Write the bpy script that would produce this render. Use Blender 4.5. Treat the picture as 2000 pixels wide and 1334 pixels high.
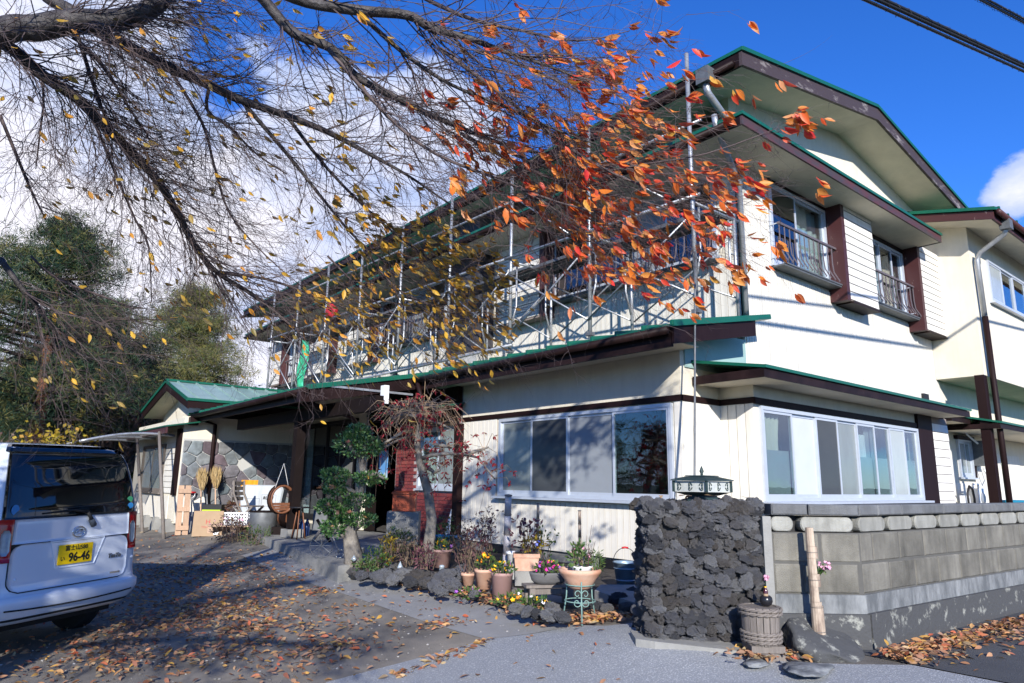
import bpy, math, random
import numpy as np
from mathutils import Vector, Matrix, noise as mnoise
random.seed(7); rng = np.random.default_rng(7)
SC = bpy.context.scene
COL = SC.collection
for _o in list(bpy.data.objects): bpy.data.objects.remove(_o)

# ------------------------------------------------------------------ camera
CAM = Vector((0.0, 0.0, 1.40))
_h, _p, _r = math.radians(39.338), math.radians(11.628), math.radians(0.859)
FWD = Vector((math.sin(_h)*math.cos(_p), math.cos(_h)*math.cos(_p), math.sin(_p)))
_rt = Vector((math.cos(_h), -math.sin(_h), 0)); _up = _rt.cross(FWD)
RT = math.cos(_r)*_rt + math.sin(_r)*_up
UP = -math.sin(_r)*_rt + math.cos(_r)*_up
cam = bpy.data.cameras.new('camera'); cam_o = bpy.data.objects.new('camera', cam); COL.objects.link(cam_o)
cam.sensor_width = 36.0; cam.lens = 1343.1*36/2000; cam.clip_start = 0.05; cam.clip_end = 6000
cam_o.matrix_world = Matrix((( RT.x, UP.x, -FWD.x, CAM.x), (RT.y, UP.y, -FWD.y, CAM.y), (RT.z, UP.z, -FWD.z, CAM.z), (0,0,0,1)))
SC.camera = cam_o

# ------------------------------------------------------------------ sky, sun, exposure
SUN_TRAVEL = Vector((0.74, 1.0, -0.52)).normalized()
world = bpy.data.worlds.new('World'); SC.world = world; world.use_nodes = True
def build_world():
    nt = world.node_tree; N = nt.nodes; L = nt.links
    for n in list(N): N.remove(n)
    out = N.new('ShaderNodeOutputWorld'); bg = N.new('ShaderNodeBackground'); bg.inputs['Strength'].default_value = 0.10
    sky = N.new('ShaderNodeTexSky'); sky.sky_type = 'NISHITA'; sky.sun_disc = False
    sky.sun_elevation = math.radians(22.7); sky.sun_rotation = math.radians(216.5); sky.altitude = 900
    sky.air_density = 1.0; sky.dust_density = 0.25; sky.ozone_density = 2.6
    hs = N.new('ShaderNodeHueSaturation'); hs.inputs['Saturation'].default_value = SKY_SAT; hs.inputs['Value'].default_value = SKY_VAL
    L.new(sky.outputs[0], hs.inputs['Color'])
    tn = N.new('ShaderNodeMix'); tn.data_type = 'RGBA'; tn.blend_type = 'MULTIPLY'; tn.inputs[0].default_value = 1.0; L.new(hs.outputs[0], tn.inputs[6]); tn.inputs[7].default_value = (0.56, 0.82, 1.36, 1)
    tc = N.new('ShaderNodeTexCoord')
    def math_(op, a, b=None, c=None, clamp=False):
        m = N.new('ShaderNodeMath'); m.operation = op; m.use_clamp = clamp
        for i, v in enumerate((a, b, c)):
            if v is None: continue
            if isinstance(v, (int, float)): m.inputs[i].default_value = v
            else: L.new(v, m.inputs[i])
        return m.outputs[0]
    def smooth(v, lo, hi):
        m = N.new('ShaderNodeMapRange'); m.interpolation_type = 'SMOOTHSTEP'
        L.new(v, m.inputs[0]); m.inputs[1].default_value = lo; m.inputs[2].default_value = hi
        return m.outputs[0]
    nz = N.new('ShaderNodeTexNoise'); nz.inputs['Scale'].default_value = 3.2; nz.inputs['Detail'].default_value = 9; nz.inputs['Roughness'].default_value = 0.62
    mp = N.new('ShaderNodeMapping'); mp.inputs['Scale'].default_value = (1, 1, 1.7); L.new(tc.outputs['Generated'], mp.inputs[0]); L.new(mp.outputs[0], nz.inputs['Vector'])
    nz2 = N.new('ShaderNodeTexNoise'); nz2.inputs['Scale'].default_value = 1.3; nz2.inputs['Detail'].default_value = 3; L.new(mp.outputs[0], nz2.inputs['Vector'])
    total = math_('MULTIPLY', math_('SUBTRACT', nz2.outputs[0], 0.47), 1.6)
    for (d, r0, r1, w) in CLOUDS:
        dp = N.new('ShaderNodeVectorMath'); dp.operation = 'DOT_PRODUCT'; L.new(tc.outputs['Generated'], dp.inputs[0]); dp.inputs[1].default_value = d
        total = math_('ADD', total, math_('MULTIPLY', smooth(dp.outputs['Value'], math.cos(math.radians(r1)), math.cos(math.radians(r0))), w))
    dens = math_('ADD', total, math_('MULTIPLY', math_('SUBTRACT', nz.outputs[0], 0.5), 3.3))
    mask = smooth(dens, 0.24, 0.52)
    body = smooth(dens, 0.35, 1.15)
    n3 = N.new('ShaderNodeTexNoise'); n3.inputs['Scale'].default_value = 4.6; n3.inputs['Detail'].default_value = 6; n3.inputs['Roughness'].default_value = 0.6; L.new(mp.outputs[0], n3.inputs['Vector'])
    body = math_('MULTIPLY', body, smooth(n3.outputs[0], 0.30, 0.66))
    cr = N.new('ShaderNodeMix'); cr.data_type = 'RGBA'; L.new(body, cr.inputs[0])
    cr.inputs[6].default_value = CLOUD_THIN; cr.inputs[7].default_value = CLOUD_FULL
    mx = N.new('ShaderNodeMix'); mx.data_type = 'RGBA'; L.new(mask, mx.inputs[0]); L.new(tn.outputs[2], mx.inputs[6]); L.new(cr.outputs[2], mx.inputs[7])
    L.new(mx.outputs[2], bg.inputs['Color']); L.new(bg.outputs[0], out.inputs[0])
def raydir(px, py):
    return (FWD + RT*((px-1000)/1343.1) + UP*((667-py)/1343.1)).normalized()
SKY_SAT, SKY_VAL = 1.25, 1.0
CLOUD_THIN, CLOUD_FULL = (2.7, 3.4, 5.4, 1), (6.0, 5.9, 6.5, 1)
CLOUDS = [(tuple(raydir(250, 420)), 8, 28, 0.95), (tuple(raydir(760, 420)), 3, 15, 0.75), (tuple(raydir(1010, 300)), 1, 8, 0.55), (tuple(raydir(40, 150)), 3, 14, 0.5),
          (tuple(raydir(1925, 318)), 1.6, 5.2, 1.25), (tuple(raydir(2040, 395)), 1.5, 5, 1.0), (tuple(raydir(450, 640)), 3, 14, 0.6),
          (tuple(raydir(1350, 40)), 8, 21, -1.3), (tuple(raydir(1680, 100)), 9, 19, -1.4), (tuple(raydir(600, 30)), 2, 11, -0.9), (tuple(raydir(1900, 90)), 4, 7, -0.9), (tuple(raydir(20, 340)), 1, 6, -.45), (tuple(raydir(400, 190)), 1, 5, -.5), (tuple(raydir(330, 570)), 1, 5, -.4), (tuple(raydir(690, 330)), 1, 4, -.4)]
build_world()
sl = bpy.data.lights.new('sun', 'SUN'); sl.energy = 4.0; sl.angle = math.radians(0.53); sl.color = (1.0, 0.945, 0.87)
sun_o = bpy.data.objects.new('sun', sl); COL.objects.link(sun_o); sun_o.location = (-10, -14, 20)
sun_o.rotation_euler = SUN_TRAVEL.to_track_quat('-Z', 'Y').to_euler()
SC.view_settings.view_transform = 'Standard'; SC.view_settings.look = 'None'; SC.view_settings.gamma = 1.0
SC.view_settings.use_curve_mapping = False; SC.view_settings.exposure = 0.92
SC.render.engine = 'CYCLES'
SC.cycles.max_bounces = 6; SC.cycles.diffuse_bounces = 4; SC.cycles.glossy_bounces = 3; SC.cycles.transparent_max_bounces = 12
SC.cycles.caustics_reflective = False; SC.cycles.caustics_refractive = False

# ------------------------------------------------------------------ helpers
def gz(x):
    """height of the yard: it climbs gently towards the house"""
    return 0.3+0.09*(max(-1.0, min(5.0, x))-5.0)
def P(px, py, X=None, Y=None, Z=None, D=None):
    """the place in the world that a pixel of the photograph shows, given one known coordinate"""
    v = FWD + RT*((px-1000)/1343.1) + UP*((667-py)/1343.1)
    if X is not None: t = (X-CAM.x)/v.x
    elif Y is not None: t = (Y-CAM.y)/v.y
    elif Z is not None: t = (Z-CAM.z)/v.z
    elif D is not None: t = D
    else:
        t = (-0.15-CAM.z)/(v.z-0.09*v.x)
        if (CAM+v*t).x > 5: t = (0.3-CAM.z)/v.z
    return CAM+v*t

class Loc:
    """a local frame: a along u, b up, c out along n"""
    def __init__(s, o, u, n, z=(0,0,1)):
        s.o = Vector(o); s.u = Vector(u).normalized(); s.n = Vector(n).normalized(); s.z = Vector(z)
    def __call__(s, a, b, c=0.0):
        return s.o + s.u*a + s.z*b + s.n*c
class MB:
    def __init__(s): s.v = []; s.f = []; s.t = []
    def quad(s, a, b, c, d, t=0.0):
        i = len(s.v); s.v += [tuple(a), tuple(b), tuple(c), tuple(d)]; s.f.append((i, i+1, i+2, i+3))
    def poly(s, pts):
        i = len(s.v); s.v += [tuple(p) for p in pts]; s.f.append(tuple(range(i, i+len(pts))))
    def hexa(s, p):
        i = len(s.v); s.v += [tuple(q) for q in p]
        for f in ((0,3,2,1), (4,5,6,7), (0,1,5,4), (1,2,6,5), (2,3,7,6), (3,0,4,7)): s.f.append(tuple(i+k for k in f))
        return s
    def box(s, x0, x1, y0, y1, z0, z1):
        return s.hexa([(x0,y0,z0), (x1,y0,z0), (x1,y1,z0), (x0,y1,z0), (x0,y0,z1), (x1,y0,z1), (x1,y1,z1), (x0,y1,z1)])
    def lbox(s, L, a0, a1, b0, b1, c0, c1):
        return s.hexa([L(a0,b0,c0), L(a1,b0,c0), L(a1,b0,c1), L(a0,b0,c1), L(a0,b1,c0), L(a1,b1,c0), L(a1,b1,c1), L(a0,b1,c1)])
    def bar(s, p, q, w, h=None, up=(0,0,1)):
        p = Vector(p); q = Vector(q); d = (q-p).normalized(); h = w if h is None else h
        up = Vector(up)
        if abs(d.dot(up)) > 0.98: up = Vector((1,0,0))
        sd = d.cross(up).normalized()*w/2; u2 = sd.normalized().cross(d)*h/2
        return s.hexa([p-sd-u2, p+sd-u2, p+sd+u2, p-sd+u2, q-sd-u2, q+sd-u2, q+sd+u2, q-sd+u2])
    def prism(s, pts, off):
        n = len(pts); i = len(s.v); off = Vector(off)
        s.v += [tuple(p) for p in pts] + [tuple(Vector(p)+off) for p in pts]
        s.f.append(tuple(range(i+n-1, i-1, -1))); s.f.append(tuple(range(i+n, i+2*n)))
        for k in range(n): s.f.append((i+k, i+(k+1) % n, i+n+(k+1) % n, i+n+k))
        return s
    def tube(s, pts, r, n=6, cap=True):
        pts = [Vector(p) for p in pts]; m = len(pts)
        rr = r if hasattr(r, '__len__') else [r]*m
        i = len(s.v); ref = None
        for k, p in enumerate(pts):
            d = (pts[min(k+1, m-1)]-pts[max(k-1, 0)])
            d = d.normalized() if d.length > 1e-9 else Vector((0,0,1))
            if ref is None: ref = d.orthogonal().normalized()
            ref = (ref-d*ref.dot(d))
            ref = ref.normalized() if ref.length > 1e-6 else d.orthogonal().normalized()
            b = d.cross(ref)
            for j in range(n):
                a = 2*math.pi*j/n
                s.v.append(tuple(p+(ref*math.cos(a)+b*math.sin(a))*rr[k]))
        for k in range(m-1):
            for j in range(n):
                a = i+k*n+j; b2 = i+k*n+(j+1) % n
                s.f.append((a, b2, b2+n, a+n))
        if cap and n > 2:
            s.f.append(tuple(i+j for j in range(n-1, -1, -1))); s.f.append(tuple(i+(m-1)*n+j for j in range(n)))
        return s
    def lathe(s, prof, c=(0,0,0), n=20, ax=None, closed=False):
        c = Vector(c); i = len(s.v); m = len(prof)
        if ax is None: e1, e2, e3 = Vector((1,0,0)), Vector((0,1,0)), Vector((0,0,1))
        else:
            e3 = Vector(ax).normalized(); e1 = e3.orthogonal().normalized(); e2 = e3.cross(e1)
        for (r, z) in prof:
            for j in range(n):
                a = 2*math.pi*j/n
                s.v.append(tuple(c+e1*(r*math.cos(a))+e2*(r*math.sin(a))+e3*z))
        for k in range(m-1):
            for j in range(n):
                a = i+k*n+j; b = i+k*n+(j+1) % n
                s.f.append((a, b, b+n, a+n))
        s.f.append(tuple(i+j for j in range(n-1, -1, -1))); s.f.append(tuple(i+(m-1)*n+j for j in range(n)))
        return s
    def blob(s, c, r, sub=1, jit=0.0, sc=(1,1,1), seed=0.0):
        vs, fs = ICO[sub]; i = len(s.v); c = Vector(c)
        for v in vs:
            k = 1.0 + (jit*mnoise.noise(v*1.7+Vector((seed, seed*1.3, -seed))) if jit else 0)
            s.v.append((c.x+v.x*r*k*sc[0], c.y+v.y*r*k*sc[1], c.z+v.z*r*k*sc[2]))
        s.f += [tuple(i+k for k in f) for f in fs]
        return s
    def mesh(s, name, mat=None, smooth=False, tint=None):
        me = bpy.data.meshes.new(name); me.from_pydata(s.v, [], s.f)
        if mat: me.materials.append(mat)
        if smooth: me.polygons.foreach_set('use_smooth', [True]*len(me.polygons))
        if tint is not None:
            at = me.attributes.new('tint', 'FLOAT', 'FACE'); at.data.foreach_set('value', tint)
        return me
    def build(s, name, mat, parent=None, smooth=False, tint=None, kind=None):
        return link(name, s.mesh(name, mat, smooth, tint), parent, kind)
def link(name, me, parent=None, kind=None):
    o = bpy.data.objects.new(name, me); COL.objects.link(o)
    if parent is not None: adopt(o, parent)
    if kind: o['kind'] = kind
    return o
WM = {}
def adopt(o, parent):
    o.parent = parent
    w = Matrix.Translation(parent.location) if parent.name not in WM else WM[parent.name]
    if parent.type == 'EMPTY': o.matrix_parent_inverse = w.inverted()
def tag(o, label, cat, group=None, kind=None):
    o['label'] = label; o['category'] = cat
    if group: o['group'] = group
    if kind: o['kind'] = kind
    return o
def thing(name, label, cat, loc=(0,0,0), group=None):
    o = bpy.data.objects.new(name, None); COL.objects.link(o); o.empty_display_size = 0.1
    o.location = loc
    return tag(o, label, cat, group)
KIDS = {}
def copy_tree(o, dloc=(0,0,0), label=None, rotz=None):
    c = o.copy(); COL.objects.link(c)
    if o.parent is None:
        c.location = Vector(o.location)+Vector(dloc)
        if rotz is not None: c.rotation_euler.z = rotz
        if label: c['label'] = label
    for ch in [k for k in bpy.data.objects if k.parent == o]:
        d = copy_tree(ch); d.parent = c
    return c
# icospheres
def _ico(sub):
    t = (1+5**.5)/2
    v = [Vector(p).normalized() for p in ((-1,t,0),(1,t,0),(-1,-t,0),(1,-t,0),(0,-1,t),(0,1,t),(0,-1,-t),(0,1,-t),(t,0,-1),(t,0,1),(-t,0,-1),(-t,0,1))]
    f = [(0,11,5),(0,5,1),(0,1,7),(0,7,10),(0,10,11),(1,5,9),(5,11,4),(11,10,2),(10,7,6),(7,1,8),(3,9,4),(3,4,2),(3,2,6),(3,6,8),(3,8,9),(4,9,5),(2,4,11),(6,2,10),(8,6,7),(9,8,1)]
    for _ in range(sub):
        cache = {}; nf = []
        def mid(a, b):
            k = (min(a,b), max(a,b))
            if k not in cache: v.append(((v[a]+v[b])/2).normalized()); cache[k] = len(v)-1
            return cache[k]
        for a, b, c in f:
            x, y, z = mid(a,b), mid(b,c), mid(c,a); nf += [(a,x,z),(b,y,x),(c,z,y),(x,y,z)]
        f = nf
    return v, f
ICO = [_ico(i) for i in range(4)]

# ------------------------------------------------------------------ materials
def newmat(name):
    m = bpy.data.materials.new(name); m.use_nodes = True
    return m, m.node_tree.nodes, m.node_tree.links, m.node_tree.nodes['Principled BSDF']
def coord(N):
    g = N.new('ShaderNodeTexCoord'); return g.outputs['Object']
def mat(name, col, rough=0.6, var=0.0, scale=6.0, col2=None, bump=0.0, bscale=40.0, metal=0.0, spec=0.4, stretch=(1,1,1), rand=0.0, sharp=None, detail=5, streak=0.0):
    """principled colour with noise mottling towards col2, fine relief and a per-object shift"""
    m, N, L, B = newmat(name)
    B.inputs['Roughness'].default_value = rough; B.inputs['Metallic'].default_value = metal; B.inputs['Specular IOR Level'].default_value = spec
    c = tuple(col)+(1,)
    src = None
    if var > 0 or col2 is not None:
        mp = N.new('ShaderNodeMapping'); L.new(coord(N), mp.inputs[0]); mp.inputs['Scale'].default_value = stretch
        nz = N.new('ShaderNodeTexNoise'); nz.inputs['Scale'].default_value = scale; nz.inputs['Detail'].default_value = detail; nz.inputs['Roughness'].default_value = 0.65
        L.new(mp.outputs[0], nz.inputs['Vector'])
        mr = N.new('ShaderNodeMapRange'); lo, hi = sharp if sharp else (0.3, 0.7)
        mr.inputs[1].default_value = lo; mr.inputs[2].default_value = hi; L.new(nz.outputs[0], mr.inputs[0])
        mx = N.new('ShaderNodeMix'); mx.data_type = 'RGBA'; L.new(mr.outputs[0], mx.inputs[0]); mx.inputs[6].default_value = c
        c2 = tuple(col2)+(1,) if col2 is not None else tuple(x*(1-var) for x in col)+(1,)
        mx.inputs[7].default_value = c2
        src = mx.outputs[2]
    if rand > 0:
        oi = N.new('ShaderNodeObjectInfo'); mr2 = N.new('ShaderNodeMapRange'); L.new(oi.outputs['Random'], mr2.inputs[0])
        mr2.inputs[3].default_value = 1-rand; mr2.inputs[4].default_value = 1+rand
        vm = N.new('ShaderNodeVectorMath'); vm.operation = 'SCALE'
        if src is None: vm.inputs[0].default_value = c[:3]
        else: L.new(src, vm.inputs[0])
        L.new(mr2.outputs[0], vm.inputs['Scale']); src = vm.outputs[0]
    if streak > 0:   # rain streaks and grime running down
        mp3 = N.new('ShaderNodeMapping'); L.new(coord(N), mp3.inputs[0]); mp3.inputs['Scale'].default_value = (1, 1, .09)
        n3 = N.new('ShaderNodeTexNoise'); n3.inputs['Scale'].default_value = 9; n3.inputs['Detail'].default_value = 7; n3.inputs['Roughness'].default_value = .7; L.new(mp3.outputs[0], n3.inputs['Vector'])
        mr3 = N.new('ShaderNodeMapRange'); mr3.inputs[1].default_value = .42; mr3.inputs[2].default_value = .72; mr3.inputs[3].default_value = 1; mr3.inputs[4].default_value = 1-streak; L.new(n3.outputs[0], mr3.inputs[0])
        vm3 = N.new('ShaderNodeVectorMath'); vm3.operation = 'MULTIPLY'
        if src is None: vm3.inputs[0].default_value = c[:3]
        else: L.new(src, vm3.inputs[0])
        cb3 = N.new('ShaderNodeCombineXYZ'); L.new(mr3.outputs[0], cb3.inputs[0]); L.new(mr3.outputs[0], cb3.inputs[1]); L.new(mr3.outputs[0], cb3.inputs[2]); L.new(cb3.outputs[0], vm3.inputs[1]); src = vm3.outputs[0]
    if src is None: B.inputs['Base Color'].default_value = c
    else: L.new(src, B.inputs['Base Color'])
    if bump > 0:
        n2 = N.new('ShaderNodeTexNoise'); n2.inputs['Scale'].default_value = bscale; n2.inputs['Detail'].default_value = 4
        mp2 = N.new('ShaderNodeMapping'); L.new(coord(N), mp2.inputs[0]); mp2.inputs['Scale'].default_value = stretch; L.new(mp2.outputs[0], n2.inputs['Vector'])
        bp = N.new('ShaderNodeBump'); bp.inputs['Strength'].default_value = bump; bp.inputs['Distance'].default_value = 0.02
        L.new(n2.outputs[0], bp.inputs['Height']); L.new(bp.outputs[0], B.inputs['Normal'])
    return m
def rampmat(name, cols, src='random', rough=0.6, spec=0.3, transl=0.0, bump=0.0, bscale=30, vary=0.0):
    """colour picked from a ramp by object random, by the face attribute tint, or both"""
    m, N, L, B = newmat(name)
    cr = N.new('ShaderNodeValToRGB'); e = cr.color_ramp.elements
    while len(e) < len(cols): e.new(0.5)
    for i, c in enumerate(cols): e[i].position = i/(len(cols)-1) if len(cols) > 1 else 0; e[i].color = tuple(c)+(1,)
    if src == 'random':
        oi = N.new('ShaderNodeObjectInfo'); L.new(oi.outputs['Random'], cr.inputs[0])
    else:
        at = N.new('ShaderNodeAttribute'); at.attribute_name = 'tint'; L.new(at.outputs['Fac'], cr.inputs[0])
    csrc = cr.outputs[0]
    if vary > 0:
        nz = N.new('ShaderNodeTexNoise'); nz.inputs['Scale'].default_value = bscale*0.6; L.new(coord(N), nz.inputs['Vector'])
        mr = N.new('ShaderNodeMapRange'); mr.inputs[1].default_value = .3; mr.inputs[2].default_value = .7; mr.inputs[3].default_value = 1-vary; mr.inputs[4].default_value = 1+vary; L.new(nz.outputs[0], mr.inputs[0])
        vm = N.new('ShaderNodeVectorMath'); vm.operation = 'SCALE'; L.new(csrc, vm.inputs[0]); L.new(mr.outputs[0], vm.inputs['Scale']); csrc = vm.outputs[0]
    L.new(csrc, B.inputs['Base Color']); B.inputs['Roughness'].default_value = rough; B.inputs['Specular IOR Level'].default_value = spec
    if bump > 0:
        n2 = N.new('ShaderNodeTexNoise'); n2.inputs['Scale'].default_value = bscale; n2.inputs['Detail'].default_value = 5; L.new(coord(N), n2.inputs['Vector'])
        bp = N.new('ShaderNodeBump'); bp.inputs['Strength'].default_value = bump; bp.inputs['Distance'].default_value = 0.02 if bump < .9 else 0.05
        L.new(n2.outputs[0], bp.inputs['Height']); L.new(bp.outputs[0], B.inputs['Normal'])
    if transl > 0:
        tr = N.new('ShaderNodeBsdfTranslucent'); L.new(csrc, tr.inputs[0]); ms = N.new('ShaderNodeMixShader'); ms.inputs[0].default_value = transl
        L.new(B.outputs[0], ms.inputs[1]); L.new(tr.outputs[0], ms.inputs[2]); L.new(ms.outputs[0], N['Material Output'].inputs[0])
    return m
def glassmat(name, tint=(0.75, 0.82, 0.82), refl=0.09, rough=0.0):
    m, N, L, B = newmat(name); N.remove(B)
    tr = N.new('ShaderNodeBsdfTransparent'); tr.inputs[0].default_value = tint+(1,)
    gl = N.new('ShaderNodeBsdfGlossy'); gl.inputs['Roughness'].default_value = rough; gl.inputs[0].default_value = (0.95, 0.97, 1, 1)
    lw = N.new('ShaderNodeLayerWeight'); lw.inputs[0].default_value = 0.5
    pw = N.new('ShaderNodeMath'); pw.operation = 'POWER'; L.new(lw.outputs['Facing'], pw.inputs[0]); pw.inputs[1].default_value = 3.5
    mr = N.new('ShaderNodeMapRange'); L.new(pw.outputs[0], mr.inputs[0]); mr.inputs[3].default_value = refl; mr.inputs[4].default_value = 1.0
    # old float glass is never quite flat
    nz = N.new('ShaderNodeTexNoise'); nz.inputs['Scale'].default_value = 2.0; L.new(coord(N), nz.inputs['Vector'])
    bp = N.new('ShaderNodeBump'); bp.inputs['Strength'].default_value = 0.06; bp.inputs['Distance'].default_value = 0.02; L.new(nz.outputs[0], bp.inputs['Height']); L.new(bp.outputs[0], gl.inputs['Normal'])
    ms = N.new('ShaderNodeMixShader'); L.new(mr.outputs[0], ms.inputs[0]); L.new(tr.outputs[0], ms.inputs[1]); L.new(gl.outputs[0], ms.inputs[2])
    L.new(ms.outputs[0], N['Material Output'].inputs[0])
    return m
M = {}
M['stucco'] = mat('cream_stucco', (0.71, 0.66, 0.54), 0.85, 0.10, 2.5, bump=0.35, bscale=110, spec=0.2, streak=.08)
M['soffit'] = mat('cream_soffit', (0.74, 0.68, 0.545), 0.85, 0.22, 1.6, bump=0.12, bscale=60, spec=0.2)
M['board'] = mat('cream_board', (0.72, 0.695, 0.62), 0.55, 0.08, 3, stretch=(1,1,.3), rand=0.04, spec=0.35, streak=.22)
M['groove'] = mat('board_joint', (0.23, 0.19, 0.165), 0.8)
M['white_board'] = mat('white_siding', (0.74, 0.72, 0.66), 0.5, 0.06, 4, stretch=(.4,.4,1), rand=0.03, streak=.18)
M['brown'] = mat('brown_paint', (0.017, 0.0075, 0.0075), 0.55, 0.3, 5, spec=0.15, bump=0.08, bscale=30, stretch=(1,1,.15))
M['fascia'] = mat('dark_fascia', (0.012, 0.0065, 0.0065), 0.5, 0, 3.5, col2=(0.026, 0.014, 0.0135), bump=0.12, bscale=22, sharp=(.42,.75), spec=0.12)
M['barge'] = mat('worn_barge_board', (0.05, 0.035, 0.035), 0.6, 0, 9, col2=(0.33, 0.30, 0.28), bump=0.2, bscale=30, sharp=(.56,.74), stretch=(.35,1,1), detail=8)
M['maroon'] = mat('maroon_paint', (0.055, 0.018, 0.019), 0.5, 0, 10, col2=(0.42, 0.33, 0.29), sharp=(.62,.72), stretch=(1,1,.5), detail=8)
M['green'] = mat('green_sheet_roof', (0.007, 0.085, 0.052), 0.38, 0.25, 2.5, bump=0.04, bscale=8, spec=0.5)
M['green_edge'] = mat('green_roof_edge', (0.006, 0.10, 0.062), 0.4, 0.15, 4)
M['green_old'] = mat('pale_green_sheet', (0.24, 0.36, 0.33), 0.4, 0.35, 2.0, spec=0.5)
M['teal'] = mat('pale_teal', (0.30, 0.44, 0.42), 0.55, 0.2, 2.5)
M['rail'] = mat('shaded_railing_paint', (0.15, 0.125, 0.135), 0.45, 0.25, 12, metal=0.2)  # railing colour darkened to stand in for its shade
M['alu'] = mat('aluminium_frame', (0.56, 0.61, 0.68), 0.35, 0.08, 8, metal=0.35, spec=0.5)
M['steel'] = mat('galvanised_pipe', (0.46, 0.48, 0.50), 0.42, 0.35, 9, metal=0.6, stretch=(1,1,.4))
M['steel_dark'] = mat('galvanised_deck', (0.15, 0.162, 0.172), 0.55, 0.4, 9, metal=0.3)
M['black'] = mat('black_iron', (0.012, 0.012, 0.014), 0.45)
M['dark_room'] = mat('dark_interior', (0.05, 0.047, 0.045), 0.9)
M['curtain'] = mat('cream_curtain', (0.62, 0.58, 0.48), 0.9, 0.15, 8, stretch=(1,1,.1))
M['white_curtain'] = mat('lace_curtain', (0.72, 0.74, 0.74), 0.9, 0.12, 14, stretch=(1,1,.1))
M['glass'] = glassmat('window_glass')
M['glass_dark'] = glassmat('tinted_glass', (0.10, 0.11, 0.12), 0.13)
M['frost'] = mat('frosted_glass', (0.24, 0.275, 0.27), 0.16, 0.35, 1.2, bump=0.12, bscale=160, spec=0.6, stretch=(1,1,.35))
M['frost_light'] = mat('pale_frosted_glass', (0.42, 0.46, 0.45), 0.2, 0.25, 1.6, bump=0.10, bscale=150, spec=0.55, stretch=(1,1,.4))
M['screen'] = mat('insect_screen', (0.055, 0.062, 0.068), 0.6, 0.15, 3)
M['screen_grey'] = mat('grey_insect_screen', (0.25, 0.275, 0.30), 0.65, 0.1, 3)
M['screen_white'] = mat('white_insect_screen', (0.50, 0.54, 0.58), 0.6, 0.08, 3)
for k_, r_ in (('frost', .5), ('frost_light', .5), ('screen', .25), ('screen_grey', .3), ('screen_white', .3)):
    B_ = M[k_].node_tree.nodes['Principled BSDF']; B_.inputs['Coat Weight'].default_value = r_; B_.inputs['Coat Roughness'].default_value = .04
M['concrete'] = mat('grey_concrete', (0.27, 0.27, 0.255), 0.85, 0.3, 4, bump=0.25, bscale=45)
M['concrete_dark'] = mat('stained_concrete', (0.06, 0.062, 0.064), 0.85, 0, 11, col2=(0.26, 0.265, 0.235), bump=0.35, bscale=35, sharp=(.565,.66), detail=9)
M['ledge'] = mat('streaked_concrete', (0.10, 0.108, 0.113), 0.85, 0, 9, col2=(0.25, 0.262, 0.265), bump=0.25, bscale=45, sharp=(.4,.7), stretch=(1,1,.35), detail=8)
M['block'] = mat('concrete_block', (0.235, 0.225, 0.19), 0.9, 0.55, 3.2, bump=0.5, bscale=150, rand=0.14, detail=8, streak=.4)
M['cap'] = mat('cap_block', (0.17, 0.178, 0.185), 0.9, 0.35, 7, bump=0.5, bscale=130, rand=0.12, detail=8, streak=.3)
M['pillow'] = mat('rounded_block', (0.34, 0.34, 0.305), 0.9, 0.35, 8, bump=0.45, bscale=140, rand=0.10, detail=8, streak=.35)
M['mortar'] = mat('mortar', (0.10, 0.098, 0.09), 0.95, 0.2, 10)
M['mortar_dark'] = mat('dark_mortar', (0.035, 0.035, 0.036), 0.95, 0.3, 12, bump=0.4, bscale=60)
M['lava'] = rampmat('lava_rock', [(0.10,0.104,0.118), (0.23,0.236,0.26), (0.35,0.357,0.375), (0.155,0.143,0.135), (0.265,0.275,0.31)], rough=0.95, spec=0.15, bump=1.0, bscale=85, vary=0.6)
M['field_stone'] = rampmat('field_stone', [(0.10,0.13,0.145), (0.12,0.085,0.10), (0.16,0.19,0.20), (0.085,0.065,0.075), (0.20,0.225,0.225), (0.11,0.09,0.11)], rough=0.75, bump=0.35, bscale=14, vary=0.28)
M['stone_joint'] = mat('pale_joint', (0.42, 0.42, 0.40), 0.9)
M['slate'] = mat('dark_slate', (0.04, 0.042, 0.05), 0.6, 0.3, 6, bump=0.2, bscale=12, rand=0.3)
M['brick'] = rampmat('red_brick', [(0.16,0.030,0.032), (0.21,0.045,0.042), (0.13,0.028,0.034), (0.24,0.06,0.052)], rough=0.7, bump=0.3, bscale=70, vary=0.25)
M['brick_joint'] = mat('brick_joint', (0.36, 0.32, 0.32), 0.9, 0.2, 20)
M['asphalt'] = mat('brown_asphalt', (0.11, 0.102, 0.09), 0.9, 0, 1.0, col2=(0.27, 0.242, 0.20), bump=0.5, bscale=150, sharp=(.36,.66), detail=10)
M['path'] = mat('smooth_asphalt', (0.29, 0.288, 0.28), 0.85, 0, 1.6, col2=(0.21, 0.21, 0.205), bump=0.35, bscale=170, detail=10)
M['soil'] = mat('garden_soil', (0.06, 0.05, 0.042), 0.95, 0.5, 6, bump=0.7, bscale=30)
M['wood_grey'] = mat('weathered_wood', (0.20, 0.175, 0.155), 0.8, 0.35, 7, bump=0.25, bscale=25, stretch=(6,6,.8), rand=0.12)
M['wood_pale'] = mat('pale_pine_wood', (0.55, 0.37, 0.25), 0.7, 0.25, 8, stretch=(5,5,.8), rand=0.1)
M['wood_dark'] = mat('dark_stained_wood', (0.012, 0.008, 0.0075), 0.7, 0.3, 6, spec=0.1, bump=0.1, bscale=20)
M['wood_brown'] = mat('brown_wood', (0.19, 0.075, 0.035), 0.5, 0.3, 8, stretch=(4,4,1))
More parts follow.
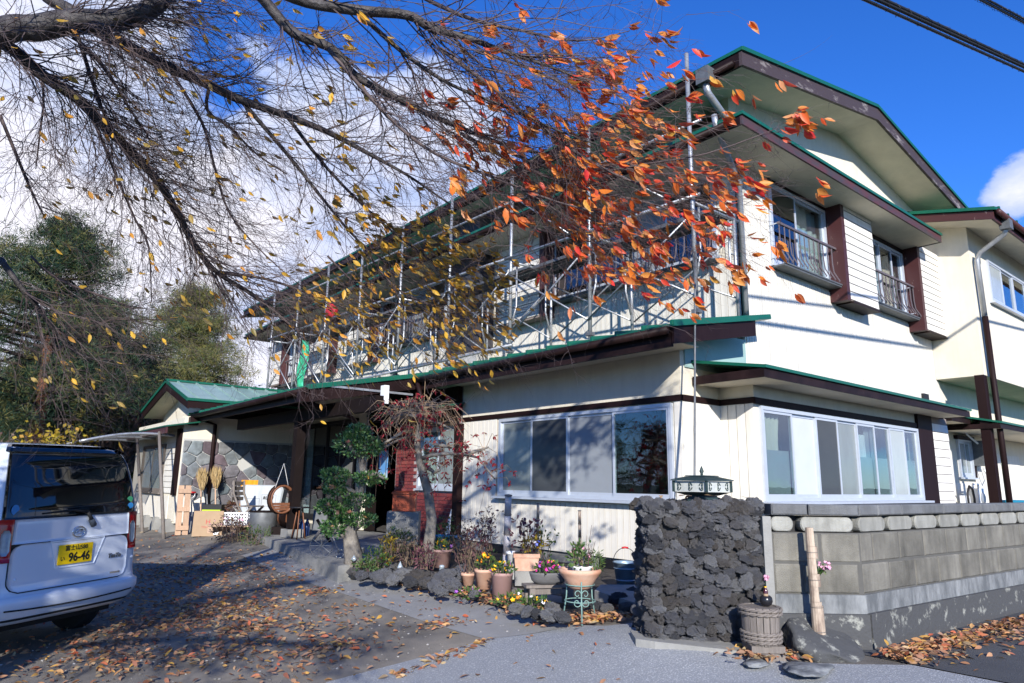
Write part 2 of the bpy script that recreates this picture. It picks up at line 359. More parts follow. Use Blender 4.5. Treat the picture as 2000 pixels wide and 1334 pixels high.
M['bamboo'] = mat('weathered_bamboo', (0.44, 0.355, 0.27), 0.5, 0, 11, col2=(0.20, 0.145, 0.11), sharp=(.42,.62), stretch=(2,2,.5))
M['bamboo_grey'] = mat('grey_bamboo', (0.42, 0.41, 0.43), 0.6, 0, 9, col2=(0.22, 0.2, 0.2), sharp=(.5,.72), stretch=(2,2,.4))
M['terracotta'] = mat('terracotta', (0.50, 0.255, 0.16), 0.8, 0, 5, col2=(0.60, 0.42, 0.32), bump=0.1, bscale=30)
M['pinkpot'] = mat('dusty_pink_plastic', (0.36, 0.225, 0.205), 0.55, 0.18, 5)
M['greypot'] = mat('grey_oval_planter', (0.13, 0.13, 0.135), 0.7, 0.3, 9, stretch=(1,1,3))
M['bucket'] = mat('blue_tinted_zinc', (0.30, 0.41, 0.50), 0.4, 0.2, 7, metal=0.5)
M['red'] = mat('red_paint', (0.45, 0.02, 0.025), 0.4)
M['verdigris'] = mat('verdigris_iron', (0.20, 0.34, 0.32), 0.6, 0.4, 30)
M['white'] = mat('white_plastic', (0.74, 0.76, 0.77), 0.4, 0.05, 6)
M['cabinet'] = mat('shaded_white_enamel', (0.46, 0.50, 0.53), 0.45, 0.2, 6, streak=.2)  # white dimmed in the colour in place of the porch shadow
M['orange'] = mat('orange_enamel', (0.50, 0.085, 0.025), 0.4, 0.25, 6)
M['bark'] = mat('cherry_bark', (0.024, 0.020, 0.020), 0.65, 0, 9, col2=(0.075, 0.068, 0.068), bump=1.0, bscale=26, sharp=(.45,.75), detail=8, spec=0.5)
M['twig'] = mat('cherry_twig', (0.10, 0.074, 0.074), 0.7, 0.3, 6)
M['pine_bark'] = mat('red_pine_bark', (0.20, 0.085, 0.05), 0.9, 0.5, 6, bump=0.6, bscale=14)
M['grey_bark'] = mat('pale_grey_bark', (0.26, 0.235, 0.20), 0.85, 0, 7, col2=(0.13, 0.115, 0.10), bump=0.7, bscale=20, sharp=(.4,.7))
M['bare_bark'] = mat('bare_branch_bark', (0.15, 0.11, 0.10), 0.85, 0.3, 5)
GR = [(0.010,0.032,0.016), (0.022,0.058,0.025), (0.045,0.085,0.03), (0.016,0.045,0.022)]
M['pine'] = rampmat('pine_needles', [(0.010,0.032,0.020), (0.024,0.06,0.032), (0.06,0.095,0.04), (0.19,0.17,0.05)], 'tint', 0.6, transl=0.25)  # the yellow end of the ramp stands in for sunlit needles
M['larch'] = rampmat('larch_needles', [(0.05,0.08,0.03), (0.12,0.14,0.045), (0.26,0.22,0.06), (0.09,0.11,0.045)], 'tint', 0.6, transl=0.25)
M['yellow_leaf'] = rampmat('yellow_foliage', [(0.30,0.20,0.02), (0.45,0.33,0.03), (0.22,0.20,0.03), (0.40,0.22,0.03)], 'tint', 0.6, transl=0.35)
M['russet'] = rampmat('russet_foliage', [(0.10,0.045,0.03), (0.16,0.07,0.05), (0.08,0.05,0.035), (0.14,0.10,0.05)], 'tint', 0.6, transl=0.3)
M['shrub'] = rampmat('holly_leaves', [(0.018,0.065,0.02), (0.05,0.14,0.04), (0.12,0.24,0.07), (0.24,0.36,0.13)], 'tint', 0.28, spec=0.6, transl=0.2)
M['herb'] = rampmat('herb_leaves', [(0.03,0.07,0.02), (0.06,0.13,0.035), (0.11,0.17,0.05), (0.08,0.09,0.03)], 'tint', 0.5, transl=0.3)
M['dry'] = rampmat('dry_stems', [(0.10,0.07,0.05), (0.19,0.14,0.09), (0.07,0.05,0.045), (0.12,0.06,0.06)], 'tint', 0.8, transl=0.15)
M['purple_leaf'] = rampmat('purple_foliage', [(0.09,0.03,0.05), (0.16,0.05,0.07), (0.07,0.035,0.045), (0.2,0.09,0.1)], 'tint', 0.6, transl=0.25)
M['maple_leaf'] = rampmat('maple_leaves', [(0.35,0.02,0.03), (0.50,0.035,0.05), (0.28,0.03,0.045), (0.22,0.06,0.04)], 'tint', 0.5, transl=0.35)
RED = [(0.64,0.07,0.025), (0.76,0.22,0.025), (0.72,0.32,0.08), (0.76,0.12,0.03), (0.60,0.34,0.06), (0.62,0.03,0.03), (0.72,0.36,0.16), (0.74,0.26,0.03), (0.60,0.08,0.03), (0.66,0.04,0.04), (0.42,0.24,0.07)]
YEL = [(0.62,0.34,0.04), (0.78,0.46,0.05), (0.32,0.23,0.05), (0.70,0.30,0.04), (0.20,0.16,0.04), (0.50,0.34,0.09)]
BRN = [(0.33,0.16,0.08), (0.44,0.25,0.14), (0.20,0.075,0.05), (0.46,0.26,0.11), (0.44,0.10,0.05), (0.46,0.36,0.20), (0.13,0.075,0.055), (0.40,0.24,0.15), (0.52,0.30,0.06), (0.28,0.13,0.09)]
M['leaf_red'] = rampmat('red_cherry_leaf', RED, 'random', 0.45, spec=0.35, transl=0.38, vary=0.2, bscale=60)
M['leaf_yellow'] = rampmat('yellow_cherry_leaf', YEL, 'random', 0.45, spec=0.35, transl=0.38, vary=0.2, bscale=60)
M['leaves_red'] = rampmat('red_cherry_leaves', RED, 'tint', 0.45, spec=0.35, transl=0.38)
M['leaves_yellow'] = rampmat('yellow_cherry_leaves', YEL, 'tint', 0.45, spec=0.35, transl=0.38)
M['litter'] = rampmat('fallen_leaf', BRN, 'tint', 0.6, spec=0.25, transl=0.15)
M['litter_one'] = rampmat('single_fallen_leaf', BRN, 'random', 0.6, spec=0.25, transl=0.15)
M['pet_yellow'] = mat('yellow_petal', (0.75, 0.42, 0.01), 0.6, rand=0.12)
M['pet_orange'] = mat('orange_petal', (0.75, 0.22, 0.01), 0.6, rand=0.12)
M['pet_magenta'] = mat('magenta_petal', (0.60, 0.03, 0.27), 0.6, rand=0.15)
M['pet_violet'] = mat('violet_petal', (0.30, 0.09, 0.42), 0.6, rand=0.15)
M['pet_pink'] = mat('pink_petal', (0.70, 0.35, 0.48), 0.6, rand=0.12)
M['pet_white'] = mat('white_petal', (0.78, 0.75, 0.80), 0.6, rand=0.05)
M['pet_blue'] = mat('blue_petal', (0.16, 0.20, 0.60), 0.6, rand=0.15)
M['lantern_pane'] = mat('milky_lantern_glass', (0.55, 0.58, 0.55), 0.35, 0.3, 14)
M['iron_green'] = mat('old_bronze_iron', (0.03, 0.055, 0.055), 0.5, 0.4, 25)
M['van'] = mat('white_car_paint', (0.62, 0.68, 0.76), 0.12, 0.0, spec=0.6)
for nd in (M['van'].node_tree.nodes['Principled BSDF'],): nd.inputs['Coat Weight'].default_value = 0.8; nd.inputs['Coat Roughness'].default_value = 0.03
M['rubber'] = mat('tyre_rubber', (0.014, 0.014, 0.015), 0.8, 0.2, 20)
M['chrome'] = mat('chrome', (0.7, 0.72, 0.75), 0.08, metal=1.0)
M['lamp_red'] = mat('red_lamp_lens', (0.42, 0.004, 0.012), 0.1, 0.35, 25, spec=0.7)
M['lamp_clear'] = mat('clear_lamp_lens', (0.36, 0.42, 0.46), 0.1, 0.3, 18, spec=0.7)
M['plate'] = mat('yellow_plate', (0.78, 0.52, 0.0), 0.4)
M['ink'] = mat('black_ink', (0.01, 0.01, 0.01), 0.5)
M['red_ink'] = mat('red_ink', (0.4, 0.04, 0.03), 0.6)
M['card'] = mat('brown_cardboard', (0.36, 0.255, 0.16), 0.85, 0.12, 6)
M['straw'] = rampmat('broom_straw', [(0.42,0.30,0.13), (0.30,0.20,0.09), (0.5,0.38,0.2)], 'tint', 0.8)
M['cable'] = mat('black_cable', (0.015, 0.016, 0.018), 0.55, 0.3, 30)
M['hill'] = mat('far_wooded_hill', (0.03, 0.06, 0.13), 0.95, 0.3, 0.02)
M['field'] = mat('far_grass_field', (0.07, 0.085, 0.045), 0.95, 0.4, 0.3)
M['awning'] = glassmat('translucent_awning', (0.55, 0.55, 0.55), 0.12, 0.25)

# ------------------------------------------------------------------ ground
from mathutils.geometry import delaunay_2d_cdt
def gnd(x, y):
    """ground height: the tilted yard with a small ramp up to the foot of the gate pillar"""
    return gz(x)+(.11*math.exp(-((x-4.3)**2+(y-3.45)**2)/.42) if x < 5 else 0)
def inside(x, y, poly):
    c = False; j = len(poly)-1
    for i in range(len(poly)):
        (xi, yi), (xj, yj) = poly[i], poly[j]
        if (yi > y) != (yj > y) and x < (xj-xi)*(y-yi)/(yj-yi)+xi: c = not c
        j = i
    return c
def sheet(name, pts, mat_, dz, kind='structure', step=.2):
    """a ground sheet that follows the ground height"""
    v = []; n = len(pts)
    for i in range(n):
        (x0, y0), (x1, y1) = pts[i], pts[(i+1) % n]; k = max(1, int(math.hypot(x1-x0, y1-y0)/.25)); v += [Vector((x0+(x1-x0)*j/k, y0+(y1-y0)*j/k)) for j in range(k)]
    m_ = len(v); xs, ys = [p[0] for p in pts], [p[1] for p in pts]
    x = max(min(xs), 2.6)
    while x < min(max(xs), 5.0):
        y = max(min(ys), 2.0)
        while y < min(max(ys), 5.2):
            if inside(x, y, pts): v.append(Vector((x, y)))
            y += step
        x += step
    r = delaunay_2d_cdt(v, [(i, (i+1) % m_) for i in range(m_)], [], 1, 1e-5)
    b = MB(); b.v = [(q.x, q.y, gnd(q.x, q.y)+dz) for q in r[0]]; b.f = [tuple(f) for f in r[2]]
    return b.build(name, mat_, None, kind=kind)
def strips(name, mat_, dz, kind='structure'):
    b = MB(); xs = [-4000, -60, -1.0, 5.0, 60, 4000]; ys = [-3000, -40, 0, 30, 80, 5000]
    for i in range(5):
        for j in range(5):
            b.poly([(xs[i], ys[j], gz(xs[i])+dz), (xs[i+1], ys[j], gz(xs[i+1])+dz), (xs[i+1], ys[j+1], gz(xs[i+1])+dz), (xs[i], ys[j+1], gz(xs[i])+dz)])
    return b.build(name, mat_, None, kind=kind)
g_ = strips('ground', M['field'], -0.03)
sheet('driveway', [(-1.0,-3), (4.99,-3), (4.99,24), (-1.0,24)], M['asphalt'], 0.0)
b = MB(); b.poly([(5,-12,.302), (40,-12,.302), (40,2.4,.302), (5,2.4,.302)]); b.build('road', mat('road_asphalt', (0.055,0.058,0.062), 0.85, 0, 1.5, col2=(0.085,0.088,0.09), bump=0.5, bscale=160, detail=9), None, kind='structure')
def ppts(l): return [(P(x,y).x, P(x,y).y) for x, y in l]
sheet('path', ppts([(470,1085),(560,1125),(700,1170),(830,1215),(950,1250),(1040,1240),(1130,1228),(1180,1236),(1060,1214),(930,1175),(800,1140),(690,1112),(600,1086),(540,1068)]), M['path'], 0.004)
b = MB()
ap = [(1.0,4.0)]+ppts([(640,1334),(800,1292),(950,1251),(1040,1242),(1130,1229),(1185,1238),(1290,1230),(1380,1262),(1475,1300)])+[(4.96,2.0), (4.96,-3), (-0.99,-3), (-0.99,3)]
sheet('apron', ap, M['apron'] if 'apron' in M else mat('coarse_asphalt_apron', (0.26,0.275,0.29), 0.85, 0, 90, col2=(0.50,0.515,0.53), bump=0.6, bscale=190, sharp=(.52,.64), detail=6), 0.008)
bed = [(4.75,9.3)]+ppts([(692,1113),(800,1141),(930,1176),(1060,1215),(1180,1237)])+[(5.3,3.8), (7.7,3.2), (7.9,5.2), (6.99,5.25), (6.99,10.4), (5.2,9.4)]
b = MB(); b.poly([(x, y, .318 if x > 5 else gz(x)+.02) for x, y in bed]); b.build('garden_bed', M['soil'], None, kind='structure')
b = MB(); b.poly([(5.0,11.9,.304), (30,11.9,.304), (30,60,.304), (5.0,60,.304)]); b.build('back_yard', M['soil'], None, kind='structure')
b = MB(); b.poly([(7.8,3.2,.306), (40,3.2,.306), (40,6,.306), (7.8,6,.306)]); b.build('side_yard', mat('bounce_gravel', (0.46,.43,.37), .9, .3, 20, bump=.5, bscale=60), None, kind='structure')  # unseen ground, its pale tone added to bounce light up to the soffits
# raised terrace of the porch
t = MB(); t.prism([(3.88,7.95,.12), (4.4,8.0,.12), (6.98,11.95,.12), (6.98,16.75,.12), (5.2,16.75,.12), (4.98,14.4,.12)], (0,0,.28)); terr = t.build('terrace', M['concrete'], None, kind='structure')
# far hill
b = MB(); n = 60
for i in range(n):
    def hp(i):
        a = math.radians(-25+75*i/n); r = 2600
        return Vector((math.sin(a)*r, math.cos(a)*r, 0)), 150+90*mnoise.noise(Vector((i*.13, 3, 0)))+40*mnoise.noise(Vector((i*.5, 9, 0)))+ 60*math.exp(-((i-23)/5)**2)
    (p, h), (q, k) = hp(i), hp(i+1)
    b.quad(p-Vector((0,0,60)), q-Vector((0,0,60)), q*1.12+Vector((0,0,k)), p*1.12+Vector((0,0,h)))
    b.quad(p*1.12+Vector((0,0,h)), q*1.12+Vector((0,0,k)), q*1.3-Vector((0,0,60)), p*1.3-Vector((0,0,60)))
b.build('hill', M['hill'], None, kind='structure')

# ------------------------------------------------------------------ the house
H = thing('house', 'large two-storey cream house with dark green metal roofs and brown trim', 'house', (10.0, 10.0, 0.3))
HB = lambda bd, name, m, smooth=False, kind=None: bd.build(name, M[m] if isinstance(m, str) else m, H, smooth, kind=kind)
def wall(L, a0, a1, b0, b1, holes=(), th=0.14):
    """a wall sheet with openings, its reveals and its back"""
    bd = MB()
    As = sorted({a0, a1, *[h[0] for h in holes], *[h[1] for h in holes]}); Bs = sorted({b0, b1, *[h[2] for h in holes], *[h[3] for h in holes]})
    for i in range(len(As)-1):
        for j in range(len(Bs)-1):
            ca, cb = (As[i]+As[i+1])/2, (Bs[j]+Bs[j+1])/2
            if any(h[0] < ca < h[1] and h[2] < cb < h[3] for h in holes): continue
            bd.quad(L(As[i],Bs[j]), L(As[i+1],Bs[j]), L(As[i+1],Bs[j+1]), L(As[i],Bs[j+1]))
            bd.quad(L(As[i],Bs[j],-th), L(As[i+1],Bs[j],-th), L(As[i+1],Bs[j+1],-th), L(As[i],Bs[j+1],-th))
    for h in holes:
        x0, x1, y0, y1 = h
        bd.quad(L(x0,y0), L(x1,y0), L(x1,y0,-th), L(x0,y0,-th)); bd.quad(L(x0,y1), L(x1,y1), L(x1,y1,-th), L(x0,y1,-th))
        bd.quad(L(x0,y0), L(x0,y1), L(x0,y1,-th), L(x0,y0,-th)); bd.quad(L(x1,y0), L(x1,y1), L(x1,y1,-th), L(x1,y0,-th))
    return bd
def curtain(L, a0, a1, b0, b1, c, m, parent, waves=7, amp=.03, gather=None, name='curtain'):
    bd = MB(); n = int(waves*8); rows = 8
    for r in range(rows+1):
        f = r/rows
        for i in range(n+1):
            s = i/n
            a = a0+(a1-a0)*s
            if gather is not None: a = a0+(a1-a0)*s*(1-gather*math.sin(math.pi*min(1, f*1.1))**1.0)
            bd.v.append(tuple(L(a, b1+(b0-b1)*f, c+amp*math.sin(s*waves*2*math.pi+f*.6))))
    for r in range(rows):
        for i in range(n): k = r*(n+1)+i; bd.f.append((k, k+1, k+n+2, k+n+1))
    return bd.build(name, M[m], parent, True)
def window(L, a0, a1, b0, b1, panes, fr='alu', fw=.045, sill=True, depth=.05, parent=None, sw=.035, sillout=.10, staggered=True):
    """frame with sill; children: one sash and one pane for every light (a from left edge a0)"""
    parent = parent or H
    bd = MB()
    bd.lbox(L, a0, a1, b0, b0+fw, -.06, depth); bd.lbox(L, a0, a1, b1-fw, b1, -.06, depth)
    bd.lbox(L, a0, a0+fw, b0+fw, b1-fw, -.06, depth); bd.lbox(L, a1-fw, a1, b0+fw, b1-fw, -.06, depth)
    w = bd.build('window', M[fr], parent)
    if sill:
        s = MB(); s.lbox(L, a0-.05, a1+.05, b0-.035, b0-.002, -.02, depth+sillout); adopt(link('sill', s.mesh('sill', M[fr])), w)
    n = len(panes); tot = sum(p[1] if isinstance(p, tuple) else 1 for p in panes)
    x = a0+fw; W = (a1-a0-2*fw)
    for i, pk in enumerate(panes):
        k, wt = pk if isinstance(pk, tuple) else (pk, 1)
        x1 = x+W*wt/tot
        c = (0.0 if i % 2 else .025) if staggered else .01
        lo, hi = x-(.012 if i else 0), x1+(.012 if i < n-1 else 0)
        s = MB(); y0, y1 = b0+fw, b1-fw
        s.lbox(L, lo, hi, y0, y0+sw*1.3, c-.012, c+.012); s.lbox(L, lo, hi, y1-sw, y1, c-.012, c+.012)
        s.lbox(L, lo, lo+sw, y0+sw*1.3, y1-sw, c-.012, c+.012); s.lbox(L, hi-sw, hi, y0+sw*1.3, y1-sw, c-.012, c+.012)
        adopt(link('sash', s.mesh('sash', M[fr])), w)
        p = MB(); p.lbox(L, lo+sw, hi-sw, y0+sw*1.3, y1-sw, c-.003, c+.003)
        adopt(link('pane', p.mesh('pane', M[k])), w)
        x = x1
    return w
def boards(L, a0, a1, b0, b1, pitch, m='board', th=.014, gap=.010, name='siding_board', parent=None, limit=999, holes=()):
    """vertical boards, each its own part, standing proud of the wall; past the limit they are joined"""
    parent = parent or H; n = max(1, round((a1-a0)/pitch)); w = (a1-a0)/n; rest = MB(); cache = {}
    for i in range(n):
        x0, x1 = a0+i*w+gap/2, a0+(i+1)*w-gap/2
        spans = [(b0, b1)]
        for h in holes:
            if x1 > h[0]+.001 and x0 < h[1]-.001:
                ns = []
                for s0, s1 in spans:
                    if h[2] > s0: ns.append((s0, min(s1, h[2])))
                    if h[3] < s1: ns.append((max(s0, h[3]), s1))
                spans = [q for q in ns if q[1]-q[0] > .02]
        for s0, s1 in spans:
            if i < limit:
                key = (round(s0,3), round(s1,3))
                if key not in cache:
                    bd = MB(); bd.lbox(L, x0, x1, s0, s1, .001, th); o = bd.build(name, M[m], parent); cache[key] = (o, x0)
                else:
                    o0, q0 = cache[key]; o = o0.copy(); COL.objects.link(o); o.location = o0.location+L.u*(x0-q0)
            else: rest.lbox(L, x0, x1, s0, s1, .001, th)
    if rest.v: rest.build(name, M[m], parent, kind='stuff')
    jt = MB()
    for i in range(1, n):
        xc = a0+i*w; spans = [(b0, b1)]
        for h in holes:
            if h[0]-.001 < xc < h[1]+.001:
                ns = []
                for s0, s1 in spans:
                    if h[2] > s0: ns.append((s0, min(s1, h[2])))
                    if h[3] < s1: ns.append((max(s0, h[3]), s1))
                spans = [q for q in ns if q[1]-q[0] > .02]
        for s0, s1 in spans: jt.lbox(L, xc-gap/2-.001, xc+gap/2+.001, s0, s1, .0006, .003)
    if jt.v: jt.build('board_joint', M['groove'], parent, kind='stuff')
def slats(L, a0, a1, b0, b1, n, m='white_board', th=.014, gap=.012, name='slat', parent=None):
    parent = parent or H; h = (b1-b0)/n; o0 = None
    for i in range(n):
        if o0 is None:
            bd = MB(); p = [L(a0,b0+gap,.002), L(a1,b0+gap,.002), L(a1,b0+gap,th), L(a0,b0+gap,th), L(a0,b0+h,.002), L(a1,b0+h,.002), L(a1,b0+h,th*.45), L(a0,b0+h,th*.45)]
            bd.hexa(p); o0 = bd.build(name, M[m], parent)
        else:
            o = o0.copy(); COL.objects.link(o); o.location = o0.location+L.z*(i*h)

LX = lambda x, y: Loc((x, y, 0), (0,1,0), (-1,0,0))     # walls facing the driveway
LY = lambda x, y: Loc((x, y, 0), (1,0,0), (0,-1,0))     # walls facing the road
# ground floor, driveway side
L1 = LX(7.0, 5.22); W1 = (0.13, 3.57, 1.20, 2.41)
HB(wall(L1, 0, 4.65, .46, 3.45, [W1]), 'wall', 'stucco')
HB(MB().box(7.03, 7.15, 5.25, 9.87, .25, .458), 'foundation', 'concrete')
for y in (6.45, 8.9): HB(MB().box(7.015, 7.06, y-.2, y+.2, .32, .43), 'vent', 'black')
HB(MB().lbox(L1, -.02, 4.63, 2.43, 2.505, .002, .03), 'trim_rail', 'brown')
boards(L1, 0, 4.63, .46, 2.425, .108, holes=[(W1[0]-.02, W1[1]+.02, W1[2]-.06, W1[3]+.015)])
HB(MB().lbox(L1, 0, 4.63, .46, 2.425, .0005, .0008), 'board_backing', 'groove') if False else None
window(L1, W1[0], W1[1], W1[2], W1[3], [('glass',1.0), ('screen_grey',.95), ('screen',.85), ('frost',.8)], parent=H, sillout=.08)
curtain(L1, .20, .42, 1.28, 2.36, -.22, 'curtain', H, 3, .02)
curtain(L1, 2.9, 3.5, 1.28, 2.36, -.22, 'white_curtain', H, 6, .02)
# short wall facing the road, between the corner and the bay
L2 = LY(7.0, 5.22)
HB(wall(L2, 0, .85, .46, 3.45), 'wall', 'stucco')
HB(MB().lbox(L2, 0, .82, 2.43, 2.505, .002, .03), 'trim_rail', 'brown')
boards(L2, 0, .81, .46, 2.425, .2)
HB(MB().lbox(L2, .08, 1.47, 2.86, 3.40, .002, .02), 'teal_panel', 'teal')  # flat pale teal panel over the cream wall
# bay
L3 = LX(7.81, 4.72); L4 = LY(7.81, 4.72); WB = (.08, 4.95, 1.22, 2.40)
HB(wall(L3, 0, .5, .46, 2.78), 'wall', 'stucco'); HB(MB().lbox(L3, -.02, .5, 2.43, 2.505, .002, .025), 'trim_rail', 'brown')
boards(L3, 0, .5, .46, 2.425, .125)
HB(wall(L4, 0, 6.35, .46, 2.78, [WB]), 'wall', 'stucco')
HB(MB().lbox(L4, -.02, 5.0, 2.42, 2.50, .002, .035), 'trim_rail', 'brown')
HB(MB().lbox(L4, 4.97, 5.58, .5, 2.66, .002, .05), 'shutter_post', 'brown')
HB(MB().lbox(L4, 5.60, 6.36, .5, 2.66, .002, .02), 'shutter_box', 'groove')
slats(Loc((7.81,4.70,0), (1,0,0), (0,-1,0)), 5.60, 6.36, .62, 2.54, 13)
window(L4, WB[0], WB[1], WB[2], WB[3], [('glass',1.15), ('screen_white',1.05), ('screen',1.0), ('frost',1.0), ('glass',.95), ('glass',.9), ('frost_light',.9), ('glass',.85)], sillout=.12)
for a0_, a1_ in ((.165,.79), (2.735,3.24), (3.315,3.79), (4.42,4.86)): HB(MB().lbox(L4, a0_, a1_, 1.31, 1.86, -.022, -.016), 'frosted_film', 'frost_light')
curtain(L4, .12, .70, 1.27, 2.36, -.07, 'curtain', H, 6, .03, gather=.14)
curtain(L4, 2.62, 3.16, 1.27, 2.2, -.07, 'white_curtain', H, 5, .025)
curtain(L4, 3.2, 3.55, 1.27, 2.36, -.10, 'screen_grey', H, 4, .03)
curtain(L4, 4.5, 4.72, 1.27, 2.36, -.16, 'curtain', H, 2, .03)
curtain(L4, 4.42, 4.9, 1.27, 1.75, -.06, 'white_curtain', H, 1, .005)
HB(MB().lbox(L4, -.02, 5.0, 1.10, 1.18, .002, .10), 'bay_skirt', 'fascia')
# bay canopy
def canopy(x0, x1, y0, yw, z0, zw, name='bay_canopy', th=.13, soffit_z=None, left=True):
    r = MB(); r.hexa([(x0,y0,z0-.02), (x1,y0,z0-.02), (x1,yw,zw-.02), (x0,yw,zw-.02), (x0,y0,z0+.008), (x1,y0,z0+.008), (x1,yw,zw+.008), (x0,yw,zw+.008)])
    o = r.build(name, M['green'], H)
    e = MB(); e.box(x0-.015, x1+.015, y0-.02, y0, z0-.025, z0+.012)
    e.hexa([(x0-.015,y0,z0-.025), (x0-.001,y0,z0-.025), (x0-.001,yw,zw-.025), (x0-.015,yw,zw-.025), (x0-.015,y0,z0+.012), (x0-.001,y0,z0+.012), (x0-.001,yw,zw+.012), (x0-.015,yw,zw+.012)])
    adopt(link('roof_edge', e.mesh('roof_edge', M['green_edge'])), o)
    f = MB(); f.box(x0, x1, y0+.01, y0+.035, z0-th, z0-.026); f.box(x0, x0+.03, y0+.036, yw, z0-th, z0-.026); f.box(x1-.03, x1, y0+.036, yw, z0-th, z0-.026)
    adopt(link('fascia', f.mesh('fascia', M['fascia'])), o)
    s = MB(); s.box(x0+.031, x1-.031, y0+.036, yw, z0-th+.012, z0-th+.026); adopt(link('soffit', s.mesh('soffit', M['soffit'])), o)
    s = MB(); s.lbox(LX(x0+.03, y0+.04), 0, yw-y0-.04, z0-.026, zw-.026, -.001, 0)
    return o
canopy(7.22, 13.85, 4.20, 5.20, 2.775, 2.95)
# upper gable wall
L5 = LY(8.5, 5.22)
WG1 = (.83, 2.60, 4.70, 6.03); WG2 = (3.92, 5.75, 4.66, 5.98)
HB(wall(L5, 0, 6.9, 2.5, 6.5, [WG1, WG2]), 'wall', 'board')
gt = MB(); gt.prism([(8.4,5.221,6.5), (15.4,5.221,6.5), (15.4,5.221,7.15), (11.95,5.221,7.80), (8.4,5.221,7.15)], (0,.12,0)); HB(gt, 'gable_panel', 'stucco')
rib = MB(); rj = MB(); k = 0; x = .03
while x < 6.88:
    spans = [(2.6, 6.28)]
    for h in (WG1, WG2):
        if h[0]-.05 < x < h[1]+.05: spans = [(2.6, h[2]-.1), (h[3]+.06, 6.28)]
    for s0, s1 in spans: rib.lbox(L5, x, x+.054, s0, s1, .001, .013); rj.lbox(L5, x+.055, x+.065, s0, s1, .001, .003)
    x += .066
HB(rib, 'siding_ribs', 'board', kind='stuff'); HB(rj, 'siding_joints', mat('siding_joint', (0.40, 0.35, 0.31), .8), kind='stuff')
def balcony(L, a0, a1, b0, b1, nb, belly=.13, out=.16):
    bd = MB(); bd.lbox(L, a0, a1, b1-.02, b1+.015, out-.02, out+.02); r = bd.build('balcony', M['rail'], H)
    q = MB(); q.lbox(L, a0, a1, b0-.03, b0-.005, .0, out+.06); q.lbox(L, a0, a1, b0-.004, b0+.02, out+.05, out+.075); adopt(link('balcony_base', q.mesh('balcony_base', M['steel_dark'])), r)
    e = MB()
    for a in (a0+.015, a1-.015): e.tube([L(a, b1, .0), L(a, b1, out)], .012, 5); e.tube([L(a, b0+.12, 0), L(a, b0+.12, out)], .012, 5)
    adopt(link('bracket', e.mesh('bracket', M['alu'])), r)
    prof = [(b1, out), (b0+(b1-b0)*.55, out), (b0+(b1-b0)*.32, out+.015), (b0+(b1-b0)*.18, out+.06), (b0+(b1-b0)*.06, out+.10), (b0+.03, out+.085)]
    m0 = MB(); m0.tube([L(a0+.03, z, c) for z, c in prof], .010, 5); me = m0.mesh('baluster', M['rail'])
    for i in range(nb):
        o = link('baluster', me); adopt(o, r); o.location = L.u*((a1-a0-.06)*i/(nb-1))
    return r
def upper_window(wn, panes, nb, box, bn):
    window(L5, *wn, panes, sillout=.02)
    HB(MB().lbox(L5, wn[0]-.03, wn[1]+.02, wn[3]+.002, wn[3]+.09, .002, .05), 'window_head', 'brown')
    balcony(L5, wn[0]-.02, wn[1]+.06, wn[2]-.03, wn[2]+.62, nb)
    a0, a1, z0, z1 = box
    HB(MB().lbox(L5, a0, a0+.11, z0, z1, .002, .30), 'shutter_post', 'maroon')
    HB(MB().lbox(L5, a0+.112, a1, z0+.01, z1-.01, .002, .285), 'shutter_box', 'groove')
    slats(Loc((8.5,5.22-.285,0), (1,0,0), (0,-1,0)), a0+.12, a1-.005, z0+.02, z1-.02, bn)
    e = MB(); e.lbox(L5, a0+.19, a1+.01, z0-.02, z0+.008, .002, .31); HB(e, 'shutter_box_base', 'fascia')
upper_window(WG1, [('glass_dark',.85), ('white_w',1.1)] if False else [('glass_dark',.85), ('glass',1.1)], 13, (2.62, 3.80, 4.42, 6.17), 12)
upper_window(WG2, [('screen_grey',.35), ('glass',1), ('glass',1), ('glass',.9)], 13, (5.80, 6.98, 4.40, 6.17), 13)
curtain(L5, 1.72, 2.55, 4.72, 6.0, -.12, 'white_curtain', H, 4, .015)
curtain(L5, 5.3, 5.72, 4.72, 5.9, -.14, 'maroon', H, 4, .03)
curtain(L5, 4.3, 5.2, 4.72, 5.9, -.2, 'screen_grey', H, 5, .03)
# corner post and the long upper wall behind the scaffold
HB(MB().box(8.44, 8.495, 5.15, 5.215, 3.62, 6.25), 'corner_post', 'brown')
L6 = LX(8.5, 5.22)
WL1 = (.35, 3.95, 4.72, 6.02); WL2 = (7.5, 10.6, 4.72, 6.0); WL3 = (14.6, 16.6, 4.75, 5.95)
HB(wall(L6, 0, 17.6, 3.3, 6.9, [WL1, WL2, WL3]), 'wall', 'stucco')
hs_ = [(WL1[0]-.05, WL1[1]+.05, WL1[2]-.1, WL1[3]+.1), (WL2[0]-.05, WL2[1]+.05, WL2[2]-.1, WL2[3]+.1), (WL3[0]-.05, WL3[1]+.05, WL3[2]-.1, WL3[3]+.1), (5.7, 6.85, 3.3, 6.2)]
boards(L6, 0.0, 17.55, 3.55, 6.2, .118, limit=70, holes=hs_)
window(L6, *WL1, ['glass_dark', 'screen_grey', 'glass', 'glass_dark'], sillout=.02); window(L6, *WL2, ['glass_dark', 'screen_grey', 'screen', 'glass_dark'], sillout=.02); window(L6, *WL3, ['glass', 'frost_light'], sillout=.02)
balcony(L6, WL1[0], WL1[1], WL1[2]-.05, WL1[2]+.62, 24); balcony(L6, WL2[0], WL2[1], WL2[2]-.05, WL2[2]+.62, 20); balcony(L6, WL3[0]-.1, WL3[1]+.3, WL3[2]-.35, WL3[2]+.42, 14)
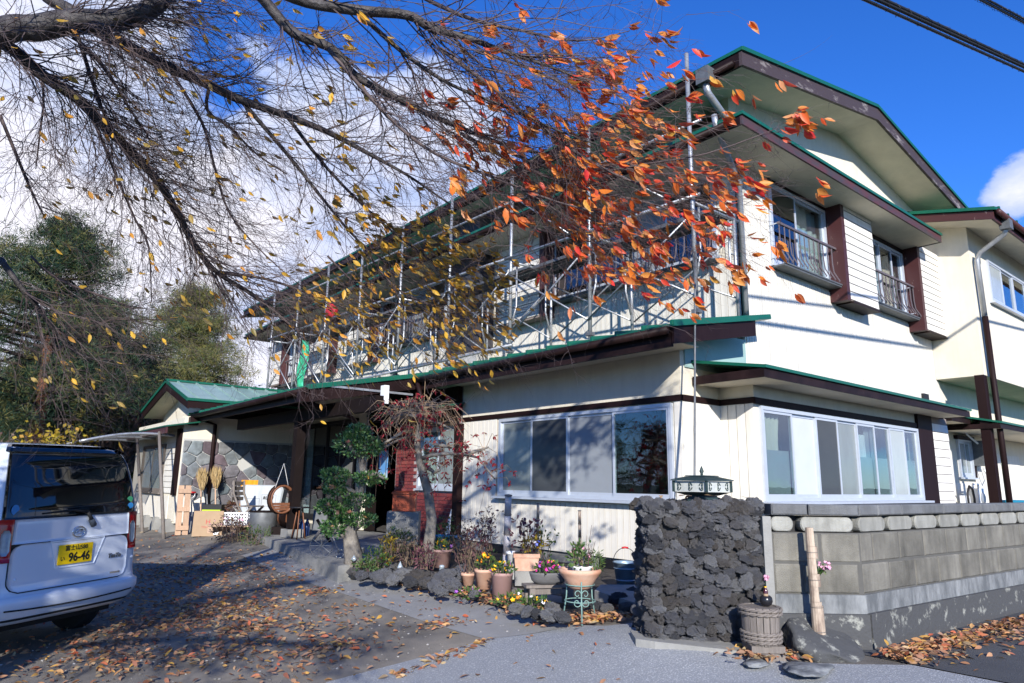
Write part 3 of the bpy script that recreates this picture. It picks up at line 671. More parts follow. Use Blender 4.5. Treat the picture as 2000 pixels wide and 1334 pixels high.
for a0, a1 in ((4.02, 5.35), (10.7, 12.0), (13.2, 14.5), (16.75, 17.6)):
    HB(MB().lbox(L6, a0, a1, 4.42, 6.15, .002, .26), 'shutter_box', 'groove')
    slats(Loc((8.5-.26,5.22,0), (0,1,0), (-1,0,0)), a0+.04, a1-.04, 4.45, 6.12, 12)
    HB(MB().lbox(L6, a0-.12, a0-.005, 4.42, 6.15, .002, .28), 'shutter_post', 'maroon')
curtain(L6, .6, 1.4, 4.76, 5.98, -.15, 'white_curtain', H, 6, .02); curtain(L6, 2.9, 3.2, 4.76, 5.98, -.12, 'wood_brown', H, 2, .01)
# chimney faced with slate and field stone
ch = MB(); ch.box(8.08, 8.497, 10.98, 12.02, 4.0, 7.25); HB(ch, 'chimney', 'slate')
ch = MB(); ch.box(8.08, 8.497, 10.98, 12.02, 3.3, 3.998); chb = HB(ch, 'chimney_base', 'stone_joint')
# floors and the back of the house keep the rooms dark
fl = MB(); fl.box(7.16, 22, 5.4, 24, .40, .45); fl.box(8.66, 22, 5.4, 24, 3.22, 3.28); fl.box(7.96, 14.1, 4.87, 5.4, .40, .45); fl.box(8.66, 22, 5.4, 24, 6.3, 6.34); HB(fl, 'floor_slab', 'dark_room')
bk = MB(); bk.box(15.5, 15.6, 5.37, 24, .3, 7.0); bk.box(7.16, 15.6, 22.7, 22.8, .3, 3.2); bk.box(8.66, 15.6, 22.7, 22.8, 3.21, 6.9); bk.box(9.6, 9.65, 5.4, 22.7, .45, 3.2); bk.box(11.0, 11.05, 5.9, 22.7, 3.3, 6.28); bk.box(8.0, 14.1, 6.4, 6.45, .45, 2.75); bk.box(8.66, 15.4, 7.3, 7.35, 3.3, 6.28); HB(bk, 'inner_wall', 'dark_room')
# green pent roof over the ground floor: one plane over the front rooms and the porch
PZ = lambda x: 3.24+.2*(x-6.35)
def pent(x0, x1, y0, y1, name='pent_roof', seam=.42):
    r = MB(); r.hexa([(x0,y0,PZ(x0)-.03), (x1,y0,PZ(x1)-.03), (x1,y1,PZ(x1)-.03), (x0,y1,PZ(x0)-.03), (x0,y0,PZ(x0)), (x1,y0,PZ(x1)), (x1,y1,PZ(x1)), (x0,y1,PZ(x0))])
    o = r.build(name, M['green'], H); n = round((y1-y0)/seam); me = None
    for i in range(n+1):
        y = y0+.02+(y1-y0-.04)*i/n
        if me is None:
            s = MB(); s.hexa([(x0-.03,-.02,PZ(x0)-.025), (x1,-.02,PZ(x1)+.001), (x1,.02,PZ(x1)+.001), (x0-.03,.02,PZ(x0)-.025), (x0-.03,-.014,PZ(x0)+.038), (x1,-.014,PZ(x1)+.04), (x1,.014,PZ(x1)+.04), (x0-.03,.014,PZ(x0)+.038)]); me = s.mesh('seam', M['green_edge'])
        q = link('seam', me); adopt(q, o); q.location = (0, y, 0)
    return o
RA = pent(6.35, 8.49, 4.80, 10.40); RB = pent(4.40, 8.49, 10.42, 17.2)
def rake(y, x0, x1, th=.21, w=.035, name='rake_board', m='fascia'):
    b = MB(); b.hexa([(x0,y,PZ(x0)-.03-th), (x1,y,PZ(x1)-.03-th), (x1,y+w,PZ(x1)-.03-th), (x0,y+w,PZ(x0)-.03-th), (x0,y,PZ(x0)-.032), (x1,y,PZ(x1)-.032), (x1,y+w,PZ(x1)-.032), (x0,y+w,PZ(x0)-.032)]); HB(b, name, m)
rake(4.82, 6.37, 8.12, m='brown'); 
e = MB(); e.hexa([(6.33,4.785,PZ(6.33)-.035), (8.14,4.785,PZ(8.14)-.035), (8.14,4.82,PZ(8.14)-.035), (6.33,4.82,PZ(6.33)-.035), (6.33,4.785,PZ(6.33)+.03), (8.14,4.785,PZ(8.14)+.03), (8.14,4.82,PZ(8.14)+.03), (6.33,4.82,PZ(6.33)+.03)]); HB(e, 'roof_edge', 'green_edge')
rake(10.44, 4.42, 6.36)
e = MB(); e.hexa([(4.38,10.405,PZ(4.38)-.035), (6.36,10.405,PZ(6.36)-.035), (6.36,10.44,PZ(6.36)-.035), (4.38,10.44,PZ(4.38)-.035), (4.38,10.405,PZ(4.38)+.03), (6.36,10.405,PZ(6.36)+.03), (6.36,10.44,PZ(6.36)+.03), (4.38,10.44,PZ(4.38)+.03)]); HB(e, 'roof_edge', 'green_edge')
HB(MB().box(4.55, 6.3, 10.415, 10.435, PZ(5.3)-.15, PZ(5.3)-.115), 'drip_rail', 'steel')
HB(MB().box(6.38, 6.42, 4.87, 10.43, 2.98, 3.19), 'fascia', 'fascia')
HB(MB().box(4.46, 4.50, 10.48, 17.15, 2.66, 2.80), 'fascia', 'fascia')
def gutter(pts, r=.05, m='fascia', name='gutter'):
    b = MB(); b.tube(pts, r, 7); return HB(b, name, m, True)
gutter([(6.31,4.86,3.16), (6.31,10.40,3.145)]); gutter([(4.36,10.45,2.80), (4.36,17.1,2.78)])
# row of hook bolts under the porch eave
me = MB().tube([(4.62,0,2.74), (4.62,0,2.83)], .012, 5).mesh('hook_bolt', M['alu'])
for i in range(27):
    for j in range(2): q = link('hook_bolt', me, H); q.location = q.location+Vector((.45*j, 10.7+i*.235, .08*j))
# soffits
s = MB(); s.hexa([(6.43,4.92,3.06), (6.985,4.92,3.06), (6.985,10.42,3.06), (6.43,10.42,3.06), (6.43,4.92,3.07), (6.985,4.92,3.07), (6.985,10.42,3.07), (6.43,10.42,3.07)]); HB(s, 'soffit', 'soffit')
s = MB(); s.hexa([(4.51,10.5,2.81), (8.4,10.5,3.55), (8.4,17.1,3.55), (4.51,17.1,2.81), (4.51,10.5,2.82), (8.4,10.5,3.56), (8.4,17.1,3.56), (4.51,17.1,2.82)]); HB(s, 'soffit', 'wood_dark')
# porch posts and beams
HB(MB().box(4.92, 5.08, 12.05, 12.22, .55, 2.62), 'porch_post', 'wood_dark')
HB(MB().box(4.86, 5.14, 11.98, 12.30, .41, .549), 'post_base', 'concrete')
HB(MB().box(4.93, 5.06, 9.2, 15.4, 2.44, 2.66), 'porch_beam', 'wood_dark')
HB(MB().box(6.86, 6.99, 12.8, 13.02, .42, 3.2), 'porch_post', 'wood_dark')
HB(MB().box(6.80, 6.99, 13.03, 13.28, .42, 3.2), 'wall_post', 'stucco')
gutter([(4.85,16.70,.45), (4.85,16.70,2.62), (4.40,16.80,2.76)], .045, 'brown', 'downpipe')
HB(MB().box(4.28, 4.46, 16.6, 16.85, 2.58, 2.76), 'gutter_box', 'brown')
HB(MB().box(4.30, 4.46, 10.5, 10.66, 2.62, 2.78), 'gutter_box', 'brown'); gutter([(4.4,10.6,2.64), (5.6,11.3,2.50), (6.7,12.9,2.44)], .035, 'fascia', 'downpipe')
# brick part of the front with its window, entrance and sliding doors
L7 = LX(7.0, 9.87); WBk = (.03, 1.35, 1.28, 2.38)
HB(wall(L7, .02, 2.2, .30, 3.45, [WBk]), 'wall', 'brick_joint')
window(L7, *WBk, ['frost', 'glass'], sillout=.03)
curtain(L7, .7, 1.3, 1.3, 2.36, -.15, 'white_curtain', H, 5, .02)
bm = []
for ln in (.205, .0975):
    q = MB(); q.box(-.022, 0, 0, ln, 0, .056); me = q.mesh('brick', M['brick']); bm.append(me)
nbk = 0
for r in range(33):
    z = .31+r*.0645; y = .03-(.108 if r % 2 else 0)
    while y < 2.17:
        y0, y1 = max(y, .03), min(y+.205, 2.18)
        if y1-y0 > .06 and not (z+.056 > WBk[2]-.05 and z < WBk[3]+.03 and y0 < WBk[1]+.02 and y1 > WBk[0]-.02):
            o = link('brick', bm[0] if y1-y0 > .15 else bm[1], H); o.location = o.location+Vector((7.0-.001-.003*random.random(), 9.87+y0, z)); nbk += 1
            if y1-y0 <= .15 and y1-y0 > .1: o.scale.y = (y1-y0)/.0975
            elif y1-y0 <= .15: o.scale.y = (y1-y0)/.0975
            else: o.scale.y = (y1-y0)/.205
        y += .217
HB(MB().box(6.90, 6.995, 9.9, 12.1, 2.46, 3.18), 'head_panel', 'fascia')
s = MB(); s.hexa([(6.25,9.75,2.60), (6.95,9.75,2.74), (6.95,12.0,2.74), (6.25,12.0,2.60), (6.25,9.75,2.63), (6.95,9.75,2.77), (6.95,12.0,2.77), (6.25,12.0,2.63)]); HB(s, 'brick_canopy', 'green')
HB(MB().box(6.30, 6.33, 9.45, 12.0, 2.48, 2.60), 'fascia', 'fascia')
gutter([(6.31,10.3,3.1), (6.4,10.25,2.75), (6.85,9.95,2.45), (6.93,9.87,2.35), (6.93,9.87,.35)], .045, 'brown', 'downpipe')
HB(MB().box(6.88, 6.985, 9.80, 9.95, .32, 2.4), 'corner_post', 'brown')
L8 = LX(7.75, 12.07)
HB(wall(L8, 0, .95, .42, 3.4, [(.02,.93,.45,2.5)]), 'wall', 'fascia')
window(L8, .02, .93, .45, 2.5, [('glass_dark',1), ('glass_dark',1)], fr='black', sill=False)
HB(MB().box(7.0, 7.75, 12.06, 12.10, .42, 3.3), 'entrance_side', 'brick_joint')
pm = mat('poster', (0.10,0.27,0.55), 0.5, 0, 6, col2=(0.42,0.52,0.56), sharp=(.5,.6)); pst = MB().box(6.93, 6.945, 12.32, 12.66, 1.46, 2.0).build('poster', pm, None); tag(pst, 'blue and pale framed poster hanging beside the dark entrance', 'poster')
L9 = LX(7.0, 13.28); WS = (.5, 3.42, .50, 2.74)
HB(wall(L9, 0, 3.5, .40, 3.45, [WS]), 'wall', 'stucco')
window(L9, *WS, [('glass_dark',1), ('glass_dark',1), ('glass_dark',1), ('glass',.9)], fr='black', fw=.06, sw=.05, sill=False)
curtain(L9, 2.55, 3.4, .55, 2.7, -.12, 'white_curtain', H, 9, .03); curtain(L9, .6, 2.5, .55, 2.7, -.16, 'screen_grey', H, 16, .03)
# ceiling lamp and eave lamp
lm = MB(); lm.box(5.92, 6.10, 12.65, 13.85, 2.74, 2.80); tag(lm.build('porch_lamp', M['white']), 'long white tube lamp under the porch ceiling', 'lamp')
lm = MB(); lm.box(5.12, 5.2, 9.30, 9.42, 2.56, 2.84); tag(lm.build('eave_lamp', M['white']), 'small upright white lamp hanging at the porch eave', 'lamp')
# main roof
ex0, ex1, rx, ez, rz = 7.63, 16.27, 11.95, 7.22, 8.03; y0, y1 = 4.5, 24.3
def roofhalf(xe, zt, zt2, th, m, name):
    b = MB(); b.hexa([(xe,y0,zt-th), (rx,y0,zt2-th), (rx,y1,zt2-th), (xe,y1,zt-th), (xe,y0,zt), (rx,y0,zt2), (rx,y1,zt2), (xe,y1,zt)]); return HB(b, name, m)
ro = [roofhalf(ex0, ez, rz, .03, 'green', 'roof'), roofhalf(ex1, ez, rz, .03, 'green', 'roof')]
for r_, xe in zip(ro, (ex0, ex1)):
    e = MB(); sx = -1 if xe < rx else 1
    e.box(min(xe, xe+sx*.02), max(xe, xe+sx*.02), y0-.02, y1, ez-.035, ez+.015)
    e.hexa([(xe,y0-.03,ez-.04), (rx,y0-.03,rz-.04), (rx,y0-.001,rz-.04), (xe,y0-.001,ez-.04), (xe,y0-.03,ez+.02), (rx,y0-.03,rz+.02), (rx,y0-.001,rz+.02), (xe,y0-.001,ez+.02)])
    adopt(link('roof_edge', e.mesh('roof_edge', M['green_edge'])), r_)
    f = MB(); f.hexa([(xe,y0,ez-.25), (rx,y0,rz-.27), (rx,y0+.045,rz-.27), (xe,y0+.045,ez-.25), (xe,y0,ez-.042), (rx,y0,rz-.042), (rx,y0+.045,rz-.042), (xe,y0+.045,ez-.042)])
    adopt(link('barge_board', f.mesh('barge_board', M['barge'])), r_)
    f = MB(); f.box(min(xe, xe-sx*.04), max(xe, xe-sx*.04), y0+.046, y1, ez-.25, ez-.036); adopt(link('fascia', f.mesh('fascia', M['fascia'])), r_)
    s = MB(); s.hexa([(xe-sx*.041,y0+.047,ez-.235), (rx,y0+.047,rz-.255), (rx,y1,rz-.255), (xe-sx*.041,y1,ez-.235), (xe-sx*.041,y0+.047,ez-.215), (rx,y0+.047,rz-.235), (rx,y1,rz-.235), (xe-sx*.041,y1,ez-.215)])
    adopt(link('soffit', s.mesh('soffit', M['soffit'])), r_)
me = MB().box(-.045, .045, -.05, .05, 0, .07).mesh('snow_guard', M['green_edge'])
for i in range(22):
    o = link('snow_guard', me, ro[0]); o.location = (ex0+.12, 4.95+i*.9, ez+.02)
e = MB(); e.box(rx-.07, rx+.07, y0+.1, y1, rz-.01, rz+.06); adopt(link('ridge_cap', e.mesh('ridge_cap', M['green'])), ro[0])
# second, lower eave that wraps the upper storey
def ring(name='eave_roof'):
    x0, x1, ya, yb, z0 = 7.55, 14.40, 4.5, 23.6, 6.24
    b = MB(); zi = z0+.2
    b.hexa([(x0,ya,z0-.03), (x1,ya,z0-.03), (x1,5.215,zi-.03), (8.49,5.215,zi-.03), (x0,ya,z0), (x1,ya,z0), (x1,5.215,zi), (8.49,5.215,zi)])
    b.hexa([(x0,ya,z0-.03), (8.49,5.215,zi-.03), (8.49,yb,zi-.03), (x0,yb,z0-.03), (x0,ya,z0), (8.49,5.215,zi), (8.49,yb,zi), (x0,yb,z0)])
    r = HB(b, name, 'green')
    e = MB(); e.box(x0-.02, x1, ya-.02, ya, z0-.035, z0+.012); e.box(x0-.02, x0, ya, yb, z0-.035, z0+.012); adopt(link('roof_edge', e.mesh('roof_edge', M['green_edge'])), r)
    f = MB(); f.box(x0, x1, ya+.005, ya+.035, z0-.165, z0-.036); adopt(link('fascia', f.mesh('fascia', mat('worn_maroon_fascia', (0.09,0.03,0.032), 0.55, 0, 7, col2=(0.05,0.04,0.042), bump=0.15, bscale=30, sharp=(.4,.6), stretch=(.4,1,1)))), r)
    f = MB(); f.box(x0, x0+.03, ya+.036, yb, z0-.165, z0-.036); f.box(x1-.03, x1, ya+.036, 5.21, z0-.165, z0-.036); adopt(link('fascia', f.mesh('fascia', M['fascia'])), r)
    s = MB(); s.box(x0+.031, x1-.031, ya+.036, 5.215, z0-.155, z0-.14); s.box(x0+.031, 8.49, 5.216, yb-.01, z0-.155, z0-.14); adopt(link('soffit', s.mesh('soffit', M['soffit'])), r)
ring()
# gutters and pipes at the near corner
HB(MB().box(7.42, 7.60, 4.9, 5.1, 6.86, 7.08), 'gutter_box', 'steel_dark'); gutter([(7.58,y0+.1,7.02), (7.58,y1,6.98)], .045, 'fascia')
gutter([(7.5,5.0,6.88), (7.55,5.0,6.75), (8.1,5.03,6.5), (8.35,5.05,6.42)], .05, 'steel', 'downpipe')
gutter([(7.52,4.9,6.36), (7.55,4.9,6.2), (8.0,5.0,5.9), (8.40,5.12,5.7), (8.40,5.12,3.65)], .042, 'steel', 'downpipe')
gutter([(7.50,4.6,6.13), (7.50,23.5,6.11)], .045, 'fascia')
# right wing
L10 = LX(15.4, 4.36); L11 = LY(15.4, 4.36); WW = (.95, 4.2, 5.22, 6.12)
HB(wall(L10, 0, .86, 3.58, 6.95), 'wall', 'stucco'); HB(wall(L11, 0, 7.5, 3.58, 6.75, [WW]), 'wall', 'stucco')
window(L11, *WW, ['frost_light', 'glass', 'glass', 'frost_light'], sillout=.05)
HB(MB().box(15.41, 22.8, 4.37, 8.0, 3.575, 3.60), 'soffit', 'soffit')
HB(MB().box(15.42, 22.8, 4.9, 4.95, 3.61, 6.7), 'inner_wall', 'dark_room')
wr = MB(); wr.hexa([(14.8,3.70,6.62), (23.5,3.70,6.62), (23.5,8.5,7.75), (14.8,8.5,7.75), (14.8,3.70,6.65), (23.5,3.70,6.65), (23.5,8.5,7.78), (14.8,8.5,7.78)]); w_ = HB(wr, 'wing_roof', 'green')
e = MB(); e.hexa([(14.77,3.68,6.605), (14.80,3.68,6.605), (14.80,8.5,7.74), (14.77,8.5,7.74), (14.77,3.68,6.67), (14.80,3.68,6.67), (14.80,8.5,7.80), (14.77,8.5,7.80)]); e.box(14.8, 23.5, 3.67, 3.695, 6.61, 6.67); adopt(link('roof_edge', e.mesh('roof_edge', M['green_edge'])), w_)
f = MB(); f.hexa([(14.81,3.72,6.44), (14.85,3.72,6.44), (14.85,8.5,7.56), (14.81,8.5,7.56), (14.81,3.72,6.60), (14.85,3.72,6.60), (14.85,8.5,7.73), (14.81,8.5,7.73)]); f.box(14.86, 23.5, 3.73, 3.77, 6.44, 6.61); adopt(link('fascia', f.mesh('fascia', M['maroon'])), w_)
s = MB(); s.hexa([(14.86,3.78,6.46), (23.5,3.78,6.46), (23.5,8.5,7.58), (14.86,8.5,7.58), (14.86,3.78,6.47), (23.5,3.78,6.47), (23.5,8.5,7.59), (14.86,8.5,7.59)]); adopt(link('soffit', s.mesh('soffit', M['soffit'])), w_)
me = MB().box(-.03, .03, -.3, .3, 0, .05).mesh('seam', M['green_edge'])
for i in range(14): o = link('seam', me, w_); o.location = (15.2+.55*i, 4.0, 6.74)
gutter([(14.85,3.65,6.58), (23.5,3.65,6.54)], .055, 'maroon')
HB(MB().box(15.3, 15.5, 3.6, 3.78, 6.36, 6.55), 'gutter_box', 'steel_dark')
gutter([(15.4,3.7,6.4), (15.45,3.75,6.3), (15.5,4.2,6.05), (15.5,4.27,5.9), (15.55,4.27,4.75)], .05, 'steel', 'downpipe')
gutter([(15.55,4.27,4.75), (15.62,4.27,.35)], .055, 'brown', 'downpipe')
HB(MB().box(15.28, 15.46, 4.34, 4.50, .32, 3.575), 'wing_post', 'brown')
# ground floor right of the bay
L12 = LY(14.15, 5.22)
WR = (1.98, 2.75, 1.65, 2.42)
HB(wall(L12, 0, 9, .4, 3.6, [WR]), 'wall', 'stucco')
boards(L12, 0, 1.4, 2.95, 3.57, .1, m='board'); boards(L12, 1.5, 6.0, .46, 2.2, .22, holes=[(WR[0]-.08, WR[1]+.08, WR[2]-.12, WR[3]+.1)])
window(L12, *WR, ['frost', 'frost'], sillout=.04)
HB(MB().lbox(L12, WR[0]-.1, WR[1]+.1, WR[3]+.002, WR[3]+.08, .002, .08), 'window_head', 'brown'); HB(MB().lbox(L12, WR[1]+.002, WR[1]+.1, WR[2], WR[3], .002, .06), 'window_jamb', 'brown')
HB(MB().lbox(L12, .4, .65, 2.98, 3.22, .002, .06), 'vent', 'black')
canopy(14.25, 15.2, 4.62, 5.2, 2.76, 2.9, 'side_canopy', .12); canopy(15.25, 22.5, 4.15, 5.2, 2.66, 2.9, 'side_canopy', .12)
mt = MB(); mt.box(16.9, 17.25, 4.98, 5.2, 1.9, 2.42); tag(mt.build('meter_box', M['steel_dark']), 'dark grey electricity meter box under the small green eave', 'meter box')
MC = thing('meter_cables', 'pale looped cables running to the grey meter box', 'cable', (16.6, 5.0, 2.3))
for pts_, r_ in (([(16.2,5.1,2.65), (16.35,5.05,2.5), (16.7,5.0,2.35)], .02), ([(17.25,5.05,2.0), (17.4,5.02,1.7), (17.2,5.0,1.6), (17.05,5.05,1.85)], .018), ([(16.3,5.02,2.62), (16.8,4.9,2.9)], .03)): MB().tube(pts_, r_, 5).build('cable_run', M['white'], MC, True)

# ------------------------------------------------------------------ annex with the field-stone wall
A = thing('annex', 'low side building with a field-stone wall and pale green gable roof', 'outbuilding', (5.0, 18.5, .3))
AB = lambda bd, name, m, smooth=False, kind=None: bd.build(name, M[m] if isinstance(m, str) else m, A, smooth, kind=kind)
LA = LX(4.2, 16.77); WA = (1.35, 3.55, 1.06, 2.20)
AB(wall(LA, 0, 4.6, .46, 2.75, [WA]), 'wall', 'stucco')
window(LA, *WA, ['frost', 'frost_light'], parent=A, fr='wood_grey', sillout=.04)
boards(LA, .62, 4.55, .47, 1.0, .11, parent=A)
slats(Loc((4.185,16.77,0), (0,1,0), (-1,0,0)), .36, 1.25, 1.05, 2.45, 11, parent=A)
AB(MB().lbox(LA, 0.02, .34, 1.02, 2.5, .002, .05), 'corner_post', 'brown')
for i in range(5):
    f = MB(); x = 16.95+i*.95; f.hexa([(4.02,x,.2), (4.34,x,.2), (4.34,x+.34,.2), (4.02,x+.34,.2), (4.1,x+.06,.5), (4.26,x+.06,.5), (4.26,x+.28,.5), (4.1,x+.28,.5)]); AB(f, 'footing', 'concrete')
LS = LY(4.2, 16.77)
AB(wall(LS, 0.0, 2.85, .42, 2.78), 'wall', 'stucco')
AB(MB().lbox(LS, .02, 2.78, .42, 2.28, .001, .012), 'stone_bed', 'stone_joint')
AB(MB().lbox(LS, .03, .62, .44, .98, .013, .03), 'wall_panel', 'board')
def clip(poly, p, q):
    """keep the part of the cell nearer to p than to q"""
    m = ((p[0]+q[0])/2, (p[1]+q[1])/2); n = (q[0]-p[0], q[1]-p[1]); out = []
    for i in range(len(poly)):
        a, b = poly[i], poly[(i+1) % len(poly)]
        da = (a[0]-m[0])*n[0]+(a[1]-m[1])*n[1]; db = (b[0]-m[0])*n[0]+(b[1]-m[1])*n[1]
        if da <= 0: out.append(a)
        if da*db < 0: t_ = da/(da-db); out.append((a[0]+(b[0]-a[0])*t_, a[1]+(b[1]-a[1])*t_))
    return out
def cells(a0, a1, b0, b1, step, jit, rr):
    pts = []; r = 0; y = b0+step/2
    while y < b1:
        x = a0+(step/2 if r % 2 else 0)
        while x < a1+step/2: pts.append((x+rr.uniform(-jit, jit), y+rr.uniform(-jit, jit))); x += step*rr.uniform(.8, 1.25)
        y += step*.84; r += 1
    for p in pts:
        poly = [(a0,b0), (a1,b0), (a1,b1), (a0,b1)]
        for q in pts:
            if q is not p and abs(q[0]-p[0])+abs(q[1]-p[1]) < step*3.2: poly = clip(poly, p, q)
            if len(poly) < 3: break
        if len(poly) >= 3:
            cx = sum(v[0] for v in poly)/len(poly); cy = sum(v[1] for v in poly)/len(poly)
            if all(math.hypot(v[0]-cx, v[1]-cy) < step for v in poly): yield poly, (cx, cy)
def stones(L, a0, a1, b0, b1, step, parent, seed, m='field_stone', h=.03, skip=None, gap=.006):
    rr = random.Random(seed)
    for poly, (cx, cy) in cells(a0, a1, b0, b1, step, step*.27, rr):
        if skip and skip(cx, cy): continue
        # chamfer the corners so the stone reads as split rock
        pp = []
        for i in range(len(poly)):
            a, b, c = poly[i-1], poly[i], poly[(i+1) % len(poly)]
            pp += [(b[0]+(a[0]-b[0])*.09, b[1]+(a[1]-b[1])*.09), (b[0]+(c[0]-b[0])*.09, b[1]+(c[1]-b[1])*.09)]
        def ins(d, c, j=0):
            o = []
            for x, y in pp:
                l = math.hypot(x-cx, y-cy) or 1; k = max(.2, 1-d/l); o.append(L(cx+(x-cx)*k+rr.uniform(-j,j), cy+(y-cy)*k+rr.uniform(-j,j), c+rr.uniform(-j,j)))
            return o
        bd = MB(); n = len(pp); r0, r1, r2 = ins(gap, .012), ins(gap+.004, .012+h*.7, .002), ins(gap+.028, .012+h, .004)
        bd.v = [tuple(p) for p in r0+r1+r2]+[tuple(L(cx, cy, .012+h*1.08))]
        for k in range(2):
            for i in range(n): bd.f.append((k*n+i, k*n+(i+1) % n, (k+1)*n+(i+1) % n, (k+1)*n+i))
        for i in range(n): bd.f.append((2*n+i, 2*n+(i+1) % n, 3*n))
        bd.build('stone', M[m], parent)
stones(LS, .03, 2.78, .44, 2.24, .30, A, 3, skip=lambda x, y: x < .64 and y < 1.0)
AB(MB().lbox(LS, 1.55, 2.35, 1.20, 1.26, .05, .12), 'shelf', 'wood_brown')
s = MB(); s.hexa([(3.75,16.5,2.50), (4.6,16.5,2.66), (4.6,21.4,2.66), (3.75,21.4,2.50), (3.75,16.5,2.53), (4.6,16.5,2.69), (4.6,21.4,2.69), (3.75,21.4,2.53)]); p_ = AB(s, 'pent_roof', 'green')
f = MB(); f.box(3.77, 3.81, 16.52, 21.4, 2.36, 2.50); adopt(link('fascia', f.mesh('fascia', M['maroon'])), p_)
gb = MB(); gb.prism([(4.62,16.75,2.6), (4.62,20.6,2.6), (4.62,20.6,3.1), (4.62,18.55,3.60), (4.62,16.75,3.06)], (.1,0,0)); AB(gb, 'gable_wall', 'stucco')
AB(MB().box(4.59, 4.618, 16.8, 20.5, 2.82, 2.86), 'trim_rail', 'white_board')
for sgn, ye, ze in ((1, 16.39, 3.14), (-1, 20.93, 3.17)):
    yr, zr, xa, xb = 18.55, 3.765, 4.12, 9.0
    r = MB(); r.hexa([(xa,ye,ze-.03), (xb,ye,ze-.03), (xb,yr,zr-.03), (xa,yr,zr-.03), (xa,ye,ze), (xb,ye,ze), (xb,yr,zr), (xa,yr,zr)]); q = AB(r, 'roof', 'green_old')
    e = MB(); e.hexa([(xa-.02,ye,ze-.05), (xa-.001,ye,ze-.05), (xa-.001,yr,zr-.05), (xa-.02,yr,zr-.05), (xa-.02,ye,ze+.03), (xa-.001,ye,ze+.03), (xa-.001,yr,zr+.03), (xa-.02,yr,zr+.03)]); e.box(xa, xb, min(ye,ye-sgn*.03), max(ye,ye-sgn*.03), ze-.04, ze+.02)
    adopt(link('roof_edge', e.mesh('roof_edge', M['green_edge'])), q)
    f = MB(); f.hexa([(xa+.01,ye,ze-.22), (xa+.05,ye,ze-.22), (xa+.05,yr,zr-.24), (xa+.01,yr,zr-.24), (xa+.01,ye,ze-.051), (xa+.05,ye,ze-.051), (xa+.05,yr,zr-.051), (xa+.01,yr,zr-.051)]); f.box(xa+.051, xb, min(ye,ye+sgn*.04), max(ye,ye+sgn*.04), ze-.2, ze-.045)
    adopt(link('barge_board', f.mesh('barge_board', M['brown'])), q)
    s = MB(); s.hexa([(xa+.051,ye+sgn*.05,ze-.19), (xb,ye+sgn*.05,ze-.19), (xb,yr,zr-.21), (xa+.051,yr,zr-.21), (xa+.051,ye+sgn*.05,ze-.18), (xb,ye+sgn*.05,ze-.18), (xb,yr,zr-.20), (xa+.051,yr,zr-.20)]); adopt(link('soffit', s.mesh('soffit', M['soffit'])), q)
    me = None
    for i in range(11):
        x = xa+.25+i*.44
        if me is None: b = MB(); b.hexa([(-.02,ye,ze), (.02,ye,ze), (.02,yr,zr), (-.02,yr,zr), (-.015,ye,ze+.035), (.015,ye,ze+.035), (.015,yr,zr+.035), (-.015,yr,zr+.035)]); me = b.mesh('seam', M['green_old'])
        o = link('seam', me, q); o.location = (x, 0, 0)
e = MB(); e.box(4.1, 9, 18.48, 18.62, 3.76, 3.81); AB(e, 'ridge_cap', 'green_edge')
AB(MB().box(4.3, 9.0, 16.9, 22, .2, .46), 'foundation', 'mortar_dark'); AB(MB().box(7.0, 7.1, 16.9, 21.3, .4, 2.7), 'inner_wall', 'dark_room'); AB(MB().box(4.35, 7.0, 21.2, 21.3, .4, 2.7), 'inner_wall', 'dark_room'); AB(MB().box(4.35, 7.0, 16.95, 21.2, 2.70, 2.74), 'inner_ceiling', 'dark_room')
# curved awning on thin posts
W_ = thing('awning', 'curved translucent grey awning on thin leaning posts beside the low side building', 'awning', (3.4, 18, .2))
bd = MB(); n = 12
def aw(i, dy): 
    f = i/n; return Vector((4.08-1.85*f, 17.0+dy-.1*f, 2.36+.10*math.sin(f*math.pi)-.22*f))
for i in range(n):
    bd.quad(aw(i,0), aw(i+1,0), aw(i+1,3.6), aw(i,3.6))
bd.build('awning_sheet', M['awning'], W_)
for dy in (0, 1.8, 3.6): MB().tube([aw(i,dy)-Vector((0,0,.02)) for i in range(n+1)], .03, 6).build('awning_rib', M['steel'], W_, True)
for p, q in (((281,1018),(268,853)), ((322,1033),(311,844))):
    a = P(*p, X=3.75); a.z = gz(a.x); c = P(*q, X=3.75); MB().tube([a, c], .035, 6).build('post', M['wood_grey'], W_, True)

# ------------------------------------------------------------------ scaffold standing on the pent roof
S = thing('scaffold', 'galvanised tube scaffold with perforated decks along the upper storey', 'scaffold', (7.4, 10, 3.4))
def tube(name, pts, r, m='steel', parent=S): return MB().tube(pts, r, 7).build(name, M[m], parent, True)
XF, XB = 7.0, 7.92; bays = [4.94+1.829*i for i in range(9)]
plank = MB(); hole = .016; nx, ny = 7, 26
xs = []; 
for i in range(nx): c = .07+i*.06; xs += [c-hole/2, c+hole/2]
ys = []
for j in range(ny): c = .08+j*.066; ys += [c-hole/2, c+hole/2]
xs = [.0]+xs+[.50]; ys = [0.0]+ys+[1.80]
for i in range(len(xs)-1):
    for j in range(len(ys)-1):
        if i % 2 == 1 and j % 2 == 1: continue
        plank.quad((xs[i],ys[j],0), (xs[i+1],ys[j],0), (xs[i+1],ys[j+1],0), (xs[i],ys[j+1],0))
plank.box(-.003, .0, 0, 1.8, -.05, .001); plank.box(.50, .503, 0, 1.8, -.05, .001)
for x in (.16, .34): plank.box(x-.004, x+.004, 0, 1.8, -.045, -.002)
for j in range(8): plank.box(.004, .155, .1+j*.22, .106+j*.22, -.04, -.002); plank.box(.345, .497, .1+j*.22, .106+j*.22, -.04, -.002)
plm = plank.mesh('deck_plank', M['steel_dark'])
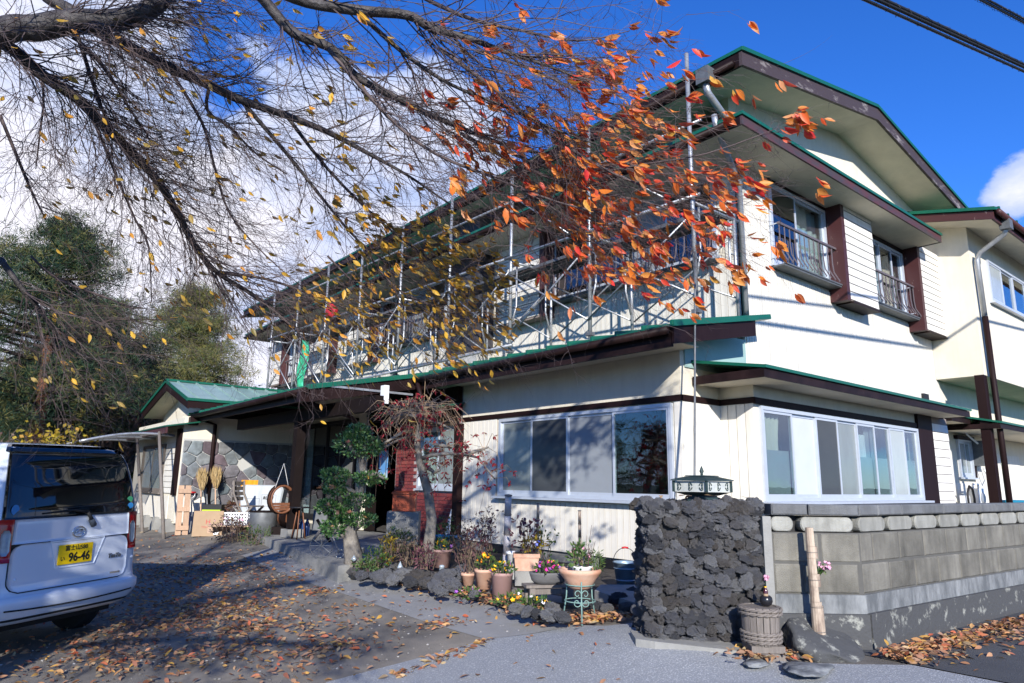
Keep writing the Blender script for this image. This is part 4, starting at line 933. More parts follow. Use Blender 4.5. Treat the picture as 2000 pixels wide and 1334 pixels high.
ZD = lambda y: 5.02+.026*(y-4.94)
for i, y in enumerate(bays):
    zt = 7.08 if i == 0 else 6.78+.01*i
    tube('front_pole', [(XF,y,PZ(XF)+.02), (XF,y,zt)], .029); tube('back_pole', [(XB,y,PZ(XB)+.02), (XB,y,ZD(y)+.02)], .024)
    MB().box(XF-.07, XF+.07, y-.07, y+.07, PZ(XF)+.045, PZ(XF)+.055).build('base_plate', M['steel'], S)
    tube('deck_bearer', [(XF,y,ZD(y)-.06), (XB+.1,y,ZD(y)-.06)], .021)
    z0 = PZ(XB)
    tube('frame_leg', [(XF+.13,y,ZD(y)-.1), (XF+.13,y,z0+.75), (XF+.04,y,z0+.45)], .017); tube('frame_leg', [(XB-.13,y,ZD(y)-.1), (XB-.13,y,z0+.75), (XB-.02,y,z0+.40)], .017)
    for z in (z0+.9, z0+1.25): tube('frame_rung', [(XB-.13,y,z), (XB,y,z)], .012)
    for z in (PZ(XF)+.12, ZD(y)-.3): MB().box(XF-.045, XF+.045, y-.05, y+.05, z, z+.05).build('clamp', M['steel_dark'], S)
    if i < len(bays)-1:
        y2 = bays[i+1]
        for x in (XF+.46,): o = link('deck_plank', plm, S); o.location = o.location+Vector((x, y+.01, ZD(y)))
        zl, zh = PZ(XF)+.35, ZD(y)-.25
        tube('brace', [(XF-.03,y,zl), (XF-.03,y2,zh)], .014); tube('brace', [(XF-.05,y2,zl), (XF-.05,y,zh)], .014)
        tube('brace', [(XB+.03,y,PZ(XB)+.3), (XB+.03,y2,zh)], .013); tube('brace', [(XB+.05,y2,PZ(XB)+.3), (XB+.05,y,zh)], .013)
for i in range(0, 8, 2):
    y, y2 = bays[i]-.15, bays[min(i+2, 8)]+.1
    tube('guard_rail', [(XF+.05,y,ZD(y)+1.05), (XF+.05,y2,ZD(y2)+1.03)], .021); tube('deck_rail', [(XF-.05,y,ZD(y)-.01), (XF-.05,y2,ZD(y2)-.01)], .024)
    if i: tube('foot_rail', [(XF-.08,y,PZ(XF)+.22), (XF-.08,y2,PZ(XF)+.20)], .024)
for i in (0, 1): tube('diagonal_stay', [(XF+.05,bays[i+1]-.1,6.15), (XF+.05,bays[i]+.5,5.2)], .014)
# hanging cable from the near pole to the ground
cb = MB(); a, c = Vector((6.9,4.86,4.25)), Vector((6.30,4.62,.32)); cb.tube([a+(c-a)*(i/8)+Vector((0,0,-.05*math.sin(i/8*math.pi))) for i in range(9)], .013, 6)
tag(cb.build('hanging_cable', M['steel_dark'], None, True), 'thin grey cable dropping from the scaffold corner past the green canopy', 'cable')
bb = MB()
for i in range(5): bb.box(7.25+.02*i, 7.27+.02*i, 17.4-.3+.0, 17.5+.25, 4.1+.02*i, 4.9)
gsh = MB(); n = 7
for i in range(n):
    for j in range(8):
        def q(i, j): return Vector((7.05+.05*math.sin(i*1.1+j*.7), 17.0+i*.07, 5.0-j*.17-.04*math.sin(i)))
        gsh.quad(q(i,j), q(i+1,j), q(i+1,j+1), q(i,j+1))
tag(gsh.build('green_sheet', mat('green_cloth', (0.02,.32,.16), .7, 0, 5, col2=(.10,.55,.38), sharp=(.5,.7)), None, True), 'crumpled green sheet hung on the far end of the scaffold', 'sheet')
rsh = MB(); rsh.blob((7.0, 15.6, 5.45), .22, 2, .6, (.5,1,.9), 4); tag(rsh.build('red_cloth', M['red'], None, True), 'red cloth tied to a scaffold pole at the far end', 'cloth')

# ------------------------------------------------------------------ block wall along the road
def face_frame(pxa, pxb, d): a, b = P(pxa, 985, D=d), P(pxb, 985, D=d); return a, b
pa, pb = face_frame(1262, 1487, 5.02); ufr = Vector((pb.x-pa.x, pb.y-pa.y, 0)).normalized(); nfr = Vector((ufr.y, -ufr.x, 0))
pe = P(1672, 985, D=5.04)
BW = thing('block_wall', 'low decorative concrete block wall with rounded blocks under its cap along the road', 'block wall', (5.3, 2.4, .3))
p0 = Vector((pb.x, pb.y, 0)); p1 = Vector((pe.x, pe.y, 0)); u2 = Vector((.998, -.058, 0)).normalized()
LB1 = Loc(p0, ufr, nfr); len1 = (p1-p0).length; LB2 = Loc(p1, u2, Vector((u2.y, -u2.x, 0))); len2 = 13.0
def block(L, a0, a1, b0, b1, c0, c1, name, m, ch=.010):
    bd = MB(); n = [L(a0,b0,c0), L(a1,b0,c0), L(a1,b1,c0), L(a0,b1,c0), L(a0,b0,c1-ch), L(a1,b0,c1-ch), L(a1,b1,c1-ch), L(a0,b1,c1-ch), L(a0+ch,b0+ch,c1), L(a1-ch,b0+ch,c1), L(a1-ch,b1-ch,c1), L(a0+ch,b1-ch,c1)]
    bd.v = [tuple(p) for p in n]; bd.f = [(0,3,2,1), (0,1,5,4), (1,2,6,5), (2,3,7,6), (3,0,4,7), (4,5,9,8), (5,6,10,9), (6,7,11,10), (7,4,8,11), (8,9,10,11)]
    return bd.build(name, M[m], BW)
def course(L, a0, a1, b0, b1, ln, off, name='block', m='block', c0=-.12, c1=.0, joint=.014):
    x = a0-off
    while x < a1-.02:
        x0, x1 = max(x, a0)+joint/2, min(x+ln, a1)-joint/2
        if x1-x0 > .05: block(L, x0, x1, b0+joint/2, b1-joint/2, c0, c1+random.uniform(-.003,.003), name, m)
        x += ln
def stadium(L, a0, a1, b0, b1, c0, c1, m='pillow'):
    r = (b1-b0)/2; pts = []
    for k in range(9): t_ = math.pi/2+math.pi*k/8; pts.append((a0+r*.8+math.cos(t_)*r*.8, (b0+b1)/2+math.sin(t_)*r))
    for k in range(9): t_ = -math.pi/2+math.pi*k/8; pts.append((a1-r*.8+math.cos(t_)*r*.8, (b0+b1)/2+math.sin(t_)*r))
    bd = MB(); n = len(pts); cx = (a0+a1)/2
    r0 = [L(x, y, c0) for x, y in pts]; r1 = [L(x, y, c1-.012) for x, y in pts]; cy = (b0+b1)/2
    r2 = [L(x+(.008 if x < cx else -.008), cy+(y-cy)*.9, c1-.004) for x, y in pts]
    bd.v = [tuple(p) for p in r0+r1+r2]
    for k in (0, 1):
        for i in range(n): bd.f.append((k*n+i, k*n+(i+1) % n, (k+1)*n+(i+1) % n, (k+1)*n+i))
    bd.f.append(tuple(2*n+i for i in range(n)))
    return bd.build('rounded_block', M[m], BW)
for L, ln, s_ in ((LB1, len1, .06), (LB2, len2, 0)):
    MB().lbox(L, s_, ln, .53, 1.08, -.13, -.008).build('mortar', M['mortar'], BW)
    MB().lbox(L, s_, ln, 1.08, 1.196, -.115, -.10).build('mortar_back', M['mortar_dark'], BW)
    MB().lbox(L, 0, ln, .10, .53, -.16, .045).build('footing', M['concrete_dark'], BW)
    MB().lbox(L, s_, ln, .53, .655, -.13, .012).build('ledge', M['ledge'], BW)
    course(L, s_, ln, .655, .868, .408, .20 if L is LB1 else .0); course(L, s_, ln, .868, 1.082, .408, .06 if L is LB1 else .22)
    x = s_-.22 if L is LB1 else .02
    while x < ln-.02:
        x0, x1 = max(x, s_-.0), min(x+.385, ln)
        if x1-x0 > .08: stadium(L, x0, x1, 1.086, 1.19, -.10, .004)
        x += .435
    course(L, s_, ln, 1.197, 1.283, .37, .1, 'cap_block', 'cap', -.14, .022, .009)
MB().lbox(LB1, 0, .06, .53, 1.19, -.12, .006).build('end_pier', M['concrete'], BW)
# lava pillar
LP_ = Loc((pa.x, pa.y, 0), ufr, nfr); PW = (Vector((pb.x-pa.x, pb.y-pa.y, 0))).length; PH0, PH1 = .30, 1.27; DP = .52
LV = thing('lava_pillar', 'square gate pillar built of rough dark lava rocks', 'gate pillar', tuple(LP_(PW/2, .3, -DP/2)))
MB().lbox(LP_, .04, PW-.04, .2, 1.24, -DP, -.055).build('mortar_core', M['mortar_dark'], LV)
lm_ = []
for k in range(10):
    vs, fs = ICO[3]; bd = MB()
    for v in vs:
        o = Vector((k*3.1, k*1.7, k*.9)); w = 1+.30*mnoise.noise(v*1.25+o)+.55*(.22-abs(mnoise.noise(v*1.9+o)))+.30*(.2-abs(mnoise.noise(v*4.2+o)))+.16*mnoise.noise(v*9+o)+.10*mnoise.noise(v*17+o)
        c_ = mnoise.cell(v*4+o); w -= .04*max(0, c_-.5)
        bd.v.append(tuple(v*w))
    bd.f = list(fs); lm_.append(bd.mesh('lava_stone', M['lava'], True))
def lava(p, sx, sy, sz, rz, par=LV, name='lava_stone'):
    o = link(name, random.choice(lm_)); adopt(o, par) if par else None
    o.location = p; o.scale = (sx, sy, sz); o.rotation_euler = (random.choice((0,math.pi))+random.uniform(-.5,.5), random.uniform(-.5,.5), rz+random.uniform(-.4,.4))
    return o
ang = math.atan2(ufr.y, ufr.x)
rr = random.Random(11)
def lavaface(L, w, h0, h1, rz):
    z = h0; row = 0
    while z < h1:
        hh = rr.uniform(.062, .082); x = .0+(rr.uniform(0, .05))
        while x < w-.04:
            ww = rr.uniform(.065, .125)
            s = rr.uniform(.9, 1.15)
            bulge = .018*math.sin(z*5)+rr.uniform(-.012,.014)
            lava(L(min(x+ww/2, w-.03), z+hh/2+rr.uniform(-.022,.022), -.045+bulge+rr.uniform(-.012,.018)), ww*.53*s, .055*rr.uniform(.8,1.3), hh*.56*s*rr.uniform(.85,1.2), rz)
            if rr.random() < .3: lava(L(min(x+ww, w-.03), z+rr.uniform(0,.03), -.05+rr.uniform(0,.03)), .026, .026, .024, rz)
            x += ww*.93
        z += hh*.92; row += 1
lavaface(LP_, PW, PH0, PH1-.03, ang)
LPr = Loc(LP_(PW, 0, 0), -nfr, ufr); lavaface(LPr, DP, .6, PH1-.03, ang+math.pi/2)
LPl = Loc(LP_(0, 0, -DP), nfr, -ufr); lavaface(LPl, DP, PH0, PH1-.03, ang+math.pi/2)
for i in range(8):
    for j in range(4): lava(LP_((i+.5)*PW/8+rr.uniform(-.02,.02), 1.235+rr.uniform(-.012,.015), -(j+.5)*DP/4), .075, .07, .05, ang)
for x in (.02, PW*.73, PW-.03): lava(LP_(x, 1.275, -.06), .05, .05, .05, ang)
# kerb under the pillar
kb = MB(); q0, q1, q2, q3 = P(1232,1222), P(1270,1258), P(1462,1308), P(1478,1262)
pts = [LP_(-.10, 0, .02), LP_(.02, 0, .10), LP_(PW*.72, 0, .22), LP_(PW+.03, 0, .13), LP_(PW+.02, 0, -.05), LP_(-.10, 0, -.2)]
n_ = len(pts); zt_ = [.345, .345, .315, .315, .345, .355]; kb.v = [(p.x, p.y, .12) for p in pts]+[(p.x, p.y, z) for p, z in zip(pts, zt_)]; kb.f = [tuple(range(n_, 2*n_))]+[(i, (i+1) % n_, n_+(i+1) % n_, n_+i) for i in range(n_)]; tag(kb.build('kerb', M['concrete']), 'worn concrete kerb under the front of the lava pillar', 'kerb', kind='structure')
# gate lantern on the pillar
c = LP_(PW*.57, 1.265, -.24)
G = thing('gate_lantern', 'low square bronze-green lantern with milky panes on top of the lava pillar', 'lantern', tuple(c))
rz_ = ang+math.radians(38)
LG = Loc(c, (math.cos(rz_), math.sin(rz_), 0), (math.sin(rz_), -math.cos(rz_), 0))
def sq(bd, h0, h1, z0, z1):
    bd.hexa([LG(-h0,z0,-h0), LG(h0,z0,-h0), LG(h0,z0,h0), LG(-h0,z0,h0), LG(-h1,z1,-h1), LG(h1,z1,-h1), LG(h1,z1,h1), LG(-h1,z1,h1)]); return bd
sq(sq(MB(), .10, .095, .0, .012), .082, .078, .012, .062).build('lantern_foot', M['iron_green'], G)
sq(MB(), .085, .155, .063, .088).build('lantern_base', M['iron_green'], G)
sq(MB(), .146, .146, .090, .17).build('lantern_glass', M['lantern_pane'], G)
f = MB()
for sx in (-1, 1):
    for sy in (-1, 1): f.hexa([LG(sx*.152-.008,.089,sy*.152-.008), LG(sx*.152+.008,.089,sy*.152-.008), LG(sx*.152+.008,.089,sy*.152+.008), LG(sx*.152-.008,.089,sy*.152+.008), LG(sx*.152-.008,.172,sy*.152-.008), LG(sx*.152+.008,.172,sy*.152-.008), LG(sx*.152+.008,.172,sy*.152+.008), LG(sx*.152-.008,.172,sy*.152+.008)])
f.build('lantern_frame', M['iron_green'], G)
sq(sq(MB(), .172, .165, .173, .182), .165, .085, .183, .205).build('lantern_roof', M['iron_green'], G)
sq(MB(), .095, .085, .206, .214).build('lantern_cap', M['iron_green'], G)
MB().lathe([(.004,.214), (.012,.218), (.010,.228), (.018,.245), (.012,.262), (.002,.285)], c, 10).build('finial', M['iron_green'], G, True)
for side in range(4):
    a = rz_+side*math.pi/2; L4_ = Loc(c, (math.cos(a), math.sin(a), 0), (math.sin(a), -math.cos(a), 0))
    for cx, sg in ((-.105,1), (.105,-1), (0,1)):
        bd = MB()
        for s2 in (1, -1):
            pts = [L4_(cx+sg*s2*0+sg*(.02*math.cos(t_*.55)*(1-t_/12)), .13+s2*(.006+.022*math.sin(t_*.5)), .149) for t_ in range(10)]
            bd.tube(pts, .0035, 4)
        bd.build('scroll', M['iron_green'], G)
# fallen leaves are added later; bamboo vase leaning on the wall
bpa, bpb = P(1600,1238,D=4.72), P(1582,1030,D=4.86)
BV = thing('bamboo_vase', 'tall notched bamboo vase leaning against the block wall', 'bamboo vase', tuple(bpa))
ax = (bpb-bpa); Ln = ax.length; ax.normalize(); sd = ax.cross(Vector((FWD.x, FWD.y, 0)).normalized()).normalized(); fr_ = sd.cross(ax)
if sd.dot(RT) < 0: sd = -sd
def bam(f0, f1, r0, r1, cut=0):
    bd = MB(); n = 14; rings = []
    for f, r in ((f0, r0), (f1, r1)):
        ring = []
        for j in range(n):
            a = 2*math.pi*j/n; x = math.cos(a)
            if cut and x > 1-cut: x = 1-cut
            ring.append(bpa+ax*(Ln*f)+sd*(x*r)+fr_*(math.sin(a)*r))
        rings.append(ring)
    bd.v = [tuple(p) for r in rings for p in r]
    bd.f = [(j, (j+1) % n, n+(j+1) % n, n+j) for j in range(n)]+[tuple(range(n-1,-1,-1)), tuple(range(n, 2*n))]
    return bd.build('bamboo_segment', M['bamboo'], BV, False)
R0, R1 = .043, .034
rad = lambda f: R0+(R1-R0)*f
for f0, f1, cut in ((0,.26,0), (.26,.30,.45), (.30,.44,.85), (.44,.56,0), (.56,.705,.8), (.705,.82,0), (.82,1.0,.75)): bam(f0, f1-.002, rad(f0), rad(f1), cut)
for f in (.02, .245, .50, .76): MB().tube([bpa+ax*(Ln*f), bpa+ax*(Ln*(f+.006))], rad(f)+.003, 14).build('bamboo_node', M['wood_grey'], BV)
def flower(mb_, c, r, nrm, n=5, cup=.25):
    nrm = Vector(nrm).normalized(); e1 = nrm.orthogonal().normalized(); e2 = nrm.cross(e1); i = len(mb_.v); mb_.v.append(tuple(c-nrm*r*.15))
    for k in range(n*2):
        a = math.pi*k/n; rr_ = r if k % 2 == 0 else r*.62
        mb_.v.append(tuple(c+(e1*math.cos(a)+e2*math.sin(a))*rr_+nrm*(cup*r*(1 if k % 2 == 0 else .6))))
    for k in range(n*2): mb_.f.append((i, i+1+k, i+1+(k+1) % (n*2)))
def leafquad(mb_, c, d, nrm, ln, w):
    d = Vector(d).normalized(); s = d.cross(Vector(nrm)); s = s.normalized() if s.length > 1e-5 else d.orthogonal().normalized()
    mb_.quad(c, c+d*ln*.5+s*w, c+d*ln, c+d*ln*.5-s*w)
def rdir(r=random, up=0.0):
    while True:
        v = Vector((r.uniform(-1,1), r.uniform(-1,1), r.uniform(-1,1)))
        if .05 < v.length < 1: break
    v.normalize(); v.z += up; return v.normalized()
fc = bpa+ax*(Ln*.60)+sd*.03
FV = thing('pink_posy', 'small pink flowers with green leaves in the notch of the bamboo vase', 'flowers', tuple(fc))
bd = MB(); tn = []
for i in range(40): leafquad(bd, fc+rdir()*.02+sd*.02, rdir()+sd*.6-Vector((0,0,.5)), rdir(), .035, .009); tn.append(random.random())
bd.build('leaves', M['herb'], FV, tint=tn)
fm = MB(); flower(fm, Vector((0,0,0)), .012, (0,-.6,.6), 6, .5); fm = fm.mesh('blossom', M['pet_pink'])
for i in range(14): o = link('blossom', fm, FV); o.location = o.location+fc+sd*random.uniform(.0,.07)+Vector((0,0,random.uniform(-.01,.05)))-fr_*random.uniform(-.02,.02)-FWD*.02; o.scale = (1.3,)*3; o.rotation_euler = (random.uniform(-.6,.6), random.uniform(-.6,.6), random.uniform(0,6))
# rope-bound wooden tub, blocks under it, black pot and bottle on it
tb = P(1487,1247,D=4.62); tb.z = .375
T = thing('wooden_tub', 'small weathered wooden tub bound with thick twisted rope', 'tub', tuple(tb))
nst = 18
for i in range(nst):
    a0, a1 = 2*math.pi*i/nst+.02, 2*math.pi*(i+1)/nst-.02; bd = MB()
    def q(a, r, z): return (tb.x+math.cos(a)*r, tb.y+math.sin(a)*r, tb.z+z)
    bd.hexa([q(a0,.10,0), q(a1,.10,0), q(a1,.118,0), q(a0,.118,0), q(a0,.108,.235), q(a1,.108,.235), q(a1,.128,.235), q(a0,.128,.235)]); bd.build('stave', M['wood_grey'], T)
MB().lathe([(.105,.222), (.106,.23)], tb, 20).build('lid', M['wood_grey'], T)
for z, r in ((.02,.122), (.045,.124), (.07,.126), (.195,.132), (.22,.134)):
    for ph in (0, math.pi):
        pts = []
        for k in range(49): t_ = 2*math.pi*k/48; pts.append((tb.x+math.cos(t_)*(r+.006*math.cos(t_*9+ph)), tb.y+math.sin(t_)*(r+.006*math.cos(t_*9+ph)), tb.z+z+.007*math.sin(t_*9+ph)))
        MB().tube(pts, .0085, 6).build('rope', M['wood_grey'], T, True)
cp_ = tb+Vector((0,0,.235)); vp = cp_+Vector((.035,-.03,0))
tag(MB().lathe([(.018,0), (.034,.008), (.043,.03), (.040,.055), (.030,.066), (.026,.066), (.03,.05), (.02,.03)], vp, 18).build('black_pot', mat('black_glaze', (.015,.015,.018), .25), None, True), 'small round black pot on top of the wooden tub', 'pot')
vb = vp+Vector((.0,0,.045))
BT = thing('bottle', 'little brown bottle holding a pale pink flower in the black pot', 'bottle', tuple(vb))
MB().lathe([(.0145,0), (.0155,.003), (.0155,.05), (.009,.066), (.007,.072), (.0075,.082)], vb, 12).build('bottle_body', mat('brown_glass', (.06,.012,.012), .12, spec=.7), BT, True)
MB().lathe([(.0085,.074), (.0095,.075), (.0095,.08), (.0085,.081)], vb, 12).build('bottle_ring', M['pet_yellow'], BT)
MB().lathe([(.0159,.012), (.0159,.034)], vb, 12).build('bottle_label', M['card'], BT)
MB().tube([vb+Vector((0,0,.06)), vb+Vector((.004,0,.10)), vb+Vector((.010,-.005,.13))], .0015, 5).build('stem', M['herb'], BT)
bd = MB()
for k in range(7): flower(bd, vb+Vector((.010,-.005,.135))+rdir()*.010, .014, rdir(), 6, .6)
bd.build('blossom', M['pet_pink'], BT)
bd = MB(); bd.v = []; L_ = Loc(tb-Vector((0,0,.045)), ufr, nfr); bd.lbox(L_, -.10, .12, 0, .043, -.10, .10); tag(bd.build('timber_board', M['wood_grey']), 'flat weathered board under the wooden tub', 'board')
bd = MB(); L_ = Loc(tb-Vector((-.02,0.02,.16)), (ufr*.9-nfr*.44), (nfr*.9+ufr*.44)); bd.lbox(L_, -.10, .10, 0, .113, -.09, .09); tag(bd.build('timber_block', M['wood_grey']), 'cracked square timber block on the ground below the tub', 'timber block')
# sloping rock slab by the wall and flat stones
sl_ = MB(); c = P(1612,1262,D=4.68); vs, fs_ = ICO[3]; q_ = Matrix.Rotation(ang, 4, 'Z') @ Matrix.Rotation(.30, 4, 'Y') @ Matrix.Rotation(.42, 4, 'X')
for v in vs:
    k = 1+.16*mnoise.noise(v*1.6)+.05*mnoise.noise(v*5); w_ = q_ @ Vector((max(-.85,min(.85,v.x))*.30*k, max(-.8,min(.8,v.y))*.24*k, max(-.62,min(.55,v.z))*.13*k)); sl_.v.append((c.x+w_.x, c.y+w_.y, .335+w_.z))
sl_.f = list(fs_)
tag(sl_.build('rock_slab', M['concrete_dark'], None, True), 'dark sloping rock slab at the foot of the bamboo vase', 'rock')
fs = MB(); fs.blob((P(1580,1322).x, P(1580,1322).y, .29), .17, 2, .5, (1.1,.7,.12), 3); tag(fs.build('flat_stone', M['ledge'], None, True), 'pale flat stone in front of the sloping rock slab', 'stone')
fs = MB(); fs.blob((P(1478,1312).x, P(1478,1312).y, .285), .10, 2, .5, (1.1,.7,.15), 8); tag(fs.build('flat_stone', M['ledge'], None, True), 'small pale flat stone beside the timber block', 'stone')

# ------------------------------------------------------------------ the van
VC = P(146, 1080, D=6.1); vh = math.radians(57.0-90)      # heading of its nose, clockwise from +Y
vu = Vector((math.cos(vh), -math.sin(vh), 0.02)).normalized(); vf = Vector((math.sin(vh), math.cos(vh), 0)); vz = vu.cross(vf).normalized()
VO = Vector((VC.x, VC.y, VC.z-.80))
V = thing('van', 'white high-roofed small van parked with its tailgate towards the house yard', 'van', tuple(VO))
def VP_(u, z, v=0.0): return VO + vu*u + vz*z + vf*v
PROF = [(.30,-.02,.66), (.38,-.07,.71), (.44,-.09,.735), (.50,-.085,.7375), (.525,-.03,.7375), (.60,-.015,.7375), (.78,-.012,.7375), (.95,-.004,.735), (1.1,.0,.725), (1.2,.012,.715), (1.4,.05,.69), (1.58,.10,.655), (1.66,.14,.625), (1.71,.19,.58), (1.745,.28,.50), (1.76,.42,.38), (1.765,.6,.2)]
def prof(z):
    for i in range(len(PROF)-1):
        a, b = PROF[i], PROF[i+1]
        if a[0] <= z <= b[0]:
            f = (z-a[0])/(b[0]-a[0]); return a[1]+(b[1]-a[1])*f, a[2]+(b[2]-a[2])*f
    return (PROF[0][1:] if z < PROF[0][0] else PROF[-1][1:])
def VS(s, z, off=0.0):
    """a point of the rear skin: s runs -1..1 across"""
    v, w = prof(z); k = abs(s)
    return VP_(w*s*(1-.03*k**6), z, v+.02*k**2+.045*k**10-off)
bd = MB(); cols = [-1-.0]+[-1+.1*i*.2 for i in range(1, 11)]+[-.8+.16*i for i in range(1, 10)]+[.8+.02*i for i in range(0, 11)]
cols = sorted(set(round(c, 4) for c in cols)); zs = sorted(set([p[0] for p in PROF]+[.34,.41,.47,.515,.56,.70,.86,1.02,1.15,1.3,1.5,1.62,1.69,1.73]))
rows = []
for z in zs:
    v, w = prof(z); row = [VP_(-w*.90 if z > 1.72 else -w*.97, z, 3.3), VP_(-w, z, 2.2), VP_(-w, z, .6), VP_(-w*1.0, z, v+.3)]
    row += [VS(s, z) for s in cols]+[VP_(w, z, v+.3), VP_(w, z, .6), VP_(w, z, 2.2), VP_(w*.97, z, 3.3)]
    rows.append(row)
nc = len(rows[0]); bd.v = [tuple(p) for r in rows for p in r]
for i in range(len(rows)-1):
    for j in range(nc-1): k = i*nc+j; bd.f.append((k, k+1, k+nc+1, k+nc))
i0 = (len(rows)-1)*nc; bd.f.append(tuple(i0+j for j in range(nc)))
bd.f.append(tuple(j for j in range(nc-1, -1, -1)))
bd.build('body', M['van'], V, True)
def skin(s0, s1, z0, z1, off, name, m, ns=16, nz=8, par=V, rnd=0.0, smooth=True, th=.012):
    """a panel lying on the rear skin, its rim turned in"""
    bd = MB(); g = []
    for j in range(nz+1):
        z = z0+(z1-z0)*j/nz; row = []
        for i in range(ns+1):
            f = i/ns; a, b_ = s0, s1
            if rnd:
                e = min(z-z0, z1-z)/rnd if min(z-z0, z1-z) < rnd else 1
                k = rnd*(1-math.sqrt(max(0, 1-(1-e)**2))); a, b_ = s0+k/.72, s1-k/.72
            row.append(VS(a+(b_-a)*f, z, off))
        g.append(row)
    bd.v = [tuple(p) for r in g for p in r]; n = ns+1
    for j in range(nz):
        for i in range(ns): k = j*n+i; bd.f.append((k, k+1, k+n+1, k+n))
    rim = [(0, i) for i in range(n)]+[(j, ns) for j in range(1, nz+1)]+[(nz, i) for i in range(ns-1, -1, -1)]+[(j, 0) for j in range(nz-1, 0, -1)]
    base = len(bd.v)
    for j, i in rim: bd.v.append(tuple(Vector(g[j][i])+vf*th))
    for k in range(len(rim)):
        a = rim[k]; b_ = rim[(k+1) % len(rim)]; bd.f.append((a[0]*n+a[1], b_[0]*n+b_[1], base+(k+1) % len(rim), base+k))
    return bd.build(name, M[m], par, smooth)
skin(-.795, .795, .535, 1.12, .003, 'tailgate_gap', 'ink', 32, 24, rnd=.10)
tg = skin(-.785, .785, .545, .918, .010, 'tailgate_lower', 'van', 32, 24, rnd=.09)
skin(-.785, .785, .925, 1.12, .013, 'tailgate_upper', 'van', 32, 8)
skin(-.925, .925, 1.115, 1.67, .010, 'rear_window', 'ink', 40, 20)
M['glass_and_reflection'] = mat('dark_glass_and_reflection', (.006,.007,.008), .03, spec=.9)
bpy.data.objects['rear_window'].data.materials[0] = M['glass_and_reflection']
skin(-.97, .97, 1.675, 1.74, .004, 'roof_spoiler', 'glass_and_reflection', th=-.05)  # body part coloured dark like the window, standing in for mirrored trees and sky
for sg in (-1, 1):
    s0, s1 = sorted((sg*.79, sg*.998))
    tl = skin(s0, s1, .785, 1.125, .014, 'tail_lamp', 'lamp_red', 8, 8, th=.05)
    c0, c1 = sorted((sg*.81, sg*.915)); q = skin(c0, c1, .84, 1.04, .018, 'lamp_lens', 'lamp_clear', 4, 6, par=tl, rnd=.02)
skin(-.93, .93, .325, .345, .004, 'bumper_lip', 'rubber', 16, 2)
q = MB(); q.tube([VS(-.85+.17*i, .40+.02*(abs(i-5)/5)**2, .006) for i in range(11)], .007, 5); q.build('bumper_crease', M['rubber'], V, True)
# recess for the plate, plate and its characters
rc = MB(); o_ = .011
a = [VS(-.33,.918,o_+.001), VS(.40,.918,o_+.001), VS(.27,.695,o_+.001), VS(-.24,.695,o_+.001)]
b_ = [VS(-.26,.905,.002), VS(.32,.905,.002), VS(.24,.71,.002), VS(-.21,.71,.002)]
rc.v = [tuple(p) for p in a+b_]; rc.f = [(0,1,5,4), (1,2,6,5), (2,3,7,6), (3,0,4,7)]
for p, q in zip(a, a[1:]+a[:1]): rc.tube([p, q], .006, 4)
rc.build('plate_surround', M['van'], V)
VLOC = Loc(VP_(0.0, .80, -.034), vu, -vf, vz)
pl = MB(); pl.lbox(VLOC, -.165, .165, -.0825, .0825, -.012, .0); pl = pl.build('number_plate', M['plate'], V)
def text(s, size, L, a, b, c, m, name='lettering', par=None, shear=0.0, ext=.0008, bold=.0, sx=1.0):
    cu = bpy.data.curves.new(name, 'FONT'); cu.body = s; cu.size = size; cu.align_x = 'CENTER'; cu.align_y = 'CENTER'; cu.shear = shear; cu.extrude = ext; cu.offset = bold; cu.resolution_u = 3
    to = bpy.data.objects.new(name, cu); COL.objects.link(to); dg = bpy.context.evaluated_depsgraph_get()
    me = bpy.data.meshes.new_from_object(to.evaluated_get(dg)); bpy.data.objects.remove(to); bpy.data.curves.remove(cu)
    me.materials.clear(); me.materials.append(M[m]); me.name = name
    for v in me.vertices: v.co = L(a+v.co.x*sx, b+v.co.y, c+v.co.z)
    return link(name, me, par)
text('富士山580', .050, VLOC, .0, .050, .0015, 'ink', par=pl, bold=.0006)
text('96-46', .104, VLOC, .035, -.030, .0015, 'ink', par=pl, bold=.0025, sx=.88)
text('い', .046, VLOC, -.128, -.036, .0015, 'ink', par=pl, bold=.0006)
LB_ = Loc(VS(.575, .737, .013), vu, -vf, vz); text('TanTo', .052, LB_, 0, 0, .002, 'steel_dark', 'model_badge', V, .15, .003, .002)
LB_ = Loc(VS(.60, .585, .012), vu, -vf, vz); bd = MB(); bd.lbox(LB_, -.055, .055, -.008, .008, 0, .003); bd.build('small_badge', M['chrome'], V)
ec = VS(0.02, .985, .018)
pts = [ec+vu*(.062*math.cos(t_*math.pi/14))+vz*(.044*math.sin(t_*math.pi/14)) for t_ in range(29)]
em = MB(); em.tube(pts, .006, 6); em.tube([ec+vu*-.035+vz*-.012, ec+vu*-.02+vz*.014, ec+vu*.035+vz*.018], [.004,.007,.005], 6); em.tube([ec+vu*-.028+vz*-.018, ec+vu*.018+vz*-.012, ec+vu*.032+vz*.010], [.004,.007,.005], 6); em.build('emblem', M['chrome'], V, True)
bx = MB(); L_ = Loc(ec, vu, -vf, vz); 
wp = MB(); wp.tube([VS(.19,1.05,.02), VS(.15,1.10,.035), VS(.10,1.15,.04)], [.022,.016,.013], 8); wp.tube([VS(.10,1.15,.04), VS(-.1,1.175,.032), VS(-.46,1.16,.02)], [.011,.011,.007], 6); wp.build('wiper', M['rubber'], V, True)
MB().tube([VS(.22,1.03,.018), VS(.16,1.085,.03)], [.028,.024], 8).build('wiper_cap', M['steel_dark'], V, True)
